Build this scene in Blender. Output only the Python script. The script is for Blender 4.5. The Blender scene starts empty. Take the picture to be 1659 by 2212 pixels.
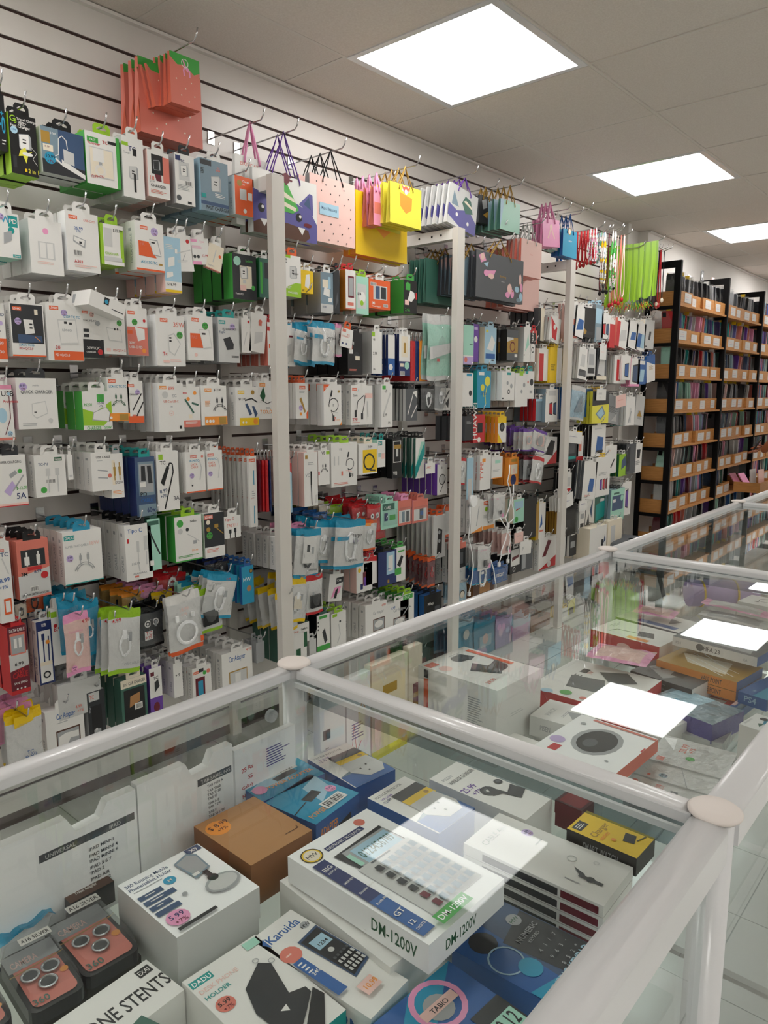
import bpy, math, random
from mathutils import Vector, Matrix, noise

# ---------------------------------------------------------------- camera, light, exposure
sc = bpy.context.scene
COL = sc.collection
CZ = 1.324                                    # eye height above the floor
RW = Matrix(((0.753426, 0.657532, -0.000616), (-0.103713, 0.119764, 0.98737), (0.649302, -0.743847, 0.158428)))
FPX = 1590.0
cd = bpy.data.cameras.new('camera'); cam = bpy.data.objects.new('camera', cd); COL.objects.link(cam)
cd.sensor_fit = 'HORIZONTAL'; cd.sensor_width = 36.0; cd.lens = 36.0 * FPX / 1659.0; cd.clip_start = 0.02
cam.matrix_world = Matrix.Translation((0, 0, CZ)) @ RW.transposed().to_4x4()
sc.camera = cam
wd = bpy.data.worlds.new('world'); sc.world = wd; wd.use_nodes = True
wd.node_tree.nodes['Background'].inputs[0].default_value = (1, 0.97, 0.93, 1)
wd.node_tree.nodes['Background'].inputs[1].default_value = 0.35
PANEL_STRENGTH = 9.0
sc.view_settings.view_transform = 'Standard'; sc.view_settings.look = 'None'
sc.view_settings.gamma = 1.0; sc.view_settings.exposure = 0.12; sc.view_settings.use_curve_mapping = False
sc.cycles.transparent_max_bounces = 24; sc.cycles.max_bounces = 8; sc.cycles.diffuse_bounces = 4
sc.cycles.caustics_reflective = False; sc.cycles.caustics_refractive = False

# ---------------------------------------------------------------- measuring helpers
def ray(px, py):
    c = Vector((px - 829.5, 1106.0 - py, -FPX)); return RW.transposed() @ c
def at_x(px, py, x): d = ray(px, py); d = d * (x / d.x); d.z += CZ; return d
def at_y(px, py, y): d = ray(px, py); d = d * (y / d.y); d.z += CZ; return d
def at_z(px, py, z): d = ray(px, py); d = d * ((z - CZ) / d.z); d.z += CZ; return d
CR = {'a': (0, 0, 2.765), 'b': (480, 200, 3.19), 'c': (850, 350, 2.765), 'd': (1250, 480, 4.056), 'e': (0, 420, 2.765),
      'f': (0, 780, 2.765), 'g': (0, 1150, 2.676), 'h': (450, 530, 2.9105), 'i': (480, 900, 3.072), 'j': (950, 640, 3.318),
      'k': (950, 950, 3.318), 'l': (1300, 850, 4.621), 'm': (850, 1200, 2.0507), 'n': (0, 1600, 2.37), 'o': (500, 1550, 2.0737),
      'q': (1000, 1650, 2.517), 'r': (1150, 1180, 3.259), 's': (1380, 1400, 5.53), 'z': (0, 180, 5.53), 'x': (0, 0, 1)}
def px(c, x, y): o = CR[c]; return (o[0] + x / o[2], o[1] + y / o[2])

# ---------------------------------------------------------------- colours and materials
def lin(h):
    r = []
    for i in (0, 2, 4):
        c = int(h[i:i + 2], 16) / 255.0
        r.append(c / 12.92 if c <= 0.04045 else ((c + 0.055) / 1.055) ** 2.4)
    return (r[0], r[1], r[2], 1.0)
PAL = {k: lin(v) for k, v in dict(w='ECEAE6', k='141416', r='C8262C', o='E8622C', g='46A848', G='1E5A38', b='2A60A4', n='1F2F66',
       y='F0C818', p='EE9AB8', P='6A3FA0', t='1C9C98', c='2A98BE', s='A8AAAC', d='55585C', l='CFCFCD', L='9CCB2E', B='8A5A34',
       m='6C1A2A', e='EFE4CF', S='A9CDE0', V='C3AEDC', M='A9DCC8', K='2B2D31', D='B08A3C', q='F2C9C0', O='F49A3A', N='3D5578',
       Y='E8E04A', R='DE7C6C', T='3E6A5C', A='5F5B9C', C='B98654', W='FFFFFF', I='D86A50', J='4FB04A', E='7D93A0', F='F0A0C8', H='5A3A2C', U='84B02C', X='E2E1DE').items()}
def nt(m):
    m.use_nodes = True; t = m.node_tree; return t, t.nodes['Principled BSDF']
def mat(name, col=None, rough=0.5, metal=0.0, attr=False, bump=None, coat=0.0, noise_col=None):
    m = bpy.data.materials.new(name); t, b = nt(m)
    if attr:
        a = t.nodes.new('ShaderNodeVertexColor'); a.layer_name = 'Col'; t.links.new(a.outputs[0], b.inputs['Base Color'])
    else: b.inputs['Base Color'].default_value = lin(col) if isinstance(col, str) else col
    b.inputs['Roughness'].default_value = rough; b.inputs['Metallic'].default_value = metal
    b.inputs['Coat Weight'].default_value = coat; b.inputs['Coat Roughness'].default_value = 0.05
    if bump or noise_col:
        tc = t.nodes.new('ShaderNodeTexCoord'); n = t.nodes.new('ShaderNodeTexNoise'); t.links.new(tc.outputs['Object'], n.inputs['Vector'])
        n.inputs['Scale'].default_value = (bump or noise_col)[0]; n.inputs['Detail'].default_value = 5
    if bump:
        bp = t.nodes.new('ShaderNodeBump'); bp.inputs['Strength'].default_value = bump[1]; bp.inputs['Distance'].default_value = 0.01
        t.links.new(n.outputs[0], bp.inputs['Height']); t.links.new(bp.outputs[0], b.inputs['Normal'])
    if noise_col:
        r = t.nodes.new('ShaderNodeValToRGB'); r.color_ramp.elements[0].position = 0.35; r.color_ramp.elements[1].position = 0.7
        r.color_ramp.elements[0].color = lin(noise_col[1]); r.color_ramp.elements[1].color = lin(col)
        t.links.new(n.outputs[0], r.inputs[0]); t.links.new(r.outputs[0], b.inputs['Base Color'])
    return m
def see_through(name, tint, rough, milk, bump=None, f0=0.045):
    m = bpy.data.materials.new(name); m.use_nodes = True; t = m.node_tree; t.nodes.clear(); N = t.nodes.new; L = t.links.new
    out = N('ShaderNodeOutputMaterial'); tr = N('ShaderNodeBsdfTransparent'); tr.inputs[0].default_value = tint
    gl = N('ShaderNodeBsdfGlossy'); gl.inputs['Roughness'].default_value = rough
    df = N('ShaderNodeBsdfDiffuse'); df.inputs[0].default_value = (0.8, 0.82, 0.82, 1)
    geo = N('ShaderNodeNewGeometry'); dp = N('ShaderNodeVectorMath'); dp.operation = 'DOT_PRODUCT'
    if bump:
        tc = N('ShaderNodeTexCoord'); n = N('ShaderNodeTexNoise'); n.inputs['Scale'].default_value = bump[0]; n.inputs['Detail'].default_value = 3
        n.inputs['Distortion'].default_value = 1.0
        L(tc.outputs['Object'], n.inputs['Vector']); bp = N('ShaderNodeBump'); bp.inputs['Strength'].default_value = bump[1]; bp.inputs['Distance'].default_value = 0.02
        L(n.outputs[0], bp.inputs['Height']); L(bp.outputs[0], gl.inputs['Normal']); L(bp.outputs[0], dp.inputs[0])
    else: L(geo.outputs['Normal'], dp.inputs[0])
    L(geo.outputs['Incoming'], dp.inputs[1])
    ab = N('ShaderNodeMath'); ab.operation = 'ABSOLUTE'; L(dp.outputs['Value'], ab.inputs[0])
    su = N('ShaderNodeMath'); su.operation = 'SUBTRACT'; su.inputs[0].default_value = 1.0; L(ab.outputs[0], su.inputs[1]); su.use_clamp = True
    pw = N('ShaderNodeMath'); pw.operation = 'POWER'; L(su.outputs[0], pw.inputs[0]); pw.inputs[1].default_value = 5.0
    ma = N('ShaderNodeMath'); ma.operation = 'MULTIPLY_ADD'; L(pw.outputs[0], ma.inputs[0]); ma.inputs[1].default_value = 1 - f0; ma.inputs[2].default_value = f0
    m1 = N('ShaderNodeMixShader'); m1.inputs[0].default_value = milk; L(tr.outputs[0], m1.inputs[1]); L(df.outputs[0], m1.inputs[2])
    m2 = N('ShaderNodeMixShader'); L(ma.outputs[0], m2.inputs[0]); L(m1.outputs[0], m2.inputs[1]); L(gl.outputs[0], m2.inputs[2])
    L(m2.outputs[0], out.inputs[0]); return m
PRINT = mat('printed_card', attr=True, rough=0.42)
FILM = mat('glossy_film', attr=True, rough=0.2, bump=(40, 0.5))
CLOTH = mat('coloured_fibre', attr=True, rough=0.8)
PLAST = mat('coloured_plastic', attr=True, rough=0.3)
CLEAR = see_through('clear_plastic', (0.97, 0.975, 0.98, 1), 0.1, 0.05, (28, 0.55), 0.06)
SMOKE = see_through('divider_glass', (0.62, 0.67, 0.69, 1), 0.0, 0.0, None, 0.03)
CLEARB = see_through('clear_rigid_plastic', (0.93, 0.94, 0.95, 1), 0.05, 0.04, None, 0.05)
GLASS = see_through('pane_glass', (0.955, 0.975, 0.968, 1), 0.0, 0.0, None, 0.012)
CHROME = mat('chrome', 'C9C9CB', 0.2, 1.0)
WMETAL = mat('white_powder_coat', 'E4E5E6', 0.28, coat=0.4)
GMETAL = mat('cream_powder_coat', 'DAD5CE', 0.4)
CAPM = mat('cream_plastic', 'E6DED8', 0.45)
BMETAL = mat('black_powder_coat', '0A090A', 0.6); BMETAL.node_tree.nodes['Principled BSDF'].inputs['Specular IOR Level'].default_value = 0.15
SLAT = mat('white_laminate', 'E9E5E1', 0.35, noise_col=(1.3, 'DDD6D0'))
GROOVE = mat('brown_groove', '3A2420', 0.7)
WALLP = mat('white_paint', 'F1EEEA', 0.6, noise_col=(1.2, 'E9E5E0'))
CEIL = mat('ceiling_board', 'EAE2DA', 0.9, bump=(180, 0.15), noise_col=(1.5, 'E0D7CE'))
TBAR = mat('ceiling_grid', 'E2DBD3', 0.5)
TILE = mat('glazed_tile', 'D6D6D0', 0.22, noise_col=(2.2, 'C6C8C2'))
GROUT = mat('grout', '6E6C66', 0.8)
LIGHT = bpy.data.materials.new('panel_light'); _t, _b = nt(LIGHT)
_b.inputs['Base Color'].default_value = (1, 1, 1, 1); _b.inputs['Emission Color'].default_value = (1, 0.985, 0.96, 1); _b.inputs['Emission Strength'].default_value = PANEL_STRENGTH
def wood_mat(name, c1, c2):
    m = mat(name, c1, 0.5); t = m.node_tree; b = t.nodes['Principled BSDF']; N = t.nodes.new; L = t.links.new
    tc = N('ShaderNodeTexCoord'); mp = N('ShaderNodeMapping'); mp.inputs['Scale'].default_value = (4, 4, 60); L(tc.outputs['Object'], mp.inputs[0])
    n = N('ShaderNodeTexNoise'); n.inputs['Scale'].default_value = 2.5; n.inputs['Detail'].default_value = 6; L(mp.outputs[0], n.inputs['Vector'])
    r = N('ShaderNodeValToRGB'); r.color_ramp.elements[0].color = lin(c2); r.color_ramp.elements[1].color = lin(c1)
    r.color_ramp.elements[0].position = 0.3; r.color_ramp.elements[1].position = 0.7
    L(n.outputs[0], r.inputs[0]); L(r.outputs[0], b.inputs['Base Color']); return m
WOOD = wood_mat('oak_veneer', 'C68C4C', 'A8713A')

# ---------------------------------------------------------------- mesh building
class MB:
    def __init__(s): s.v = []; s.f = []; s.c = []; s.s = []
    def poly(s, pts, col, smooth=False):
        i = len(s.v); s.v += [tuple(p) for p in pts]; s.f.append(tuple(range(i, i + len(pts)))); s.c.append(col); s.s.append(smooth)
    def box(s, x0, x1, y0, y1, z0, z1, col='w', cols=None):
        i = len(s.v); s.v += [(x, y, z) for x in (x0, x1) for y in (y0, y1) for z in (z0, z1)]
        F = [(0, 1, 3, 2), (4, 6, 7, 5), (0, 4, 5, 1), (2, 3, 7, 6), (0, 2, 6, 4), (1, 5, 7, 3)]  # -x +x -y +y -z +z
        for k, f in enumerate(F): s.f.append(tuple(i + a for a in f)); s.c.append(cols[k] if cols else col); s.s.append(False)
        return s
    def tube(s, pts, r, col='w', n=6, closed=False, caps=True):
        pts = [Vector(p) for p in pts]; m = len(pts); base = len(s.v)
        rr = r if isinstance(r, (list, tuple)) else [r] * m
        up = None
        for k, p in enumerate(pts):
            a = pts[(k - 1) % m] if (closed or k > 0) else p; b = pts[(k + 1) % m] if (closed or k < m - 1) else p
            d = (b - a); d = d.normalized() if d.length > 1e-9 else Vector((0, 0, 1))
            if up is None: up = Vector((0, 0, 1)) if abs(d.z) < 0.9 else Vector((1, 0, 0))
            x = d.cross(up); x = x.normalized() if x.length > 1e-6 else d.orthogonal().normalized(); y = x.cross(d); up = y
            for j in range(n):
                t = 2 * math.pi * j / n; s.v.append(tuple(p + x * math.cos(t) * rr[k] + y * math.sin(t) * rr[k]))
        for k in range(m if closed else m - 1):
            for j in range(n):
                a = base + k * n + j; b = base + k * n + (j + 1) % n; c = base + ((k + 1) % m) * n + (j + 1) % n; e = base + ((k + 1) % m) * n + j
                s.f.append((a, e, c, b)); s.c.append(col); s.s.append(True)
        if not closed and caps:
            s.f.append(tuple(base + j for j in range(n))); s.c.append(col); s.s.append(False)
            s.f.append(tuple(base + (m - 1) * n + j for j in reversed(range(n)))); s.c.append(col); s.s.append(False)
        return s
    def lathe(s, cx, cy, prof, col='w', n=20, smooth=True):
        base = len(s.v)
        for (r, z) in prof:
            for j in range(n): t = 2 * math.pi * j / n; s.v.append((cx + r * math.cos(t), cy + r * math.sin(t), z))
        for k in range(len(prof) - 1):
            for j in range(n):
                s.f.append((base + k * n + j, base + k * n + (j + 1) % n, base + (k + 1) * n + (j + 1) % n, base + (k + 1) * n + j)); s.c.append(col); s.s.append(smooth)
        s.f.append(tuple(base + j for j in reversed(range(n)))); s.c.append(col); s.s.append(False)
        s.f.append(tuple(base + (len(prof) - 1) * n + j for j in range(n))); s.c.append(col); s.s.append(False)
        return s
    def extrude(s, prof, axis, a, b, col='w', smooth=False):
        """closed 2-D profile swept along 'x' or 'y'"""
        i = len(s.v); n = len(prof)
        for t in (a, b):
            for (p, q) in prof: s.v.append((t, p, q) if axis == 'x' else (p, t, q))
        for j in range(n): s.f.append((i + j, i + (j + 1) % n, i + n + (j + 1) % n, i + n + j)); s.c.append(col); s.s.append(smooth)
        s.f.append(tuple(i + j for j in reversed(range(n)))); s.c.append(col); s.s.append(False)
        s.f.append(tuple(i + n + j for j in range(n))); s.c.append(col); s.s.append(False)
        return s
    def mesh(s, name, m):
        me = bpy.data.meshes.new(name); me.from_pydata(s.v, [], s.f)
        ca = me.color_attributes.new('Col', 'FLOAT_COLOR', 'CORNER'); buf = []
        for f, c in zip(s.f, s.c): buf += list(PAL[c] if isinstance(c, str) else c) * len(f)
        ca.data.foreach_set('color', buf)
        me.polygons.foreach_set('use_smooth', s.s)
        me.materials.append(m); me.update(); return me
    def obj(s, name, m, parent=None, loc=(0, 0, 0)):
        return link(name, s.mesh(name, m), parent, loc)
def link(name, me, parent=None, loc=(0, 0, 0)):
    o = bpy.data.objects.new(name, me); COL.objects.link(o); o.location = loc
    if parent: o.parent = parent
    return o
LAB = {}
def tag(o, label, cat, group=None, share=False):
    if len(label.split()) > 16: print('LONG', label)
    if len(label.split()) < 4: label = label + ' on the wall'
    n = LAB.get(label, 0)
    if n and not (share and group): print('DUP LABEL', label)
    LAB[label] = n + 1
    o['label'] = label; o['category'] = cat
    if group: o['group'] = group
    return o
def struct(o): o['kind'] = 'structure'; return o
def empty(name, loc=(0, 0, 0), rz=0):
    o = bpy.data.objects.new(name, None); COL.objects.link(o); o.location = loc; o.rotation_euler = (0, 0, rz); o.empty_display_size = 0.05; return o
def dup(root, loc, rot=None):
    r = root.copy(); COL.objects.link(r); r.location = loc
    if rot: r.rotation_euler = rot
    for ch in root.children:
        c = ch.copy(); COL.objects.link(c); c.parent = r
        for g in ch.children: q = g.copy(); COL.objects.link(q); q.parent = c
    return r

# ---------------------------------------------------------------- printing on faces
_TX = {}
def glyphs(t):
    if t not in _TX:
        cu = bpy.data.curves.new('t', 'FONT'); cu.body = t; cu.size = 1.0; cu.resolution_u = 2; cu.offset = 0.012
        o = bpy.data.objects.new('t', cu); me = bpy.data.meshes.new_from_object(o)
        vs = [(v.co.x, v.co.y) for v in me.vertices]; fs = [tuple(p.vertices) for p in me.polygons]
        bpy.data.objects.remove(o); bpy.data.curves.remove(cu); bpy.data.meshes.remove(me)
        w = max([v[0] for v in vs], default=0.5); _TX[t] = (vs, fs, w)
    return _TX[t]
class Face:
    """a printed face: origin, unit u and v directions, size in metres"""
    def __init__(s, mb, o, u, v, w, h, lay=8e-5):
        s.mb = mb; s.o = Vector(o); s.u = Vector(u); s.v = Vector(v); s.n = s.u.cross(s.v); s.w = w; s.h = h; s.k = 1; s.lay = lay
    def P(s, a, b): return s.o + s.u * (a * s.w) + s.v * (b * s.h) + s.n * (s.lay * s.k)
    def poly(s, pts, col): s.mb.poly([s.P(a, b) for a, b in pts], col); s.k += 1
    def rect(s, a, b, c, d, col): s.poly([(a, b), (c, b), (c, d), (a, d)], col)
    def ell(s, cx, cy, rx, ry, col, n=14): s.poly([(cx + rx * math.cos(2 * math.pi * i / n), cy + ry * math.sin(2 * math.pi * i / n)) for i in range(n)], col)
    def circ(s, cx, cy, r, col): s.ell(cx, cy, r, r * s.w / s.h, col)
    def ring(s, cx, cy, r, wd, col, n=18, a0=0, a1=6.2832):
        k = s.w / s.h
        for i in range(n):
            t = a0 + (a1 - a0) * i / n; q = a0 + (a1 - a0) * (i + 1) / n
            s.mb.poly([s.P(cx + rr * math.cos(tt), cy + rr * k * math.sin(tt)) for rr, tt in ((r, t), (r, q), (r - wd, q), (r - wd, t))], col)
        s.k += 1
    def line(s, pts, wd, col):
        k = s.w / s.h
        for (a, b), (c, d) in zip(pts, pts[1:]):
            dx = (c - a); dy = (d - b) / k; L = math.hypot(dx, dy) or 1; nx = -dy / L * wd / 2; ny = dx / L * wd / 2 * k
            s.mb.poly([s.P(a - nx, b - ny), s.P(c - nx, d - ny), s.P(c + nx, d + ny), s.P(a + nx, b + ny)], col)
        s.k += 1
    def text(s, x, y, h, col, t, center=False, maxw=None, rot=0, flipped=False):
        """h = capital height as part of the face height; rot in degrees"""
        vs, fs, w = glyphs(t); sy = h * s.h / 0.69; sx = sy
        if maxw and w * sx > maxw * s.w: sx = maxw * s.w / w
        ca, sa = math.cos(math.radians(rot)), math.sin(math.radians(rot)); i = len(s.mb.v)
        off = -w * sx / 2 if center else 0
        for (a, b) in vs:
            a = a * sx + off; b = b * sy; A = a * ca - b * sa; B_ = a * sa + b * ca
            s.mb.v.append(tuple(s.o + s.u * (x * s.w + A) + s.v * (y * s.h + B_) + s.n * (s.lay * s.k)))
        for f in fs: s.mb.f.append(tuple(i + j for j in f)); s.mb.c.append(col); s.mb.s.append(False)
        s.k += 1
    def run(s, spec):
        rnd = random.Random(len(spec) * 7 + 3)
        for op in spec.split(';'):
            a = op.split()
            if not a: continue
            c = a[0]
            def f(i, j=None): return float(a[i]) if j is None else [float(q) for q in a[i:j]]
            if c == 'F': s.rect(0, 0, 1, 1, a[1])
            elif c == 'r': s.rect(*f(1, 5), a[5])
            elif c == 'e': s.ell(*f(1, 5), a[5])
            elif c == 'c': s.circ(*f(1, 4), a[4])
            elif c == 'R': s.ring(*f(1, 5), a[5])
            elif c == 'p': q = f(2, len(a)); s.poly(list(zip(q[0::2], q[1::2])), a[1])
            elif c == 'l': q = f(3, len(a)); s.line(list(zip(q[0::2], q[1::2])), f(2), a[1])
            elif c in 'tT': s.text(*f(1, 4), a[4], a[5].replace('_', ' '), c == 'T', float(a[6]) if len(a) > 6 else 0.96)
            elif c == 'v': s.text(*f(1, 4), a[4], a[5].replace('_', ' '), False, None, 90 if len(a) < 7 else float(a[6]))
            elif c == 'b':                                        # barcode x y w h
                x, y, w, h = f(1, 5); s.rect(x - .01, y - .01, x + w + .01, y + h + .01, 'w')
                q = x
                while q < x + w: e = w * rnd.choice((.02, .04, .06)); s.rect(q, y, min(q + e, x + w), y + h, 'k'); s.k -= 1; q += e + w * rnd.choice((.03, .05))
                s.k += 1
            elif c == 'x':                                        # lines of small print x y w n col
                x, y, w = f(1, 4); n = int(a[4])
                for i in range(n): s.rect(x, y - i * .03, x + w * rnd.uniform(.6, 1), y - i * .03 + .012, a[5]); s.k -= 1
                s.k += 1
            elif c == 's':                                        # round price sticker x y r col text
                x, y, r = f(1, 4); s.circ(x, y, r, a[4]); k = s.w / s.h
                s.text(x, y, r * k * .55, 'n' if a[4] in 'VFpMSw' else 'k', a[5] if len(a) > 5 else '5.99', True, r * 1.8); s.text(x, y - r * k * .75, r * k * .45, 'm', '+7%', True, r * 1.4)
            elif c == 'LD':                                       # orange maker's tag x y w
                x, y, w = f(1, 4); h = w * .42 * s.w / s.h; cc = a[4] if len(a) > 4 else 'o'; s.rect(x, y, x + w, y + h, cc); s.text(x + w / 2, y + h * .25, h * .5, 'W', 'LDNIO', True, w * .85)
            elif c == 'plug':                                     # white wall charger x y size col
                x, y, z = f(1, 4); k = s.w / s.h; cc = a[4]
                s.poly([(x - z * .5, y + z * .55 * k), (x + z * .35, y + z * .7 * k), (x + z * .55, y + z * .45 * k), (x + z * .55, y - z * .6 * k), (x - z * .4, y - z * .7 * k), (x - z * .52, y - z * .5 * k)], 's')
                s.poly([(x - z * .48, y + z * .5 * k), (x + z * .34, y + z * .64 * k), (x + z * .36, y - z * .55 * k), (x - z * .42, y - z * .64 * k)], cc)
                s.rect(x - z * .2, y + z * .1 * k, x + z * .1, y + z * .2 * k, 'k'); s.rect(x - z * .2, y - z * .15 * k, x + z * .1, y - z * .05 * k, 'k')
            elif c == 'cab':                                      # two plugs with looped leads x y size col
                x, y, z = f(1, 4); k = s.w / s.h; cc = a[4]
                for q in (-.5, .5):
                    s.rect(x + z * q - z * .09, y + z * .75 * k, x + z * q + z * .09, y + z * 1.0 * k, 's'); s.rect(x + z * q - z * .16, y + z * .1 * k, x + z * q + z * .16, y + z * .75 * k, cc)
                    s.line([(x + z * q, y + z * .1 * k), (x + z * q, y - z * .6 * k), (x + z * q * 2.6, y - z * 1.1 * k)], z * .09, cc)
                for j in (0, 1): s.ring(x, y - z * 1.5 * k, z * (1.1 + .25 * j), z * .09, cc, 14, .25, 2.9)
            elif c == 'lead':                                     # single curved lead x y size col
                x, y, z = f(1, 4); k = s.w / s.h; cc = a[4]
                s.ring(x, y, z, z * .13, cc, 18, -2.2, 3.4); s.line([(x - z * .9, y + z * .3 * k), (x - z * .5, y + z * 1.7 * k)], z * .13, cc); s.line([(x - z * .5, y + z * 1.2 * k), (x - z * .3, y + z * 2.1 * k)], z * .3, cc)
                s.line([(x - z * .5, y - z * .7 * k), (x - z * .1, y - z * 1.7 * k)], z * .13, cc); s.rect(x - z * .25, y - z * 2.3 * k, x + z * .15, y - z * 1.5 * k, cc)
            elif c == 'loop':
                x, y, z = f(1, 4); s.ring(x, y, z, z * .1, a[4]); s.ring(x, y, z * .84, z * .1, a[4]); s.ring(x, y, z * .68, z * .1, a[4])
            elif c == 'ph':                                       # phone picture x y w h col
                x, y, w, h = f(1, 5); s.poly([(x, y + h * .08), (x + w, y), (x + w, y + h), (x, y + h * .92)], 'K'); s.poly([(x + w * .1, y + h * .14), (x + w * .9, y + h * .08), (x + w * .9, y + h * .92), (x + w * .1, y + h * .86)], a[5])
            elif c == 'ins':                                      # handwriting x y h col text rot
                s.text(*f(1, 4), a[4], a[5].replace('_', ' '), False, None, float(a[6]) if len(a) > 6 else 6)

# ---------------------------------------------------------------- retail packs (front face at x = 0, looking down +x; y to the right, z down)
def hang_tab(mb, w, d, col, tw=None, th=0.026):
    tw = tw or min(0.05, w * 0.55); c = w / 2; x = -0.0008
    o = [(c - tw / 2, 0), (c + tw / 2, 0), (c + tw / 2, th * .7), (c + tw * .36, th), (c - tw * .36, th), (c - tw / 2, th * .7)]
    i = [(c - tw * .28, th * .38), (c + tw * .28, th * .38), (c + tw * .28, th * .55), (c + tw * .1, th * .75), (c - tw * .1, th * .75), (c - tw * .28, th * .55)]
    for xx in (x, x - 0.0008):
        for k in range(6):
            a, b, e, g = o[k], o[(k + 1) % 6], i[(k + 1) % 6], i[k]
            p = [(xx, *a), (xx, *b), (xx, *e), (xx, *g)]; mb.poly(p if xx == x else p[::-1], col)
def make_box(w, h, d, body, side, design, tab):
    mb = MB(); mb.box(-d, 0, 0, w, -h, 0, cols=[side, body, side, side, side, side])
    Face(mb, (0, 0, -h), (0, 1, 0), (0, 0, 1), w, h).run(design)
    e = Face(mb, (-d, 0, -h), (1, 0, 0), (0, 0, 1), d, h)        # the side the camera sees
    if d > 0.02 and side == 'w': e.run('v .62 .15 .07 s %s;r .3 .8 .6 .86 s' % random.choice(('CABLE', 'CHARGER', 'DATA_CABLE')))
    o = mb.obj('pack', PRINT)
    if tab: t = MB(); hang_tab(t, w, d, tab); t.obj('hang_tab', PRINT, o)
    return o
def make_card(w, h, d, body, side, design, tab):
    mb = MB(); t = 0.0015; mb.box(-t, 0, 0, w, -h, 0, cols=[side, body, side, side, side, side])
    Face(mb, (0, 0, -h), (0, 1, 0), (0, 0, 1), w, h).run(design); o = mb.obj('pack', PRINT)
    if tab: q = MB(); hang_tab(q, w, t, tab); q.obj('hang_tab', PRINT, o)
    return o
def make_blister(w, h, d, body, side, design, tab):
    o = make_card(w, h, d, body, side, design, tab)
    b = MB(); a = w * .12; g = h * .12; x1 = d
    P0 = [(0.001, a, -h + g), (0.001, w - a, -h + g), (0.001, w - a, -h * .28), (0.001, a, -h * .28)]
    P1 = [(x1, a * 1.3, -h + g * 1.2), (x1, w - a * 1.3, -h + g * 1.2), (x1, w - a * 1.3, -h * .31), (x1, a * 1.3, -h * .31)]
    b.poly(P1, 'w')
    for k in range(4): b.poly([P0[k], P0[(k + 1) % 4], P1[(k + 1) % 4], P1[k]], 'w')
    b.obj('blister', CLEARB, o); return o
def make_pouch(w, h, d, body, side, design, tab, seed=0, cable='W', clear=True):
    """zip pouch: back sheet with coloured header and foot, a coiled lead inside, a clear bulging front"""
    nx, nz = 8, 14; rnd = random.Random(seed); ph = rnd.random() * 9
    hc, fc = side[0], side[1] if len(side) > 1 else side[0]
    def edge(u, v): return (0.004 * math.sin(v * 9 + ph) * w * 8, 0.004 * math.sin(u * 8 + ph) * h * 5)
    def pt(u, v, x):
        du = w * .03 * math.sin(v * 7 + ph); wr = 0.0012 * noise.noise(Vector((u * 4 + ph, v * 4, ph)))
        pin = 1 - .05 * math.sin(math.pi * v)
        cr = .06 * (max(0, abs(v - .5) - .42) / .08) ** 2; u = .5 + (u - .5) * (1 - cr)
        return (x * math.sin(math.pi * min(max(u, 0), 1)) ** .6 * math.sin(math.pi * min(max(v, 0), 1)) ** .6 + wr * (1 if x else .4), w * (.5 + (u - .5) * pin) + du * (.4), -h * (1 - v) + h * .012 * math.sin(u * 6 + ph))
    bk = MB()
    for i in range(nx):
        for j in range(nz):
            v = (j + .5) / nz; col = hc if v > .88 and (0 < i < nx - 1 or hc == fc) else (fc if v < .07 else ('X' if body == 'w' else body))
            bk.poly([pt(i / nx, j / nz, 0), pt((i + 1) / nx, j / nz, 0), pt((i + 1) / nx, (j + 1) / nz, 0), pt(i / nx, (j + 1) / nz, 0)], col, True)
    o = bk.obj('pack', FILM)
    if design:
        q = MB(); Face(q, (d * .55, w * .04, -h * .98), (0, 1, 0), (0, 0, 1), w * .92, h * .96).run(design); q.obj('print', PRINT, o)
    cb = MB(); cx, cz = w * .5, -h * .56
    if cable in ('K', 'k', 'W', 'w', 's', 'r'):
        pts = []
        for k in range(40):
            t = k / 39 * 2 * math.pi * 2.4; rr = w * (.2 + .03 * math.sin(k * 1.7 + ph)); pts.append((d * .35 + .001 * math.sin(k), cx + rr * .75 * math.cos(t), cz + rr * 1.5 * math.sin(t)))
        cb.tube(pts, w * .022, cable, 5); cb.box(d * .3, d * .6, cx - w * .08, cx + w * .03, cz + h * .1, cz + h * .24, cable); cb.box(d * .3, d * .6, cx + w * .1, cx + w * .19, cz + h * .06, cz + h * .2, 's')
        cb.obj('cable', PLAST, o)
    elif cable == 'O':
        for k in range(4): cb.tube([(d * .5 + .001 * k, cx + w * (.3 - .018 * k) * math.cos(2 * math.pi * q / 30), cz - h * .1 + w * (.3 - .018 * k) * math.sin(2 * math.pi * q / 30)) for q in range(30)], w * .016, 'W', 6, closed=True)
        cb.box(d * .4, d * .8, cx - w * .3, cx - w * .22, cz + h * .12, cz + h * .22, 'W'); cb.box(d * .4, d * .8, cx + w * .16, cx + w * .24, cz + h * .14, cz + h * .22, 'W'); cb.obj('cable', PLAST, o)
    elif cable == 'B':
        cb.box(d * .2, d * .8, w * .22, w * .78, -h * .82, -h * .5, 'k'); cb.box(d * .4, d * .5, w * .35, w * .42, -h * .5, -h * .42, 's'); cb.obj('adapter', PLAST, o)
    fr = MB()
    for i in range(nx):
        for j in range(1, nz - 2): fr.poly([pt(i / nx, j / nz, d), pt((i + 1) / nx, j / nz, d), pt((i + 1) / nx, (j + 1) / nz, d), pt(i / nx, (j + 1) / nz, d)], 'w', True)
    fr.obj('clear_front', CLEAR, o)
    return o
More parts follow.
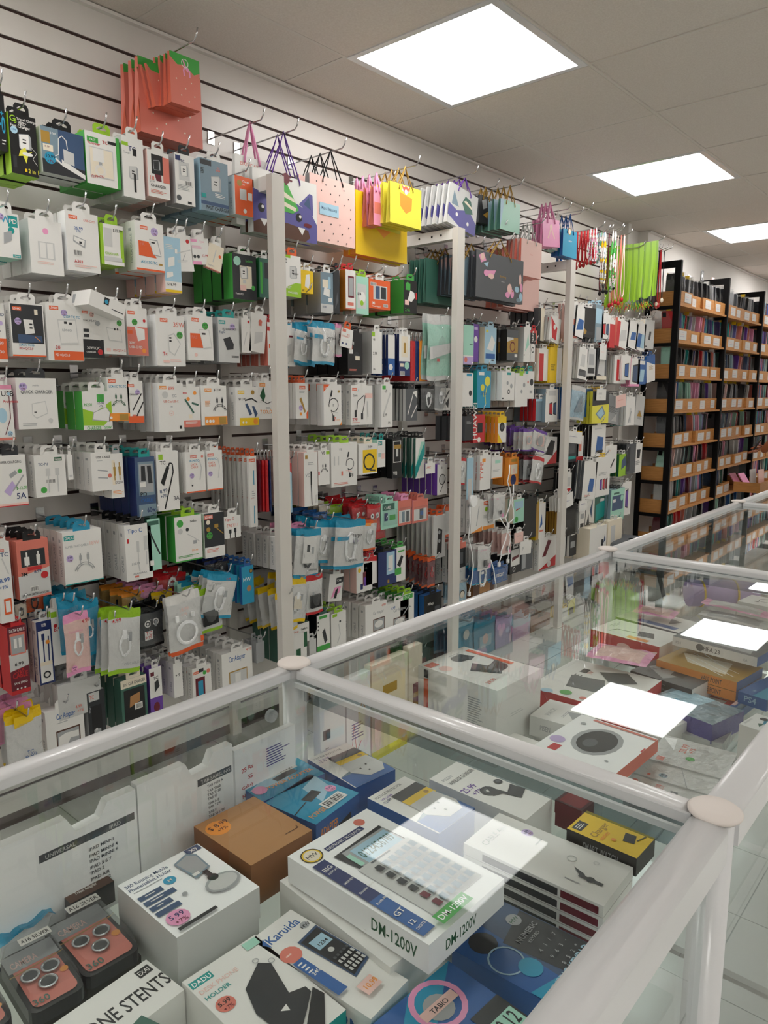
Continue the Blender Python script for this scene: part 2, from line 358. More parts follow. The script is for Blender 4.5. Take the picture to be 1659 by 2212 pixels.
def make_bag(w, h, d, body, side, design, handle, hh=0.09):
    mb = MB(); b = d
    F = [(0, 0, -h), (0, w, -h), (0, w, 0), (0, 0, 0)]; G = [(-b, 0, -h), (-b, w, -h), (-b * .45, w, 0), (-b * .45, 0, 0)]
    mb.poly(F, body); mb.poly(G[::-1], side)
    mb.poly([G[0], (-b * .5 + .008 - .008, 0.008, -h * .5), F[0]], side)
    mb.poly([F[0], F[3], (-b * .22, .006, 0), (-b * .5, .01, -h * .6)], side); mb.poly([G[3], G[0], (-b * .5, .01, -h * .6), (-b * .22, .006, 0)], side)
    mb.poly([F[2], F[1], (-b * .5, w - .01, -h * .6), (-b * .22, w - .006, 0)], side); mb.poly([G[1], G[2], (-b * .22, w - .006, 0), (-b * .5, w - .01, -h * .6)], side)
    mb.poly([F[1], F[0], G[0], G[1]], side)
    Face(mb, (0, 0, -h), (0, 1, 0), (0, 0, 1), w, h).run(design)
    o = mb.obj('pack', PRINT)
    if handle:
        for x in (0.002, -b * .45 - .002):
            t = MB(); P = []
            for k in range(9):
                a = k / 4 - 1; q = 1 - abs(a); P.append((x * (1 - q) - b * .2 * q, w / 2 + w * .22 * math.copysign(abs(a) ** 1.15, a), -0.012 + (hh - .006) * q ** .9 + .004 * random.uniform(-1, 1) * (0 < q < 1)))
            t.tube([(x, w / 2 - w * .22, -.02)] + P + [(x, w / 2 + w * .22, -.02)], 0.0022 if handle != 'F' else .004, handle, 5); t.obj('rope_handle', CLOTH, o)
    return o
KIND = {'B': (make_box, 'accessory_box', 'box', .028), 'C': (make_card, 'hanging_card', 'pack', .004), 'L': (make_blister, 'blister_pack', 'pack', .018),
        'P': (make_pouch, 'cable_pouch', 'pouch', .012), 'G': (make_bag, 'gift_bag', 'gift bag', .02)}
def kindname(kind, l):
    if kind == 'B':
        for k, v in (('car adapter', 'car_adapter_box'), ('cable', 'cable_box'), ('lead', 'cable_box'), ('plug', 'car_charger_box'), ('car ', 'car_charger_box'), ('charger', 'charger_box'), ('ear', 'earphone_box'), ('phone', 'screen_glass_pack'), ('glass', 'screen_glass_pack'), ('pack', 'screen_glass_pack')):
            if k in l: return v
    if kind == 'C' and 'tag' in l: return 'price_tag'
    return KIND[kind][1]
ROWN = ['top', 'second', 'third', 'fourth', 'fifth', 'sixth', 'seventh', 'eighth', 'ninth']
def where(y, z):
    s = 'left of nearest white post' if y < 1.70 else 'right of nearest white post' if y < 2.72 else 'right of second white post' if y < 3.75 else 'right of third white post'
    return s
XW = -2.25
HOOKS = []
def stack(c, x1, y1, x2, y2, kind, n, d, body, side, design, label, x0=-1.99, tab='w', rot=0, seed=0, cable='W', hook=True, name=None, tilt=0, step=None, hz=None, jit=1.0):
    A = at_x(*px(c, x1, y1), x0); B = at_x(*px(c, x2, y2), x0); w = abs(B.y - A.y); h = abs(A.z - B.z)
    fn, nm, cat, dd = KIND[kind]; nm = kindname(kind, label); d = d or dd; rnd = random.Random(int(x1 * 13 + y1 * 7))
    if kind == 'P': o = fn(w, h, d, body, side, design, tab, seed=int(x1 + y1), cable=cable)
    elif kind == 'G': o = fn(w, h, d, body, side, design, tab, hz or .09)
    else: o = fn(w, h, d, body, side, design, tab)
    o.name = name or nm
    A.z -= .001
    o.location = A; o.rotation_euler = (math.radians(tilt), 0, math.radians(rot))
    wh = ', ' + where(A.y + w / 2, A.z); WL = lambda t: len(t.replace('-', ' ').replace('.', ' ').split()); lab = label + (wh if WL(label + wh) <= 16 else '')
    bl = 'one behind the ' + label; bl = bl + wh if WL(bl + wh) <= 16 else bl
    if WL(bl) > 16: bl = 'behind ' + label
    group = 'stack of ' + label if n else None
    tag(o, lab, cat, group)
    st = step or (d * 1.08 + .003 if kind != 'P' else .027); jit = jit * (4 if kind == 'P' else 1); room = x0 + 2.228 - d * 1.05; n = max(0, min(n, int(room / st)))
    for k in range(1, n + 1):
        q = dup(o, A + Vector((-k * st, rnd.uniform(-.003, .003) * jit, rnd.uniform(-.002, .002) * jit)), (math.radians(tilt + rnd.uniform(-1.2, 1.2) * jit), 0, math.radians(rot * .3 + rnd.uniform(-1.5, 1.5) * jit)))
        tag(q, bl, cat, group, share=True)
    if hook:
        zz = A.z + (.016 if kind in 'BCL' else (hz or .09) - .025 if kind == 'G' else -.008); yy = A.y + w / 2
        if kind == 'P': zz = A.z - .004
        HOOKS.append((yy, zz, x0 + (.012 if kind != 'G' else .05) + (0 if kind != 'P' else .012), label))
    return o
def rows(txt):
    for ln in txt.strip().split('\n'):
        p = [q.strip() for q in ln.split('|')]
        if len(p) < 8: continue
        x1, y1, x2, y2 = [float(q) for q in p[1].split(',')]
        kw = {}
        if len(p) > 8:
            for q in p[8].split():
                k, v = q.split('='); kw[k] = v if k in ('tab', 'cable', 'name') else float(v)
                if v == 'none': kw[k] = None
        if kw.get('hook') == 0: kw['hook'] = False
        stack(p[0], x1, y1, x2, y2, p[2], int(p[3]), float(p[4]), p[5].split(',')[0], (p[5].split(',') + ['w'])[1], p[6], p[7], **kw)

# ---------------------------------------------------------------- room shell
CH = CZ + 1.152                                # ceiling height
XR, Y0, Y1 = 1.9, -1.6, 10.5
Z0 = 1.052 + CZ                                # topmost groove of the slat wall
def room():
    w = struct(MB().box(-2.30, XW - .006, Y0, 5.08, 0, CH, 'w').obj('wall_left', GROOVE))
    k = 0; z = Z0
    MB().box(XW - .006, XW, Y0, 5.08, z + .005, CH - .012, 'w').obj('slat', SLAT, w)
    while z > .05:
        z2 = max(z - .0754 + .005, .0); MB().box(XW - .006, XW, Y0, 5.08, z2, z - .005, 'w').obj('slat', SLAT, w); z -= .0754
    struct(MB().box(-2.34, -2.21, 5.08, 5.125, 0, CH, 'w').obj('wall_pilaster', WALLP))
    struct(MB().box(-2.34, -2.27, 5.125, 5.40, 0, CH, 'w').obj('wall_recess', WALLP))
    struct(MB().box(-2.34, -2.20, 5.40, Y1, 0, CH, 'w').obj('wall_far_left', WALLP))
    struct(MB().box(-2.8, XR + .1, Y1, Y1 + .1, 0, CH, 'w').obj('wall_back', WALLP))
    struct(MB().box(XR, XR + .1, Y0, Y1, 0, CH, 'w').obj('wall_right', WALLP))
    struct(MB().box(-2.3, XR + .1, Y0 - .1, Y0, 0, CH, 'w').obj('wall_front', WALLP))
    # ceiling: boards in a grid, some replaced by lit panels
    c = struct(MB().box(-2.8, XR + .1, Y0 - .1, Y1 + .1, CH + .02, CH + .05, 'w').obj('ceiling', CEIL))
    gx = [-1.92 + .61 * i for i in range(-2, 8)]; gy = [1.998 + .61 * j for j in range(-6, 15)]
    lights = []
    nb = 0
    for i, x in enumerate(gx):
        for j, y in enumerate(gy):
            x0, x1, ya, yb = max(x, -2.8), min(x + .61, XR), max(y, Y0), min(y + .61, Y1)
            if x1 - x0 < .02 or yb - ya < .02: continue
            if i in (2, 7) and (j - 6) % 3 == 0: lights.append((x, y)); continue
            sag = .002 * ((i * 7 + j * 3) % 3)
            MB().box(x0 + .007, x1 - .007, ya + .007, yb - .007, CH + .003 - sag, CH + .012, 'w').obj('ceiling_tile', CEIL, c)
    for x in gx:
        if -2.8 < x < XR: MB().box(x - .006, x + .006, Y0, Y1, CH - .001, CH + .006, 'w').obj('grid_bar', TBAR, c)
    for y in gy:
        if Y0 < y < Y1: MB().box(-2.8, XR, y - .006, y + .006, CH - .0005, CH + .006, 'w').obj('grid_bar', TBAR, c)
    nm = ['nearest', 'second', 'third', 'fourth', 'fifth']
    for (x, y) in lights:
        e = empty('ceiling_light', (x + .305, y + .305, CH)); m = MB()
        for a in ((-.302, .302, -.302, -.279), (-.302, .302, .279, .302), (-.302, -.275, -.279, .279), (.275, .302, -.279, .279)): m.box(*a, -.004, .012)
        m.obj('frame', WMETAL, e); MB().box(-.275, .275, -.279, .279, -.001, .010).obj('diffuser', LIGHT, e)
        r = round((y - .168) / 1.83); s = 'over the aisle' if x < -1 else 'out over the counter'
        tag(e, 'square white light panel %s, row %s along the room' % (s, ['behind', 'overhead', 'one', 'two', 'three', 'four', 'five'][r + 1]), 'ceiling light', 'square ceiling light panels')
    # ceiling trim against the walls
    struct(MB().box(XW, XW + .018, Y0, 5.08, CH - .012, CH - .002).obj('trim_1', WALLP))
    struct(MB().box(-2.20, -2.182, 5.40, Y1, CH - .014, CH - .002).obj('trim_2', WALLP))
    # floor: glazed tiles
    f = struct(MB().box(-2.8, XR + .1, Y0 - .1, Y1 + .1, -.05, -.004, 'w').obj('floor', GROUT)); far = MB()
    for i in range(-8, 9):
        for j in range(-12, 30):
            x = -.50 + .303 * i; y = 1.88 + .303 * j; x0, x1, ya, yb = max(x, -2.8), min(x + .303, XR), max(y, Y0), min(y + .303, Y1)
            if x1 - x0 < .01 or yb - ya < .01: continue
            b = (x0 + .0015, x1 - .0015, ya + .0015, yb - .0015, -.02, .0)
            if -6 <= i <= 3 and -6 <= j <= 14: MB().box(*b).obj('tile', TILE, f)
            else: far.box(*b)
    o = far.obj('tile_field', TILE, f); o['kind'] = 'stuff'
    # wall standards with bracket arms and posts
    for k, y in enumerate((.644, 1.674, 2.70, 3.727)):
        s = ['at the near end', 'nearest', 'second', 'third'][k]
        u = MB().box(XW, XW + .022, y - .02, y + .02, 0, CZ + .71).obj('wall_standard', GMETAL)
        tag(u, 'cream upright strip on the slat wall behind the %s white post' % s if k else 'cream upright strip on the slat wall beyond the left frame edge', 'upright')
        e = empty('display_post', (-1.93, y, 0))
        m = MB().box(-.014, .014, -.026, .026, .0, CZ + .70); m.obj('post', GMETAL, e)
        a = MB().box(XW + .022 + 1.93, -.014, -.02, .02, CZ + .655, CZ + .70)
        for q in (-.08, -.13, -.2): a.tube([(q, -.0205, CZ + .678), (q, -.0212, CZ + .678)], .005, 'k', 10)
        for q in (-.08, -.13, -.2): a.tube([(q, .0205, CZ + .678), (q, .0212, CZ + .678)], .005, 'k', 10)
        a.obj('bracket_arm', PLASTW, e); MB().box(-.025, .025, -.036, .036, 0, .006).obj('foot_plate', GMETAL, e)
        tag(e, ['cream steel post with bracket arm, left of the frame', 'nearest cream steel display post with its bracket arm to the wall', 'second cream steel display post with its bracket arm to the wall', 'third cream steel display post, a blue ribbon on its arm'][k], 'post')
PLASTW = mat('cream_steel_print', attr=True, rough=0.42)
room()

# ---------------------------------------------------------------- glass counter: linked showcases
SH = CZ - .515                                  # top of the upper glass shelf
XB, XF = -.683, -.164
YB = [-.345, .606, 1.544, 2.521, 3.46, 4.40]
def counter():
    e = empty('glass_showcase', ((XB + XF) / 2, 2.0, 0)); ox, oy = (XB + XF) / 2, 2.0
    tag(e, 'long white framed glass showcase counter filled with boxed accessories', 'showcase')
    ZT = CZ - .342; L = (-ox, -oy, 0)
    def rail(name, axis, a, b, c, r=.0105, hh=.015):
        P = [(c - r, ZT - hh), (c + r, ZT - hh), (c + r, ZT - .006)] + [(c + r * math.cos(t), ZT - .006 + .006 * math.sin(t)) for t in [math.pi * k / 10 for k in range(1, 10)]] + [(c - r, ZT - .006)]
        m = MB(); m.extrude([(p - (ox if axis == 'y' else oy), q) for p, q in P], axis, a - (oy if axis == 'y' else ox), b - (oy if axis == 'y' else ox), 'w', False)
        for k in range(2, 11): m.s[k] = True
        return m.obj(name, WMETAL, e)
    for k in range(5):
        ya, yb = YB[k] + .016, YB[k + 1] - .016
        rail('top_rail', 'y', ya, yb, XB); rail('top_rail', 'y', ya, yb, XF, .0155, .034)
        g = MB().box(XB + .0155 - ox, XF - .0155 - ox, YB[k] + .0155 - oy, YB[k + 1] - .0155 - oy, CZ - .3575, CZ - .354); g.obj('glass_top', GLASS, e)
        for x in (XB, XF):
            MB().box(x - .0025 - ox, x + .0025 - ox, ya - oy, yb - oy, .10, ZT - (.016 if x == XB else .035)).obj('glass_pane', GLASS, e)
            m = MB().box(x - .012 - ox, x + .012 - ox, ya - oy, yb - oy, .06, .10); m.obj('bottom_rail', WMETAL, e)
        MB().box(XB + .018 - ox, XF - .018 - ox, ya - oy, yb - oy, SH - .006, SH).obj('glass_shelf', GLASS, e)
        MB().box(XB + .018 - ox, XF - .018 - ox, ya - oy, yb - oy, .40, .406).obj('glass_shelf', GLASS, e)
        MB().box(XB + .013 - ox, XF - .013 - ox, ya - oy, yb - oy, .075, .09).obj('base_board', WMETAL, e)
    for y in YB:
        rail('cross_rail', 'x', XB + .016, XF - .016, y)
        for s in (-1, 1): MB().box(XB + .02 - ox, XF - .02 - ox, y + s * .0165 - .002 - oy, y + s * .0165 + .002 - oy, CZ - .364, CZ - .3580).obj('glazing_strip', WMETAL, e)
        for x in (XB, XF):
            m = MB(); m.lathe(x - ox, y - oy, [(.0155, 0), (.0155, ZT - .004)], 'w', 20); po = m.obj('corner_post', WMETAL, e)
            c = MB(); c.lathe(x - ox, y - oy, [(.0195, ZT - .003), (.0215, ZT - .001), (.0215, ZT + .001), (.019, ZT + .0028), (.010, ZT + .0034)], 'w', 28); c.obj('post_cap', CAPM, po)
    for y in YB[1:5]: MB().box(XB + .02 - ox, XF - .02 - ox, y - .002 - oy, y + .002 - oy, CZ - .388, CZ - .359).obj('divider_pane', SMOKE, e)
    for y in (YB[1], YB[2]):
        for s in (-1, 1):
            m = MB(); m.tube([(XB + .003 - ox, y + s * .045 - oy, ZT - .055), (XB + .009 - ox, y + s * .045 - oy, ZT - .055)], .008, 's', 14); m.obj('lock_stud', PLAST, e)
counter()

# ---------------------------------------------------------------- black shop racks with wooden bins
RY = [5.27, 6.33, 7.34, 8.36, 9.4]
RZ = [at_x(a, b, -1.9).z for a, b in ((1459, 652), (1452, 734), (1446, 813), (1440, 890), (1432, 967), (1425, 1042), (1418, 1116), (1411, 1192))]
ORD = ['top', 'second', 'third', 'fourth', 'fifth', 'sixth', 'seventh', 'lowest']
BAY = ['nearest black rack', 'second black rack', 'third black rack', 'farthest black rack']
CASEC = 'KKdsKNPpsVTbKmRSlkAEnMFrdqt'
CCN = {'K': 'black', 'd': 'grey', 's': 'silver', 'N': 'slate blue', 'P': 'violet', 'p': 'pink', 'V': 'lilac', 'T': 'dark green', 'b': 'blue', 'm': 'maroon', 'R': 'coral', 'S': 'pale blue', 'l': 'pale grey', 'k': 'jet black', 'A': 'lavender', 'E': 'blue grey', 'n': 'navy', 'M': 'mint', 'F': 'rose', 'r': 'red', 'q': 'peach', 't': 'teal', 'L': 'lime', 'g': 'green'}
def racks():
    XK0, XK1 = -2.14, -1.9
    for k, y in enumerate(RY):
        e = empty('rack_upright', (XK1, y, 0)); T = RZ[0] + .17 + .09
        T = CZ + .900
        MB().box(-.042, 0, -.014, .014, 0, T).obj('front_post', BMETAL, e)
        MB().box(-.24, -.21, -.014, .014, 0, T).obj('rear_post', BMETAL, e)
        MB().box(-.21, -.042, -.014, .014, T - .045, T).obj('top_bar', BMETAL, e)
        for z in RZ: MB().box(-.21, -.042, -.011, .011, z - .035, z - .012).obj('shelf_bracket', BMETAL, e)
        tag(e, '%s black steel rack frame with a bar across the top' % ['nearest', 'second', 'third', 'fourth', 'fifth'][k], 'rack frame')
    protos = {}
    def case(col, kind):
        key = (col, kind)
        if key not in protos:
            m = MB(); w, h, t = .078, .165, .009; r = .012
            P = []
            for cx, cz, a in ((w - r, h - r, 0), (r, h - r, 90), (r, r, 180), (w - r, r, 270)):
                for q in (0, 45, 90): P.append((cx + r * math.cos(math.radians(a + q)), cz + r * math.sin(math.radians(a + q))))
            m.extrude([(-w / 2 + p, q) for p, q in P], 'y', -t / 2, t / 2, col)
            m.box(-w / 2 + .008, -w / 2 + .034, -t / 2 - .003, -t / 2, h - .04, h - .008, 'k' if kind else col)
            o = m.obj('phone_case', PLAST)
            b = MB(); hh = h + .012 + .02 * kind
            for s in (-1, 1): b.poly([(-w / 2 - .004, s * .006, -.001), (w / 2 + .004, s * .006, -.001), (w / 2 + .006, s * .008, hh * .6), (w / 2 + .001, s * .002, hh), (-w / 2 + .004, s * .002, hh), (-w / 2 - .006, s * .008, hh * .6)], 'w')
            bo = b.obj('clear_bag', CLEAR, o)
            if kind == 1: c = MB(); c.box(w / 2 - .04, w / 2 - .005, -.0105, -.0095, hh - .03, hh - .004, 'y' if len(protos) % 3 else 'w', None); c.obj('header_card', PRINT, bo)
            protos[key] = o; return o, True
        return protos[key], False
    total = 0
    rnd = random.Random(5)
    for b in range(4):
        ya, yb = RY[b] + .016, RY[b + 1] - .016
        for r, z in enumerate(RZ):
            s = MB().box(XK0 - XK1 + .0, -.006, ya, yb, -.014, .0).obj('shelf_board', WOOD, None, (XK1, 0, z)); s.location = (XK1, 0, z)
            tag(s, 'oak shelf board, %s level of the %s' % (ORD[r], BAY[b]), 'shelf')
            nb = 4; bw = (yb - ya) / nb
            for i in range(nb):
                y = ya + bw * i; off = rnd.uniform(0, .03) if i else .0
                if b == 1 and r == 6 and i in (2, 3): 
                    if i == 3: continue
                    off = -.22; w2 = bw * 2
                else: w2 = bw
                e = empty('wooden_bin', (XK1 - off - .01, y + .003, z)); H = .088; D = .215 - (off if off > 0 else 0)
                w2 -= .006
                MB().box(-.012, 0, 0, w2, .001, H).obj('front_panel', WOOD, e)
                MB().box(-D, -.012, 0, .009, .001, H).obj('side_panel', WOOD, e); MB().box(-D, -.012, w2 - .009, w2, .001, H).obj('side_panel', WOOD, e)
                MB().box(-D, -.012, .009, w2 - .009, .001, .008).obj('base', WOOD, e)
                if off > -.1:
                    l = MB(); lw, lh = rnd.uniform(.09, .15), rnd.uniform(.055, .068); q = rnd.uniform(.01, w2 - lw - .01); zz = .006 + rnd.uniform(0, .01)
                    l.box(.0005, .002, q, q + lw, zz, zz + lh, 'l'); Face(l, (.002, q, zz), (0, 1, 0), (0, 0, 1), lw, lh).run('x .1 .8 .7 1 A;x .15 .6 .6 2 R;x .1 .35 .75 2 A')
                    l.obj('price_sheet', PRINT, e)
                tag(e, '%soak bin with price sheet, %s in row, %s shelf of the %s' % ('pulled out ' if off < 0 else '', ['first', 'second', 'third', 'last'][i], ORD[r], BAY[b].replace('black ', '')), 'bin', 'oak bins on the ' + BAY[b])
                n = [5, 4, 0, 0][b] if r < 7 else [4, 3, 0, 0][b]
                if off < -.1: n = 0
                lean = rnd.choice((0, -6, -14, 8)); base = rnd.choice(CASEC)
                if n == 0 and off > -.1:
                    m = MB()
                    for q in range(9):
                        c = rnd.choice(CASEC); yy = .02 + q * (w2 - .04) / 9; m.box(-.11, -.03, yy, yy + .009, .04, .04 + .165, c)
                    o = m.obj('phone_case_row', FILM, None, (XK1 - off - .01, y + .003, z)); o['kind'] = 'stuff'; tag(o, 'bagged phone cases in bin %s of the %s shelf, %s' % (['one', 'two', 'three', 'four'][i], ORD[r], BAY[b]), 'phone cases')
                for q in range(n):
                    col = rnd.choice((base, rnd.choice(CASEC), rnd.choice(CASEC))) if r else rnd.choice('Kddks'); kd = 1 if rnd.random() < .3 else 0
                    p, first = case(col, kd); loc = (XK1 - off - .01 - .075 - rnd.uniform(-.005, .02), y + .035 + q * (w2 - .06) / max(n - 1, 1), z + .045)
                    rot = (math.radians(lean + rnd.uniform(-3, 3)), 0, math.radians(rnd.uniform(-4, 4)))
                    if first: p.location = loc; p.rotation_euler = rot; o = p
                    else: o = dup(p, loc, rot)
                    total += 1
                    tag(o, '%s bagged phone case, %s bin, %s shelf of the %s' % (CCN[col], ['first', 'second', 'third', 'last'][i], ORD[r], BAY[b]), 'phone case', 'phone cases, %s shelf, %s' % (ORD[r], BAY[b]), share=True)
    print('cases', total)
racks()

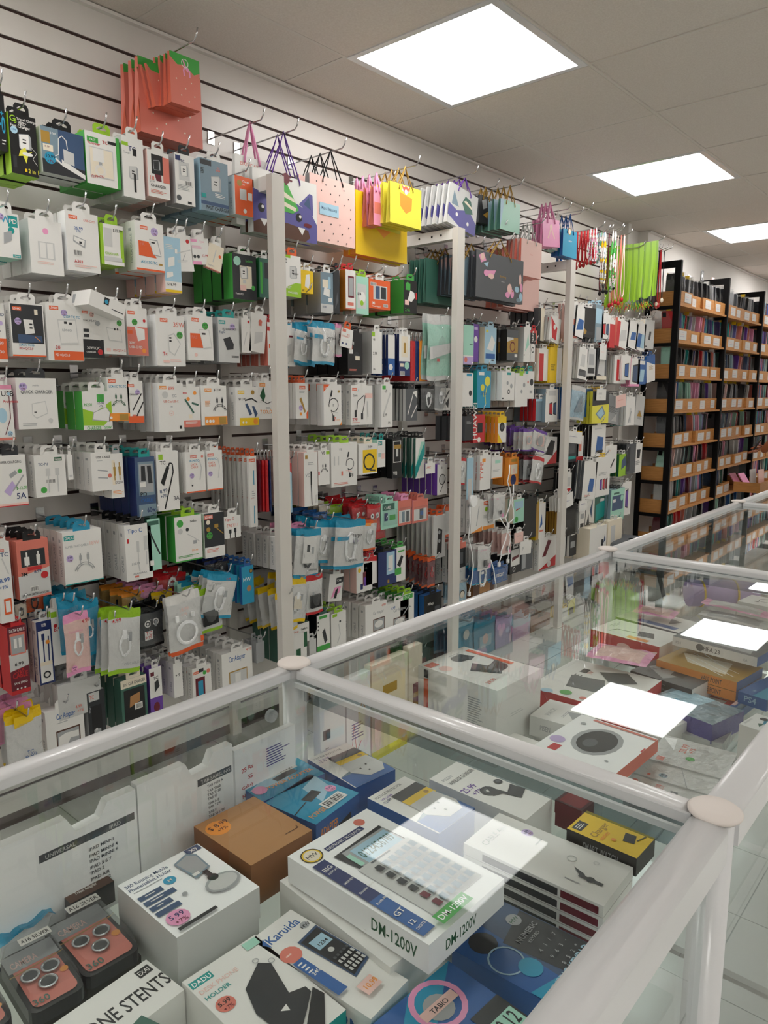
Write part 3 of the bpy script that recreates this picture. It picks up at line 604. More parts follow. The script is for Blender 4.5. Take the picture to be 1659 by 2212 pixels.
# ---------------------------------------------------------------- goods on the slat wall
rows('''
z|-80,100,92,815|B|2|.035|k,K|t .42 .62 .1 c +;t .1 .32 .3 c +0 .85;r .5 .18 .9 .2 w;r .5 .12 .8 .14 w|black charger box with big cyan lettering|tab=k
z|88,325,470,1130|B|3|.034|k,L|t .04 .86 .1 L G;t .2 .84 .07 L 5;t .3 .9 .04 w Travel_Charger;t .34 .855 .04 w type-c;t .34 .82 .035 w Cable;t .06 .775 .045 w Fast_Charger;c .18 .72 .13 S;T .18 .71 .03 b HW;plug .55 .56 .42 w;p Y .35 .4 .55 .47 .6 .38 .8 .42 .62 .32 .55 .2 .45 .32 .28 .3;e .62 .36 .2 .03 w;l w .015 .75 .5 .95 .4 .8 .3 .95 .2;r .48 .06 .56 .11 y;t .6 .05 .07 Y 2_in_1 .38;r .06 .1 .2 .3 K|black and lime travel charger box reading G5|tab=k
z|478,490,1022,1160|B|2|.03|E,l|r .4 0 1 1 N;p K 0 0 1 0 1 .22 0 .3;r 0 .65 .2 .9 D;t .22 .86 .05 w HW;p w .45 .22 1 .02 1 .12 .45 .36;p l .5 .3 .75 .27 .75 .55 .5 .6;l w .02 .6 .6 .58 .8 .48 .88 .4 .8 .38 .45 .3 .4;r .03 .48 .26 .62 e;t .05 .55 .04 m 15.99 .2;s .18 .33 .13 c 10.99;l w .04 .3 .35 .45 .24|grey blue boxed charger with a white power strip picture|tab=k
z|1005,545,1450,1270|B|3|.075|w,g|r .9 0 1 1 g;r .06 .8 .38 .9 g;T .22 .83 .04 w FAST .28;t .06 .76 .05 r Vcoputer;t .5 .82 .06 r TC;r .66 .84 .9 .9 k;r .1 .15 .8 .72 l;r .12 .17 .78 .7 e;r .2 .45 .52 .7 w;r .36 .38 .46 .45 s;loop .4 .28 .16 w;ins .1 .12 .05 r 12.99+7%|white box with bright green edges and a charger window|tab=L
a|722,800,868,1195|B|3|.06|w,l|r 0 .84 .3 .9 L;t .3 .77 .08 n TC;r .5 .7 .68 .82 k;t .05 .72 .03 s Charger;plug .5 .42 .4 l;r .5 .1 .6 .4 k|pale charger box marked TC with a lime corner|tab=w
a|876,885,1018,1195|B|4|.05|w,q|r .18 .5 .72 .92 k;plug .42 .7 .3 K;p m .3 .5 .6 .5 .62 .36 .38 .36;r .7 .35 1 .9 R;t .05 .36 .09 R 18;t .1 .22 .06 k CHARGER;x .1 .15 .8 3 R;ins .06 .3 .04 s $7.99|white and coral box with a black wall charger|tab=w
a|1040,905,1168,1235|B|4|.05|w,s|r .04 .86 .3 .96 n;r .2 .48 .75 .85 l;plug .47 .68 .36 w;t .3 .84 .05 n TC;x .1 .38 .85 4 s;c .15 .12 .12 d;b .5 .4 .35 .08;r .6 .03 .8 .08 k|clear fronted white charger box with round badges|tab=k
a|1192,935,1368,1285|B|4|.05|E,S|r 0 .88 .4 .98 K;r .0 .12 1 .19 N;T .6 .04 .07 k FAST_CHARGER .85;plug .55 .56 .34 l;t .6 .85 .04 R TC;t .55 .8 .045 R 9.99;r .02 .25 .18 .33 t;x .02 .8 .12 4 K;x .5 .36 .4 3 w|grey blue fast charger box above the orange one|tab=w
a|1400,1040,1520,1300|B|3|.045|o,w|c .25 .82 .13 D;t .4 .86 .05 w Charger;t .4 .78 .03 w 33W;r .25 .4 .6 .68 l;r .68 .42 .9 .62 w;c .5 .12 .09 w|orange charger box with white side hanging by the nearest post|tab=none
e|-60,90,128,385|B|2|.035|w,M|r .6 .7 .95 .95 t;T .78 .78 .1 w PD .3;t .35 .78 .14 c W;s .35 .9 .12 V 13.99;c .7 .62 .12 t;p s .4 .3 .7 .4 .72 .62 .42 .55;r .7 .02 .98 .09 t;T .84 .035 .04 w GaN|teal and white fast charger box at frame edge|tab=w
e|165,135,385,487|B|3|.055|w,l|c .5 .8 .09 F;r .25 .28 .75 .6 l;r .3 .3 .48 .58 w;r .52 .3 .7 .58 w;x .2 .22 .6 2 q|plain frosted white box with a pink dot|tab=w
e|385,88,602,472|B|4|.042|w,W|LD .1 .87 .26;t .55 .86 .035 R USB-C_PD;t .25 .7 .05 b 25.99;t .3 .66 .035 b +7%;p s .2 .5 .55 .4 .58 .54 .22 .6;p w .22 .52 .52 .43 .55 .53 .24 .58;r .38 .47 .46 .51 K;b .2 .27 .24 .08;t .2 .14 .05 r A303;x .2 .1 .7 2 q|white USB-C charger box marked 25.99|tab=w
e|595,165,745,430|B|3|.045|w,L|r .0 .0 .12 1 L;r .85 .1 1 .9 L;r .15 .45 .5 .9 l;t .55 .83 .07 k $12.99 .4;l w .05 .65 .8 .62 .5;l w .05 .75 .8 .8 .5;T .45 .25 .06 L CHARGER .6;r .1 .1 .9 .2 l|white and lime charger box priced 12.99|tab=L
e|802,148,985,468|B|4|.05|w,w|LD .18 .84 .26;s .68 .82 .13 V 13.99;p o .1 .6 .45 .6 .72 .28 .1 .3;t .14 .5 .07 R FA;p s .48 .66 .78 .66 .9 .32 .6 .34;p w .5 .64 .76 .64 .87 .34 .6 .36;r .55 .58 .68 .61 k;T .45 .15 .055 c A2317C_TC .6;r .8 .14 .92 .18 D;r 0 0 1 .04 o|white and orange charger box reading A2317C|tab=w
e|975,245,1088,590|B|5|.05|S,q|r 0 .14 1 1 S;r 0 0 1 .05 y;r 0 .05 1 .2 w;p w .2 .45 .6 .5 .62 .66 .25 .62;p w .1 .25 .5 .3 .48 .38 .12 .36;t .1 .12 .05 k $18.99 .6;x .1 .85 .5 3 w;r .65 .72 .8 .8 w|pale blue and white adapter box with yellow base|tab=w
e|1030,240,1145,470|C|3|.004|w,w|c .8 .84 .1 r;l l .05 .1 .5 .9 .6;x .1 .3 .6 3 l;l s .03 .4 .3 .6 .5|white card hanging askew with a small red flower mark|tilt=6
e|1135,255,1248,430|C|2|.004|w,p|r 0 .85 .35 .95 F;t .5 .84 .07 p Type;x .05 .7 .6 4 F;c .15 .3 .08 K;c .35 .3 .08 K;t .55 .3 .09 r 12.99;r 0 0 .5 .12 F|white and pink type c card|tilt=5
e|1250,282,1345,452|C|2|.004|e,w|c .8 .6 .09 o;l l .06 .4 .3 .5 .8;x .1 .15 .6 2 s;r 0 0 1 .03 R|cream card with an orange dot, tipped to the right|tilt=-12
e|1385,345,1535,635|B|3|.05|K,g|c .2 .84 .15 M;T .7 .84 .06 g belkin .45;r .3 .25 .8 .75 e;plug .48 .6 .3 w;r .42 .36 .55 .44 l;r .3 .2 .55 .32 q;c .85 .28 .08 g;c .85 .15 .08 K;t .1 .1 .04 w PowerIQ|black and bright green boxed charger with window|tab=w
e|1545,375,1615,620|B|3|.04|T,G|r .1 .1 .3 .9 J;r .5 .5 .9 .9 K|dark green clear pack behind the green charger box|tab=w
e|-60,640,48,1000|B|2|.04|w,w|LD .1 .9 .4;c .65 .66 .18 V;t .3 .78 .05 N C-ID;t .2 .5 .05 K PD;r .2 .05 1 .4 o;T .6 .3 .05 w 20;T .6 .15 .05 w 30|white and orange charger box cut by the left frame edge|tab=w
e|52,640,277,970|B|6|.03|w,w|r .03 .25 .97 .98 K;LD .08 .86 .26;s .22 .66 .1 V 13.99;p w .38 .7 .66 .7 .7 .45 .42 .42;r .55 .6 .64 .63 k;r .55 .53 .64 .56 k;p N .18 .42 .9 .4 .92 .28 .2 .25;l O .02 .7 .38 .85 .3;r .72 .8 .82 .9 e;t .2 .2 .04 c A2423C_TC-SG .45;t .2 .13 .04 r PD+QC3.0;r 0 0 1 .03 o|white box with black window, adapter on a lit table|tab=w
e|268,640,505,995|B|6|.03|w,w|LD .1 .88 .25;s .5 .84 .09 V 13.99;t .46 .76 .04 c Q229_TC_TC .5;p l .3 .72 .82 .74 .86 .3 .36 .28;p w .32 .7 .8 .72 .84 .33 .37 .31;r .48 .65 .56 .69 k;r .62 .64 .7 .68 K;T .55 .52 .04 s LDNIO;t .2 .2 .06 r 20;r .15 .01 .98 .17 o;t .18 .08 .04 w PD+QC3.0|large white dual port charger box reading Q229|tab=w
e|483,660,625,977|B|5|.03|w,w|LD .02 .85 .28;s .48 .84 .12 q 17.99;t .05 .7 .035 k 319C_TC-TC;c .75 .68 .12 s;r 0 0 1 .36 k;p w .35 .58 .85 .62 .85 .35 .42 .36;t .42 .72 .05 K -;r .04 .5 .3 .56 K;r .04 .4 .3 .46 K;t .15 .17 .05 w 30W/QC;t .12 .1 .03 w CHARGER;c .8 .12 .13 r|white charger box with black lower half|tab=w
e|605,660,755,955|B|5|.03|w,w|LD .02 .85 .34;t .55 .8 .09 R 45W;s .75 .66 .12 g 16.99;p l .15 .56 .8 .52 .85 .25 .25 .28;p w .17 .54 .78 .5 .82 .28 .27 .3;r .5 .5 .56 .55 k;r .62 .5 .68 .55 k;r .12 .05 .3 .12 q;t .4 .06 .045 R PD/QC+_3.0|white 45W charger box|tab=w
e|752,670,888,962|B|5|.03|w,w|LD .06 .86 .34;s .38 .7 .14 g 14.99;r 0 0 1 .6 R;p w .38 .6 .85 .56 .85 .35 .5 .3;r .0 .45 .25 .52 o;t .06 .24 .05 w 30W;t .06 .15 .05 w USB-C_PD;c .78 .1 .1 O;c .85 .74 .07 r|white and coral 30W charger box|tab=w
e|927,712,1110,1025|B|7|.032|w,W|LD .15 .86 .26;t .6 .78 .09 R 35W;s .82 .62 .11 g 17.99;p l .4 .6 .62 .66 .85 .45 .62 .2 .42 .28;p w .42 .58 .6 .63 .82 .44 .6 .23 .44 .3;r .44 .54 .52 .57 k;r .44 .48 .52 .51 k;ins .2 .2 .07 r Tc;r .2 .06 .42 .11 q;x .45 .12 .5 2 q|white 35W charger box in a deep row|tab=w
e|1115,715,1277,992|B|5|.03|w,w|LD .18 .86 .28;s .7 .78 .12 g 14.99;p o .1 .6 .5 .6 .62 .28 .1 .28;t .14 .48 .07 R FAS;p l .45 .7 .85 .7 .95 .3 .6 .25;p w .47 .68 .83 .68 .92 .32 .6 .28;r .55 .58 .7 .62 k;c .3 .12 .06 q|white and orange fast charger box|tab=w
e|1300,728,1433,1005|B|6|.035|l,s|r .04 .85 .35 .93 t;T .2 .87 .04 w DADU .26;s .68 .8 .13 V 18.99;t .2 .72 .045 d PD_SUPER_FAST .66;ins .04 .64 .05 N TypC;p K .22 .52 .55 .58 .72 .42 .7 .3 .4 .28;l k .02 .6 .15 .95 .15;l k .02 .6 .12 .95 .12|pale grey super fast charger box with a teal tab|tab=t
e|1440,735,1500,945|C|6|.02|w,w|c .8 .9 .12 r;l l .08 .2 .2 .6 .6|white box with a red flower mark beside the teal tabbed one|tab=w
e|1503,700,1600,938|B|5|.03|w,w|c .6 .8 .12 R;r .5 .7 .7 .76 R;p l .3 .2 .8 .3 .8 .55 .3 .5|white box leaning in front of red edged ones|tab=w tilt=-7
e|1595,760,1640,1020|B|6|.02|w,R|r 0 .8 1 .9 r;r .2 .4 .8 .5 o|small red and white charger box half behind the post|tab=r
f|-30,140,92,468|B|2|.04|w,p|r 0 .0 1 .05 R;r 0 .92 1 1 p;t .3 .8 .09 k USB;c .8 .84 .1 S;t .4 .68 .05 r Archytoola;e .3 .45 .3 .14 S;l m .05 .8 .8 .8 .4 .4 .1;s .7 .12 .17 S 5.5A|pink framed white car charger box at left frame edge|tab=w
f|90,97,352,398|B|2|.06|w,w|s .17 .83 .1 V 8.99;t .4 .84 .035 s yesido;T .5 .7 .06 d QUICK_CHARGER .8;p l .35 .5 .7 .55 .75 .3 .45 .2 .35 .28;p w .37 .49 .69 .53 .73 .31 .45 .22 .37 .29;r .4 .32 .46 .34 k;x .1 .1 .5 2 s;c .8 .16 .06 l|large white quick charger box|tab=K
f|487,178,674,404|B|3|.045|w,J|F w;r .5 .72 .75 .92 g;p L 0 .55 .4 .45 1 .75 1 .35 .7 .1 0 .12;p s .35 .45 .8 .6 .95 .45 .9 .2 .3 .25;p w .37 .44 .8 .58 .92 .44 .88 .22 .33 .27;r .45 .58 .8 .72 w;T .62 .66 .06 n 10.99;T .62 .59 .05 n +7%;t .05 .62 .07 g N201;t .1 .0 .09 g CHARGER .5;t .7 .02 .07 g 50W|white and green super fast charger pack|tab=w step=.055
f|636,92,779,354|B|6|.03|w,w|LD .06 .87 .34 o;t .08 .76 .055 c LC441C_TC-TC .8;r 0 0 1 .18 O;cab .5 .5 .24 G;r .5 .02 .9 .16 D;c .1 .08 .06 w|white and orange twin cable box reading LC441C|tab=w
f|757,115,862,365|B|5|.03|w,w|LD .05 .85 .4;s .65 .73 .16 V 9.99;l k .07 .3 .3 .9 .7;l k .07 .45 .1 1 .5;r .25 .1 .5 .2 R;r 0 0 1 .16 o;t .1 .66 .035 K TEKKHNA|white and orange cable box with black leads|tab=w
f|940,128,1102,416|B|8|.03|w,W|LD .06 .87 .28 O;t .4 .86 .07 R 899;c .28 .76 .12 l;ins .55 .7 .06 s TC;t .2 .6 .045 R USB-C_to_USB-C .6;T .5 .5 .035 s 1M;c .5 .38 .09 q;c .5 .38 .07 w;T .5 .365 .03 R x5;r .8 .05 .9 .12 k|plain white USB-C cable box marked 899|tab=w
f|1090,152,1200,390|B|6|.03|w,w|LD .0 .82 .22 r;c .3 .7 .1 O;c .7 .85 .1 O;r 0 0 1 .17 R;l T .1 .1 .7 .4 .5 .6 .35;l T .1 .5 .6 .9 .55;r .3 .22 .5 .32 e;x .1 .12 .8 2 w|white and red cable box with a green lead|tab=w
f|1197,143,1358,377|B|8|.03|w,w|LD .15 .84 .26 O;t .5 .86 .06 k $12.00 .3;x .15 .6 .25 5 O;cab .72 .55 .2 K;r .12 0 1 .22 O;r .68 .02 .95 .2 D;c .2 .1 .05 w;c .32 .1 .05 w;c .44 .1 .05 w|white and orange twin cable box priced 12.00|tab=w
f|1405,152,1547,380|B|6|.035|w,w|LD .1 .82 .28 y;c .75 .86 .08 D;t .12 .66 .06 k $12.00 .35;r .15 0 1 .2 y;l K .05 .4 .65 .7 .7 .95 .6;p N .4 .55 .5 .58 .7 .3 .6 .25;p N .7 .5 .8 .5 .95 .3 .85 .2;c .3 .08 .04 w;c .42 .08 .04 w;c .85 .1 .1 O|white and yellow audio cable box priced 12.00|tab=w
f|1540,115,1632,342|B|5|.03|w,w|LD .1 .85 .4 O;p G .1 .6 .35 .85 .5 .6 .35 .45;l K .04 .2 .5 .6 .4 .9 .45;t .1 .14 .1 O 7_COLOR;x .5 .3 .4 2 s|white cable box with a green plug, reading 7|tab=w
f|-30,565,172,855|B|3|.035|w,w|t .1 .84 .05 k SUPER_CHARGING .75;c .78 .68 .08 g;p s .4 .62 .62 .7 .7 .64 .46 .55;p V .2 .3 .5 .5 .6 .4 .4 .2;l s .05 .5 .3 .9 .6;t .62 .32 .06 J $-12.00 .36;t .6 .14 .11 n 5A;r 0 .0 1 .06 q;r 0 0 1 .02 r|white super charging cable box reading 5A|tab=K
f|200,565,402,796|B|4|.04|w,w|r .64 .85 .9 .94 G;T .77 .87 .05 w Green .22;t .12 .76 .06 N TC-Pd;r .35 .5 .48 .68 l;r .65 .5 .78 .68 l;r .4 .1 .44 .5 l;r .7 .1 .74 .5 l;b .35 .33 .28 .08;c .25 .17 .1 g|white cable box with handwritten TC Pd and green dot|tab=w
f|400,558,440,705|B|1|.04|w,w|r .2 .1 .8 .2 l|narrow blank white box peeking out beside the TC box|tab=w
f|540,548,673,766|B|5|.045|w,w|t .25 .85 .055 k USB_CABLE;x .3 .78 .4 1 s;l s .05 .3 .55 .8 .5;l s .05 .3 .35 .8 .32;c .9 .38 .1 R|white USB cable box in a row of thick boxes|tab=w
f|655,552,745,810|B|4|.045|w,w|r .1 .3 .35 .85 e;l D .08 .3 .4 .3 .8;l D .08 .7 .4 .7 .8;p D .2 .7 .4 .7 .38 .5 .24 .5;p D .6 .7 .8 .7 .78 .5 .64 .5;t .3 .32 .06 k $12.00 .6;x .1 .15 .8 3 O|white box with two gold plugs priced 12.00|tab=s
f|802,575,937,915|B|4|.04|N,n|r .15 .35 .95 .92 E;r .2 .4 .9 .88 s;p K .3 .85 .5 .85 .52 .6 .28 .6;p K .6 .85 .8 .85 .86 .55 .64 .55;r .2 .5 .5 .58 w;t .2 .34 .07 k PD;t .22 .24 .06 b CABLE .6;r .1 .0 1 .2 E;t .5 .06 .08 n 60w .45|blue boxed 60 watt PD cable with clear window|tab=t
f|930,540,1076,880|B|6|.018|w,w|r .1 .86 .3 .95 L;t .15 .78 .06 k TC;l k .06 .3 .03 .75 .65 .72 .78 .6 .8 .5 .7 .25 .5;p k .15 .48 .3 .42 .58 .72 .46 .76;ins .1 .3 .06 N 8.99;ins .12 .22 .05 N +7%;t .7 .16 .07 d 3A|tall white TC cable card box marked 3A|tab=w
f|1105,545,1231,775|B|7|.018|w,w|LD .25 .85 .32 R;t .2 .76 .055 c iP-H07C .5;t .25 .67 .05 R DATA;t .25 .6 .05 R CABLE;s .3 .42 .12 V 8.99;l l .05 .7 .8 .8 .6 .7 .3;r 0 0 1 .03 o;c .3 .18 .04 K;c .85 .88 .06 R|white data cable box, left of a matching pair|tab=w
f|1233,535,1333,762|B|7|.018|w,w|LD .05 .85 .4 R;t .05 .76 .055 c iP-H07C .6;t .1 .67 .05 R DATA;t .1 .6 .05 R CABLE;s .2 .42 .14 V 8.99;l l .05 .7 .8 .8 .6 .7 .3;r 0 0 1 .03 o|white data cable box, right of a matching pair|tab=w
f|1485,568,1541,985|B|9|.012|w,w|LD 0 .92 .8;l c .12 .6 .8 .6 .6;l c .12 .6 .3 .55 .05;t .2 .4 .02 R 5.99 .7;x .3 .5 .4 4 s|narrow tall white cable box in the long fanned row|tab=o step=.026
f|1337,930,1440,1045|C|0|.002|w,w|t .05 .8 .12 r Tipo_C;t .15 .5 .14 R FAST;t .55 .5 .14 q 2U;l k .06 .35 .0 .35 .3;l k .06 .65 .0 .65 .35;r .28 .22 .42 .4 K;r .58 .24 .72 .44 K|little white card reading FAST over two black leads|
g|-30,60,88,510|B|3|.03|w,w|LD .1 .88 .5 R;t .3 .82 .05 N TC;l l .1 .4 .8 .8 .6;ins .1 .5 .05 b 8.99;ins .05 .42 .04 b +7%;r .3 .1 .85 .3 o;r .4 .13 .75 .27 w|white and orange cable box cut by the left frame edge, lower row|tab=w
g|90,55,298,355|B|3|.03|w,R|F R;p l 0 0 1 .05 1 .5 0 .4;r .12 .55 .88 .84 K;r .22 .58 .38 .72 w;r .6 .58 .72 .74 w;l w .05 .3 .56 .3 .8;l w .05 .66 .56 .66 .8;r .3 .48 .75 .54 r;t .08 .4 .06 k 3M;ins .5 .42 .05 n 8.99;c .82 .37 .12 r;b .34 .12 .26 .07;T .5 .05 .035 k LENGTHEN_3_METERS_DATA_CABLE .85|red topped three metre data cable box|tab=k
x|134,1151,224,1249|B|6|.035|w,w|r .03 .84 .3 .93 t;T .17 .86 .05 w DADU .24;t .05 .7 .04 s SUPER_FAST_CABLE .6;t .66 .7 .07 q 18W;s .15 .5 .09 V 5.99;cab .52 .42 .2 s;r 0 0 1 .02 t|white super fast cable box under turquoise hang tabs|tab=c
x|268,1136,331,1245|B|6|.035|w,w|t .1 .86 .07 b Tipo_C .8;r .08 .68 .14 .76 r;r .42 .5 .52 .7 l;r .7 .52 .86 .78 l;l l .04 .47 .5 .47 .25 .5 .15;l l .04 .78 .5 .78 .25;t .2 .28 .04 s $10.99;T .5 .1 .035 s AAAAAAAA .7;r .3 .05 .45 .08 R|white box with handwritten Tipo C in blue|tab=k
x|317,1122,350,1228|B|4|.03|M,T|r .1 .88 .9 .96 T;l K .12 .1 .8 .9 .3;r .1 .1 .4 .2 w|pale mint cable box with dark green header|tab=T
x|376,1118,438,1205|B|3|.045|w,g|c .2 .85 .12 g;T .7 .85 .05 k belkin .4;c .2 .68 .09 l;c .46 .7 .06 K;l l .03 .46 .6 .7 .5 .9 .4;r .66 .36 .8 .44 s;t .6 .2 .04 O $10.99;x .1 .12 .8 2 g;r 0 0 1 .03 g|white fronted box with vivid green sides|tab=L
x|440,1110,486,1198|B|5|.03|N,w|F K;LD .02 .87 .42 R;c .2 .8 .1 e;c .2 .64 .1 D;s .25 .5 .15 g 8.99;r 0 0 1 .24 w;l D .04 .5 .7 .95 .5;r .5 .66 .7 .74 D;x .1 .18 .7 3 R|dark blue and white cable box with gold plugs|tab=w
''')
rows('''
g|38,552,180,912|B|2|.03|m,r|F m;r .0 0 1 .06 r;p l .0 .35 1 .4 1 .62 0 .6;r .1 .58 .9 .9 R;r .15 .6 .85 .86 s;T .5 .92 .045 w DATA_CABLE .8;r .3 .68 .45 .82 w;r .55 .68 .7 .82 w;t .25 .42 .05 k 6.99;t .25 .32 .05 r USB;T .5 .24 .08 r CABLE .8;T .5 .15 .03 w SAFE_SPEED .7;c .3 .08 .05 w;c .5 .08 .05 w;c .7 .08 .05 w|deep red data cable box near the counter rail|tab=r
g|205,520,320,860|B|2|.025|n,w|r .1 .03 .9 .85 w;r 0 .9 1 1 n;T .5 .91 .05 w USB .3;r .3 .7 .5 .8 n;l n .08 .4 .7 .4 .3;l n .08 .75 .75 .7 .3;c .68 .66 .14 O;R .5 .15 .25 .1 K;r .1 .3 .9 .36 e|navy and white boxed audio cable|tab=l
g|290,445,425,740|C|3|.004|w,w|c .2 .7 .1 r;t .1 .6 .07 r 8.99;r .0 .85 .3 .95 L|white card pack with red pen price behind the pink pouch|
g|360,478,537,792|P|0|.014|q,FF|ins .68 .82 .06 r 4.99;t .1 .7 .04 p Accessories .6;s .25 .1 .13 F|pink topped zip pouch with a white lead|cable=W x0=-1.92 rot=4
g|330,400,470,680|P|8|.012|c,cc||blue charger pouch in the long sliding pile, left row|cable=W x0=-1.96
g|440,400,585,690|P|9|.012|c,cc||blue charger pouch in the long sliding pile, middle row|cable=W x0=-1.97
g|575,500,690,760|P|5|.012|c,cc||blue and clear pouch just behind the lime one|cable=W x0=-1.95
g|625,452,828,772|P|2|.014|w,LL|ins .05 .82 .06 r 4.99;t .45 .12 .04 s OR_CABLE .5|lime topped zip pouch with coiled white lead|cable=W x0=-1.915 rot=-4 tilt=-4
g|130,350,262,440|P|6|.012|o,oo||orange foil pouch peeking from the pile at left|cable=k x0=-2.05
g|80,400,160,500|P|4|.012|e,kk||black and white striped cord pouch|cable=K x0=-2.03
g|795,440,950,640|P|7|.014|K,kk|R .3 .6 .14 .05 w;R .65 .62 .14 .05 w;c .3 .6 .05 w;c .65 .62 .05 w;r .15 .2 .5 .42 w;t .2 .32 .09 r TC;t .17 .23 .07 r 9.99|black earphone pouch printed with round eyes|cable=k x0=-1.99 step=.02
g|700,360,840,460|P|5|.012|D,OO||brown and gold foil pouch in the upper pile|cable=k x0=-2.06
g|800,330,950,430|P|6|.012|F,FF||bright pink foil pouch in the upper pile|cable=k x0=-2.06
g|905,260,1080,360|P|7|.012|r,rr||red foil pouch in the upper pile|cable=W x0=-2.07
g|870,350,1000,440|P|3|.012|y,yy||yellow header pouch above the round cable pouch|cable=k x0=-2.04
g|952,378,1166,668|P|1|.016|w,wo|T .45 .72 .06 q 18.99;T .45 .64 .05 q +7%;t .55 .2 .04 s ORIGINAL .4;r .9 .1 1 .2 o|round coiled white cable in a clear pouch|cable=O x0=-1.94 tilt=3
g|1118,345,1275,562|P|2|.016|w,LL|t .5 .75 .07 r 5.99|lime topped pouch holding a black adapter|cable=B x0=-1.96 tilt=4
g|1200,235,1385,440|P|3|.015|w,cc|ins .6 .9 .05 r 5.99;t .1 .78 .06 s Original|turquoise and white glossy pouch swinging to the right|cable=W x0=-1.95 tilt=-14
g|1020,300,1200,420|P|6|.012|M,cr||teal header pouch in the pile, second row|cable=W x0=-2.02
g|1395,200,1470,400|B|7|.012|c,b|c .8 .85 .15 K;c .8 .85 .1 D;e .6 .4 .2 .08 C;t .1 .6 .1 w HW|bright blue card pack in a stepped row|tab=b step=.03
g|1180,170,1330,260|P|6|.012|K,nn||dark grey netted pouch in the pile, right side|cable=k x0=-2.08
g|258,1045,498,1262|B|6|.035|w,w|t .28 .8 .1 b Car_Adapter .5;x .28 .72 .45 1 s;r .25 .18 .88 .58 H;r .28 .2 .85 .55 s;p w .3 .28 .5 .24 .62 .38 .84 .36 .84 .48 .5 .5 .32 .46;t .8 .9 .06 R 4.99 .16;t .83 .82 .05 R +7%;p b .2 0 1 0 1 .14 .2 .02|white car adapter box, lowest row at left|tab=w step=.045
g|500,930,617,1170|B|2|.04|K,s|F K;r .1 .8 .7 .98 l;t .15 .84 .09 R TC .25;r .2 .1 .8 .7 k;x .08 .7 .1 5 s;r .3 .12 .7 .2 s;c .45 .2 .08 l|black box in a clear shell with silver phone mount|tab=s
g|695,862,860,1108|B|3|.04|G,T|F T;r .0 .84 1 1 e;t .1 .88 .06 K 3in1_CAR_CHARGER .85;r .1 .2 .9 .8 k;p C .3 .45 .7 .52 .72 .7 .34 .66;r .5 .38 .8 .5 w;b .55 .4 .2 .08;r 0 0 1 .15 l|dark green and cream car charger box|tab=e
g|860,790,945,1050|B|3|.03|w,P|r 0 0 1 .4 P;r .1 .84 .4 .92 m;t .3 .76 .06 K TC;p K .4 .5 .8 .6 .7 .75 .4 .7;e .5 .2 .25 .1 m|white and purple charger box|tab=w
g|330,890,590,1010|B|4|.035|l,l||blank pale grey box behind the clear phone mount|tab=l
g|1000,760,1060,940|B|7|.035|w,w|t .2 .6 .08 k +.9|plain white adapter box in the tilted stepped row|tab=w step=.045
g|1110,790,1226,955|B|3|.03|w,w|LD .05 .82 .3;r .35 .84 .6 .94 K;c .65 .8 .1 g;c .85 .82 .1 R;r .15 .1 .65 .7 m;r .28 .2 .55 .6 c|white box with a teal lighter plug in a red window|tab=w
g|1280,708,1462,872|B|7|.035|w,w|t .22 .75 .13 b Car_Adapter .55;r .22 .1 .82 .5 D;r .25 .12 .8 .47 l;r .42 .15 .6 .42 w;t .8 .9 .07 R 4.99 .18;p b .2 0 1 0 1 .1 .2 .02|white car adapter box, lowest row near the post|tab=w step=.045
g|20,1075,262,1340|P|2|.016|w,yy|ins .45 .2 .08 b 8.99;t .5 .3 .06 b TC;p y .2 .99 .75 .99 .75 .86 .2 .8|yellow topped glossy white pouch, lowest at left|cable=none x0=-1.95
g|-60,1040,200,1160|P|3|.014|p,FF||pink topped pouch behind the yellow topped one|cable=k x0=-2.0
g|1480,640,1530,740|B|1|.03|s,s||grey clear pack beside the nearest post|tab=s
''')
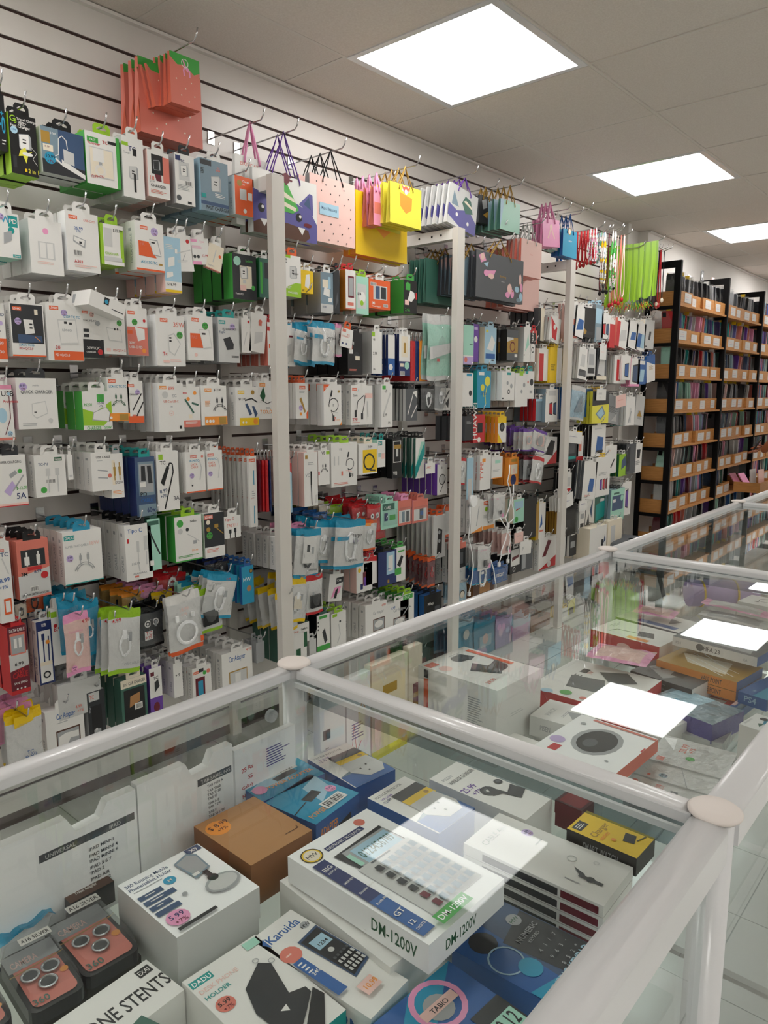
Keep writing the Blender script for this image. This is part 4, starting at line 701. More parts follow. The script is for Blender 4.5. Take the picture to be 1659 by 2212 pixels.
rows('''
h|472,52,584,330|B|2|.03|w,l|r 0 0 1 .35 L;p w 0 .2 1 .42 1 .5 0 .4;r 0 .93 .4 1 L;plug .55 .6 .4 l;t .5 .54 .05 k $15.99;t .1 .2 .06 w BEST;T .5 .08 .05 w CHARGER .8;x .1 .9 .1 4 k|white and lime charger box right beside the post|tab=o
h|582,150,660,305|B|4|.03|y,y|p w .3 .3 .6 .2 .75 .5 .7 .85 .4 .8;t .05 .05 .1 k W|yellow charger box with a white device|tab=w
h|705,162,786,428|B|3|.07|E,s|r 0 0 1 .22 l;r .15 .62 .6 .82 e;p w .2 .45 .7 .4 .75 .58 .3 .65;r .6 .28 .9 .38 w;t .1 .12 .05 N 15W;r .6 .6 .8 .9 S|grey blue tall box with pale side|tab=w
h|786,150,826,430|B|2|.04|K,k|p d .2 .1 .8 .3 .6 .5|narrow black box beside the grey blue one|tab=k
h|862,148,926,405|B|2|.03|w,O|r .25 .3 .85 .85 m;r .3 .35 .8 .8 s;r .2 .1 .8 .18 R;r 0 0 1 .03 R|orange edged white box with a clear window|tab=r
h|928,188,1008,437|B|2|.03|M,w|r .1 .15 .8 .8 l;e .5 .45 .25 .15 w;t .1 .5 .07 k $14;c .45 .3 .14 L|pale green and clear charger pack|tab=L
h|1010,205,1143,408|B|3|.05|o,o|r .2 .32 .85 .8 l;r .3 .34 .5 .78 N;r .55 .36 .8 .76 K;b .08 .78 .25 .1;t .15 .14 .1 w Mi;t .15 .06 .05 w Travel_Adaptor .7;b .68 .1 .2 .08|orange travel adaptor box with window|tab=w
h|1228,212,1310,432|B|3|.07|k,g|c .3 .85 .14 g;r .15 .7 .5 .9 g;p w .3 .4 .6 .35 .85 .5 .8 .65 .5 .7;r .1 .25 .4 .4 q;r .9 .45 1 .65 r;t .1 .06 .09 g 2.4A .6|black and green 2.4A charger box in a ribbed row|tab=g
h|472,512,547,760|B|3|.02|w,w|p l .1 .2 .6 .3 .7 .6 .2 .5;r .5 .75 .8 .8 m;x .1 .1 .5 2 s|white box beside the nearest post above the pouches|tab=w
h|548,490,662,742|P|4|.014|w,cc|t .45 .68 .08 k Charger .5;r 0 .62 .4 .68 c|blue and white charger pouch, left of the leaning pair|cable=W tilt=-6 x0=-1.97
h|652,470,802,748|P|5|.016|w,cc|t .5 .62 .075 k Charger .5;r 0 .6 .4 .7 c;l e .02 .1 .9 .9 .3;t .3 .17 .04 s ORIGINAL .4|blue and white charger pouch facing out|cable=W tilt=-2 x0=-1.94
h|800,485,838,700|P|2|.014|w,FF||slim pink rimmed pouch beside the charger pouches|cable=K x0=-1.98
h|838,512,913,638|C|0|.002|w,R|r .1 .8 .4 .95 R;x .1 .6 .7 3 R;t .5 .6 .12 R TC;c .2 .2 .06 n;c .5 .2 .06 n|small white card with red print over the black box|tab=o tilt=-8 x0=-1.96
h|876,545,970,812|B|3|.05|k,k|r .1 .5 .35 .6 w;t .2 .72 .07 w VB;r .15 .6 .3 .7 R;e .6 .45 .2 .1 K;r .5 .35 .8 .45 e;x .1 .12 .7 2 R|tall black cable box with small red label|tab=k
h|1028,537,1092,805|B|3|.06|w,l|r .0 .88 .3 .98 L;t .1 .78 .05 k V8;t .1 .45 .06 k 5.99;t .1 .08 .05 k 2A|plain white tall box with handwritten 5.99|tab=w
h|1130,560,1172,815|B|4|.012|w,n|r 0 0 1 .42 b;c .4 .2 .3 w|white and blue slim cable box, left of a thin pair|tab=s step=.02
h|1200,555,1268,820|B|2|.012|w,n|r 0 0 1 .35 n;r .2 .45 .8 .95 e;r .4 .55 .6 .8 D;c .7 .25 .22 M;r .1 .22 .4 .3 e;b .1 .02 .4 .08|white and navy box with a gold car charger|tab=w
h|1407,585,1466,835|B|1|.015|w,w|c .6 .72 .22 G;c .6 .72 .15 w;c .3 .2 .06 k;c .75 .15 .14 G;c .75 .15 .08 w;r .3 .1 .6 .16 k|tall white box with green rings|tab=w
h|1375,425,1530,850|P|1|.02|M,ll|r .3 .28 .42 .33 r;p l 0 .3 1 .45 1 .6 0 .5|large clear teal tinted shopping pouch|cable=none x0=-1.96
h|548,862,628,1086|B|3|.015|w,w|LD .3 .82 .5;x .3 .75 .5 2 s;p D .3 .55 .45 .6 .8 .2 .7 .15;s .4 .3 .17 V 9.99;c .4 .13 .1 O;p o .85 .15 1 .25 1 0 .85 0|white cable box under a wide orange tab|tab=o
h|724,872,838,1128|B|8|.035|w,W|p o 0 1 .35 1 0 .82;t .05 .9 .04 w LDNIO .25;lead .55 .5 .28 K;T .52 .48 .04 k [];r .8 .8 .9 .86 D;t .55 .1 .1 R 7;t .68 .12 .03 O COLOR;p O .9 .0 1 .1 1 0;x .5 .3 .4 1 s|white box with a looping black lead, reading 7|tab=w
h|897,878,1032,1124|B|7|.03|w,w|LD .05 .86 .22;t .3 .84 .06 S A;t .1 .72 .06 d 5pm;r .65 .68 1 .8 q;l K .03 .25 .35 .3 .6 .6 .75;l K .03 .5 .25 .6 .5 .65 .75;r .15 .2 .25 .38 K;r .45 .14 .55 .3 K;l l .05 .75 .6 .78 .2;t .05 .1 .08 r TPE;x .05 .06 .4 1 R|white TPE cable box with two black leads|tab=w
h|1087,872,1158,1140|B|5|.035|w,W|r .1 .88 .4 .97 J;ins .3 .8 .07 K v9;l l .12 .2 .3 .8 .8;ins .15 .25 .06 K 5.99;t .6 .08 .05 d SA|white box with handwritten V9 and green corner|tab=w
h|1240,900,1312,1100|B|7|.015|d,l|l w .06 .2 .2 .7 .9;l w .06 .5 .1 1 .5;p w .6 .9 1 .95 1 .7|charcoal cable box with white diagonal leads|tab=K
h|1335,875,1420,1040|P|1|.02|K,kk||black backed pouch with coiled white earphones|cable=W
h|1422,860,1492,1035|P|1|.02|s,ll||clear blister of coiled white cable beside the second post|cable=W
h|1460,895,1520,1035|C|0|.002|w,k|p k .5 .3 .9 .6 .8 .1;l k .1 .1 .2 .9 .9|white card with thick black strokes|tab=k
i|428,308,466,633|B|1|.02|S,w|p r 0 .9 1 .8 1 1 0 1;r .1 .55 .6 .65 R;r 0 .2 .7 .35 w;t .2 .35 .05 R 8|pale blue and red slim box right beside the post|tab=r
i|540,238,636,585|B|7|.03|w,q|r .1 .88 .28 .95 D;x .3 .8 .5 2 s;t .1 .55 .06 s VC;l k .06 .55 .02 .5 .65;l k .02 .8 .05 .8 .2;l k .02 .9 .05 .9 .2;l k .1 .52 .4 .52 .65|tall white VC cable box with a long black lead|tab=w
i|636,225,714,445|B|3|.03|w,w|t .3 .88 .09 k V8;r .7 .88 1 .97 L;cab .52 .5 .25 K;r 0 .4 .1 .3 r|white box with curved dark green leads|tab=w
i|722,178,895,448|B|5|.03|w,w|t .3 .82 .06 s V8;lead .72 .5 .16 K;t .7 .2 .08 K V8;r .38 .25 .44 .35 R;x .1 .08 .6 2 R;x .55 .35 .3 2 q;r .1 .5 .14 .7 l;r .25 .5 .29 .7 l|white V8 box with an S shaped black lead|tab=L
i|908,182,1028,372|B|4|.03|y,w|F w;r .2 .05 .98 .8 y;R .55 .4 .32 .07 K;l K .06 .6 .12 .9 .1;r .5 .82 .8 .98 w;t .5 .85 .08 k 9.99|white and yellow box with a black ring cable|tab=e
i|1030,155,1082,330|B|3|.03|w,M|r .1 .8 .6 .95 t;t .1 .82 .1 w 3M;x .1 .5 .6 5 t;r .5 .3 .9 .5 q|white and teal 3M cable box|tab=t
i|1127,148,1192,402|B|4|.03|k,k|r .12 .4 .9 .95 w;r .16 .42 .86 .93 k;r .4 .55 .62 .75 l;r .2 .75 .9 .85 D;t .1 .08 .1 w V8|black V8 cable box with thin white outline|tab=k
i|1284,142,1342,402|B|6|.012|w,T|p t 0 0 1 .6 1 .9 0 .3;p M 0 .3 .6 .9 1 .9;x .4 .3 .4 3 w|white and teal diagonal card box in a dark green row|tab=k step=.02
i|1428,318,1492,510|B|5|.03|w,P|c .5 .5 .3 l;R .5 .5 .33 .05 K;t .4 .85 .07 k 8;l K .05 .3 .1 .8 .5|white and purple ringed cable box beside the second post|tab=w
i|1350,310,1412,372|C|0|.002|w,w|t .05 .5 .2 R UMEC|small pinkish price card near the second post|x0=-1.95
i|490,745,664,1030|P|3|.016|w,cc|r .25 .3 .8 .85 w;ins .1 .87 .05 k HH;t .55 .14 .04 k ORIGINAL .35|blue rimmed pouch holding a black wire bundle|cable=K x0=-1.93 tilt=-7
i|455,720,560,900|P|4|.014|p,FP||pink and purple pouch behind the black wire pouch|cable=k x0=-1.99
i|615,685,760,930|P|4|.016|w,cc|t .45 .13 .04 s ORIGINAL .4|clear blue headed pouch leaning left of the big Charger pouch|cable=W x0=-1.95 tilt=-12
i|750,690,955,965|P|6|.018|w,cc|t .45 .66 .08 k Charger .42;r 0 .6 .5 .68 c;t .55 .54 .05 P 15.99;t .4 .14 .045 k ORIGINAL .4|big blue and white Charger pouch facing out|cable=W x0=-1.92 tilt=-5
i|600,640,700,740|P|6|.012|b,bb||small deep blue pouch top in the pile|cable=k x0=-2.02
i|930,680,1030,865|P|5|.014|w,oo|r .1 .8 .5 .9 O|orange headed pouch with white cable beside red ones|cable=W x0=-1.96 tilt=-6
i|860,590,960,700|P|8|.012|r,rr|c .3 .5 .1 w;c .7 .5 .1 w|red cartoon eyed pouch, left of two red ones|cable=none x0=-2.0
i|960,585,1050,760|P|8|.012|r,rr|c .3 .6 .14 w;c .3 .6 .06 k;c .7 .6 .14 w;c .7 .6 .06 k|red cartoon eyed pouch, nearer of two red ones|cable=none x0=-1.97
i|1000,700,1085,800|P|2|.012|r,rr||plain red pouch under the cartoon eyed ones|cable=none x0=-2.02
i|1052,575,1166,728|L|7|.012|M,T|r .1 .7 .8 .95 T;t .2 .75 .1 w CARD;r .5 .3 .85 .5 g;r .2 .3 .4 .6 n|pale green adapter blister card|tab=M x0=-1.98
i|1165,560,1256,708|L|7|.012|w,F|F R;r .1 .1 .9 .6 w;r .3 .12 .5 .55 E;r .6 .12 .8 .55 d|pink battery blister card, left of a pair|tab=F x0=-1.98
i|1262,558,1365,688|L|7|.012|w,F|F R;r .1 .1 .9 .6 w;r .45 .15 .7 .6 d;r .5 .3 .7 .5 b|pink battery blister card, right of a pair|tab=R x0=-1.98
i|700,590,800,640|P|8|.012|L,LL||lime foil pouch in the upper pile|cable=none x0=-2.06
i|800,560,900,640|P|8|.012|r,rr||red foil pouch in the far upper pile|cable=none x0=-2.07
i|640,585,720,640|P|7|.012|e,ww||cream foil pouch in the upper pile|cable=none x0=-2.06
i|1402,660,1478,925|B|9|.008|l,w|p k .3 .1 .7 .1 .75 .65 .4 .7;c .5 .6 .1 s;c .5 .4 .1 s|grey card with a black cable loop, fanned row|tab=o step=.03
i|1480,600,1560,780|P|2|.014|w,oo||orange headed glossy pouch behind the second post|cable=k
i|350,800,430,1000|B|4|.03|w,w|t .2 .7 .06 K dudao;c .6 .2 .12 l|white dudao box behind the nearest post|tab=w step=.04
i|345,1180,488,1418|P|5|.014|w,yy||yellow tipped clear pouch, front of the long row|cable=none x0=-1.94 step=.04 tilt=4
i|440,1070,590,1318|P|4|.014|w,yy|r .3 .3 .7 .6 e|yellow tipped pouch with frosted middle|cable=W x0=-1.93 tilt=-10
i|552,1060,668,1290|P|3|.016|w,rr|t .2 .84 .05 w 18.99|red trimmed pouch holding a black adapter|cable=B x0=-1.93
i|716,1045,808,1198|B|4|.05|w,w|p K .5 .6 1 .7 1 .9 .5 .85;p F .2 .1 .8 .3 .9 .55 .4 .5;p k .4 .1 .6 .1 .7 .5 .5 .4;t .55 .72 .08 w CAR|white car charger box tipped forward|tab=w tilt=-8 step=.06
i|890,988,996,1143|B|7|.035|w,q|c .2 .8 .1 y;t .5 .78 .09 k V8;p m .4 .7 .6 .7 .55 .4 .4 .2;r .45 .2 .6 .5 P;r .25 .1 .4 .3 n|white box with a red and purple car plug|tab=w
i|940,940,1025,1100|B|2|.03|w,w|p r 0 1 1 1 1 .8 0 .9|white box with red top behind the car plug one|tab=r
i|1035,905,1156,1098|B|3|.05|n,k|F n;r .45 .3 .9 .95 S;r .55 .4 .8 .85 w;t .5 .44 .07 b 3in1;r .5 .05 .6 .15 D|dark navy car charger box with bright window|tab=k
i|1146,872,1215,1078|B|3|.04|w,g|p k .2 .5 .6 .75 .8 .7 .5 .4;r 0 .2 .6 .4 g;r .3 .85 .9 .9 g|white and green phone mount box|tab=g
i|1362,935,1412,1118|P|6|.012|m,oo||orange rimmed red patterned cord pouch in a row|cable=r x0=-1.97 step=.028
i|950,1258,1092,1440|B|7|.035|w,w|t .35 .68 .09 s Car_Adapter .5;r .35 .2 .9 .55 H;r .38 .22 .87 .52 s;e .62 .38 .2 .1 w;p b .2 0 1 0 1 .12 .2 .02;t .75 .85 .07 R 4.99 .2|white car adapter box, left of a pair past the post|tab=w step=.045
i|1092,1252,1236,1405|B|5|.035|w,w|t .3 .7 .1 s Car_Adapter .6;r .3 .2 .85 .5 H;r .33 .22 .82 .47 s;e .58 .36 .2 .1 w;ins .2 .8 .08 b 4.99|white car adapter box, right of a pair past the post|tab=w step=.045
i|1182,1190,1272,1345|B|4|.03|w,g|r .2 .82 .9 .98 g;T .5 .86 .08 w GOLF .5;l s .06 .2 .3 .6 .55 .8 .5;x .1 .12 .6 2 s|white box with green top reading GOLF|tab=L
i|1340,1190,1455,1330|B|4|.03|k,b|t .2 .6 .1 w Mibay .6;r .6 .2 .9 .5 d;r .1 .1 .9 .14 b|black and blue earphone box|tab=k
i|428,1402,580,1600|B|4|.045|w,T|t .3 .8 .05 R Carga .4;T .78 .82 .06 k belkin .4;c .15 .82 .09 s;r .75 .35 .9 .75 G;r .4 .15 .6 .35 G;c .5 .05 .1 k|white box with green car chargers, lowest row past the post|tab=k
i|627,1322,716,1530|B|3|.05|w,k|r 0 0 1 .14 g;r .2 .88 .8 .96 g;p K .4 .5 .6 .6 .8 .25 .6 .15;c .1 .8 .05 k;c .1 .7 .05 k;c .1 .6 .05 k|white and green box with a silver car plug|tab=T
i|722,1312,823,1530|B|3|.04|w,w|r .1 .9 .4 .98 L;l l .06 .4 .2 .6 .4 .5 .7;c .6 .75 .06 K;t .1 .1 .04 K 3.4A|tall blank white box with a pale cable|tab=L
i|560,1490,625,1580|B|2|.03|l,l||grey box low beside the counter rail|tab=l
''')
rows('''
j|172,200,240,490|B|1|.045|M,G|F M;r 0 .2 1 .23 w;r 0 0 1 .2 V;c .25 .12 .15 R;r .6 .5 .9 .52 T|mint green headphone box under clear wrap|tab=K
j|240,195,276,470|B|1|.04|P,K|c .5 .6 .3 w;r .2 .85 .8 .92 V|narrow purple box|tab=k
j|324,215,402,485|B|3|.03|S,e|p w .2 .4 .7 .35 .9 .6 .6 .8;r .1 .14 .9 .28 b;r .6 .08 .8 .12 K;r .1 .85 .3 .92 Y|pale blue box with a white device|tab=S
j|485,235,557,462|B|3|.04|D,k|F D;r 0 0 1 .25 d;p l 0 1 .2 1 .6 .7 0 .6;R .5 .45 .25 .06 m;r 0 .75 1 1 d;r .7 .12 .95 .22 w|black and gold earphone box with clear top|tab=k step=.05
j|606,215,648,472|B|3|.07|w,l|p M .2 .3 .8 .5 .6 .8;c .1 .2 .06 k|plain white box with pale green pattern|tab=w
j|650,240,696,340|B|2|.03|r,k|F k;r 0 .8 1 1 r;r .8 0 1 1 R;v .5 .1 .3 w Jabra|black box with upright white letters and red top|tab=r
j|650,345,680,470|B|1|.02|w,r|R .5 .7 .3 .1 K|white box with red base|tab=w
j|145,545,236,788|B|2|.02|w,w|r .5 .9 .9 .98 c;c .8 .4 .12 K;c .6 .3 .08 w|white earbud box close to the second post|tab=k
j|270,530,362,798|B|4|.025|c,t|r .1 .88 .5 .96 w;c .75 .72 .2 Y;c .4 .55 .14 Y;l Y .04 .75 .7 .6 .3 .65 .1;l Y .04 .4 .5 .5 .3;t .25 .35 .07 b EXTRA .5|turquoise earphone box with yellow earbuds|tab=c
j|447,535,532,745|B|6|.03|w,W|r .4 .88 .7 .96 t;c .45 .6 .08 s;c .75 .5 .1 s;R .55 .3 .1 .04 K;r .05 .05 .15 .1 K|white earbud box in a deep row|tab=w
j|545,548,626,788|B|5|.03|w,w|r .3 .93 .6 1 L;c .7 .65 .1 s;c .5 .45 .08 s|white earbud box under a lime tab|tab=L
j|616,533,673,733|B|4|.03|w,w|r .0 .9 .3 1 t;c .7 .6 .2 K;c .3 .6 .08 R;r .5 .2 .8 .3 s|white earbud box under a teal tab|tab=t
j|243,848,320,1043|B|6|.018|r,r|v .3 .08 .24 w HUAWEI;r .35 .35 .8 .7 k;c .5 .1 .14 w|red cable box with upright white letters|tab=k step=.024
j|418,862,474,1045|B|9|.018|w,O|r 0 .75 1 1 y;c .5 .6 .3 k;c .5 .6 .15 d;p y 0 0 .6 0 0 .4|yellow and white speaker box in a bright row|tab=y step=.024
j|598,950,662,1105|P|7|.014|w,PP|r .3 .3 .8 .7 q;c .5 .5 .2 s|violet pouch facing out, left of a pair|cable=none x0=-1.95
j|675,935,772,1080|P|6|.014|w,PP|r .3 .25 .8 .75 q;c .5 .5 .2 s|violet pouch facing out, right of a pair|cable=none x0=-1.95 tilt=-14
j|500,940,600,1060|P|7|.014|P,PP||all violet pouch in shade|cable=none x0=-2.03
j|690,1020,835,1194|B|5|.03|w,w|p K .4 .4 .7 .9 .9 .85 .8 .3;p r .5 0 1 .5 1 0|white and red box with a black cable head|tab=w
j|180,860,240,1030|B|4|.03|K,d|x .2 .8 .6 5 s|grey box left of the red row|tab=k
k|125,122,190,312|P|1|.014|w,rr||red tipped clear pouch near the second post|cable=W x0=-1.94 tilt=-5
k|196,130,238,420|C|0|.02|S,S|r .2 .05 .8 .5 l|long pale blue plastic strip pack|tab=w
k|290,112,362,350|B|6|.02|w,w|v .3 .3 .16 R TYPE;r .2 .8 .5 .9 O|tall white cable box in a fanned row|tab=w step=.025
k|375,125,447,268|B|4|.02|w,w|r .3 .7 .8 .85 M;x .1 .4 .7 4 s;r 0 0 1 .04 O|white box with mint square|tab=w
k|500,130,562,318|B|2|.03|O,O|r .15 .4 .85 .75 e;r .4 .45 .6 .6 q;c .45 .2 .3 n;r .2 .85 .8 .95 D|bright orange card box with a navy disc|tab=O
k|600,120,668,290|P|3|.014|s,mm||maroon trimmed clear pouch|cable=K x0=-1.96
k|668,108,750,283|P|4|.014|w,rr||red trimmed clear pouch facing right|cable=W x0=-1.94 tilt=-12
k|225,440,302,652|B|4|.03|w,w|l s .06 .5 .2 .7 .8;p O 0 0 1 .15 1 0|white and orange box under a round white charger|tab=w
k|306,438,396,625|B|4|.03|w,w|LD .1 .84 .4;l K .05 .5 .2 .6 .7 .7 .6;c .3 .7 .1 L;r .05 0 .9 .12 O;x .1 .5 .3 4 s|white and orange cable box with a black loop|tab=w
k|386,390,468,560|P|3|.014|w,ww|t .1 .8 .06 p Type .5;c .7 .14 .1 F;r .4 .2 .6 .35 K|white accessory pouch with pink dot, upper|cable=none x0=-1.95
k|530,430,602,582|B|3|.03|M,e|p r .2 .5 .7 .6 .6 .9;c .3 .15 .15 g;r .1 .6 .9 .9 S|pale box with a green leaf mark|tab=w
k|606,425,692,690|B|4|.03|k,k||plain black box, a tall one|tab=k
k|694,460,752,700|B|4|.03|w,y|r .0 0 .3 1 D;p b .4 .3 .7 .4 .6 .7;r .4 .2 .8 .25 R|white and yellow glass protector box|tab=w
k|98,750,182,1000|B|3|.03|K,w|r 0 .0 1 .35 l;r 0 .85 1 1 R;r .2 .42 .85 .78 k;r .25 .45 .8 .75 d;x .1 .3 .7 3 s;c .1 .28 .06 r|black and pink adapter pack with grey base|tab=R
k|272,765,366,915|P|5|.014|w,ww|t .1 .8 .06 p Accessories .6;r .35 .15 .65 .4 K;c .8 .15 .12 F|white accessory pouch with a black plug|cable=none x0=-1.94
k|442,650,508,815|P|6|.012|q,ww|r .5 .15 .8 .35 K;c .8 .12 .1 F|pale pink accessory pouch in a fanned row|cable=none x0=-1.95
k|505,785,577,940|B|3|.03|w,k|F k;r .1 .3 .9 .95 w;p m .2 .5 .8 .6 .8 .7 .2 .65;R .4 .16 .12 .04 w|black and white phone holder box|tab=w
k|580,730,656,800|C|1|.002|w,w|t .2 .4 .2 d JC|square white price card with pen letters|x0=-1.94 tilt=-4
k|585,800,662,915|B|3|.03|d,d|r .1 .1 .4 .9 s|grey box below the pen lettered card|tab=w
k|540,670,598,728|C|1|.002|q,w|x .2 .7 .6 3 s|pinkish price card on a black pack|x0=-1.945
k|230,925,370,1000|P|3|.014|b,cc||bright blue pouch bundle low by the counter|cable=W x0=-1.95
k|380,920,488,1000|P|3|.014|b,bb|t .1 .4 .3 w nstar|blue pouch reading nstar low by the counter|cable=none x0=-1.94
k|240,1010,385,1110|B|3|.03|H,B|r .3 .3 .8 .8 C|brown novelty box low by the counter|tab=k
k|112,1015,192,1150|P|3|.014|S,ll|e .5 .4 .25 .16 k;c .5 .35 .2 e|clear pouch with a small round faced charm|cable=none
k|712,712,830,895|B|3|.03|w,w|p r 0 0 1 0 1 .35;p m .2 .4 .4 .4 .7 .85 .5 .9;c .6 .12 .1 w|white and red box with a maroon power bank|tab=w
''')
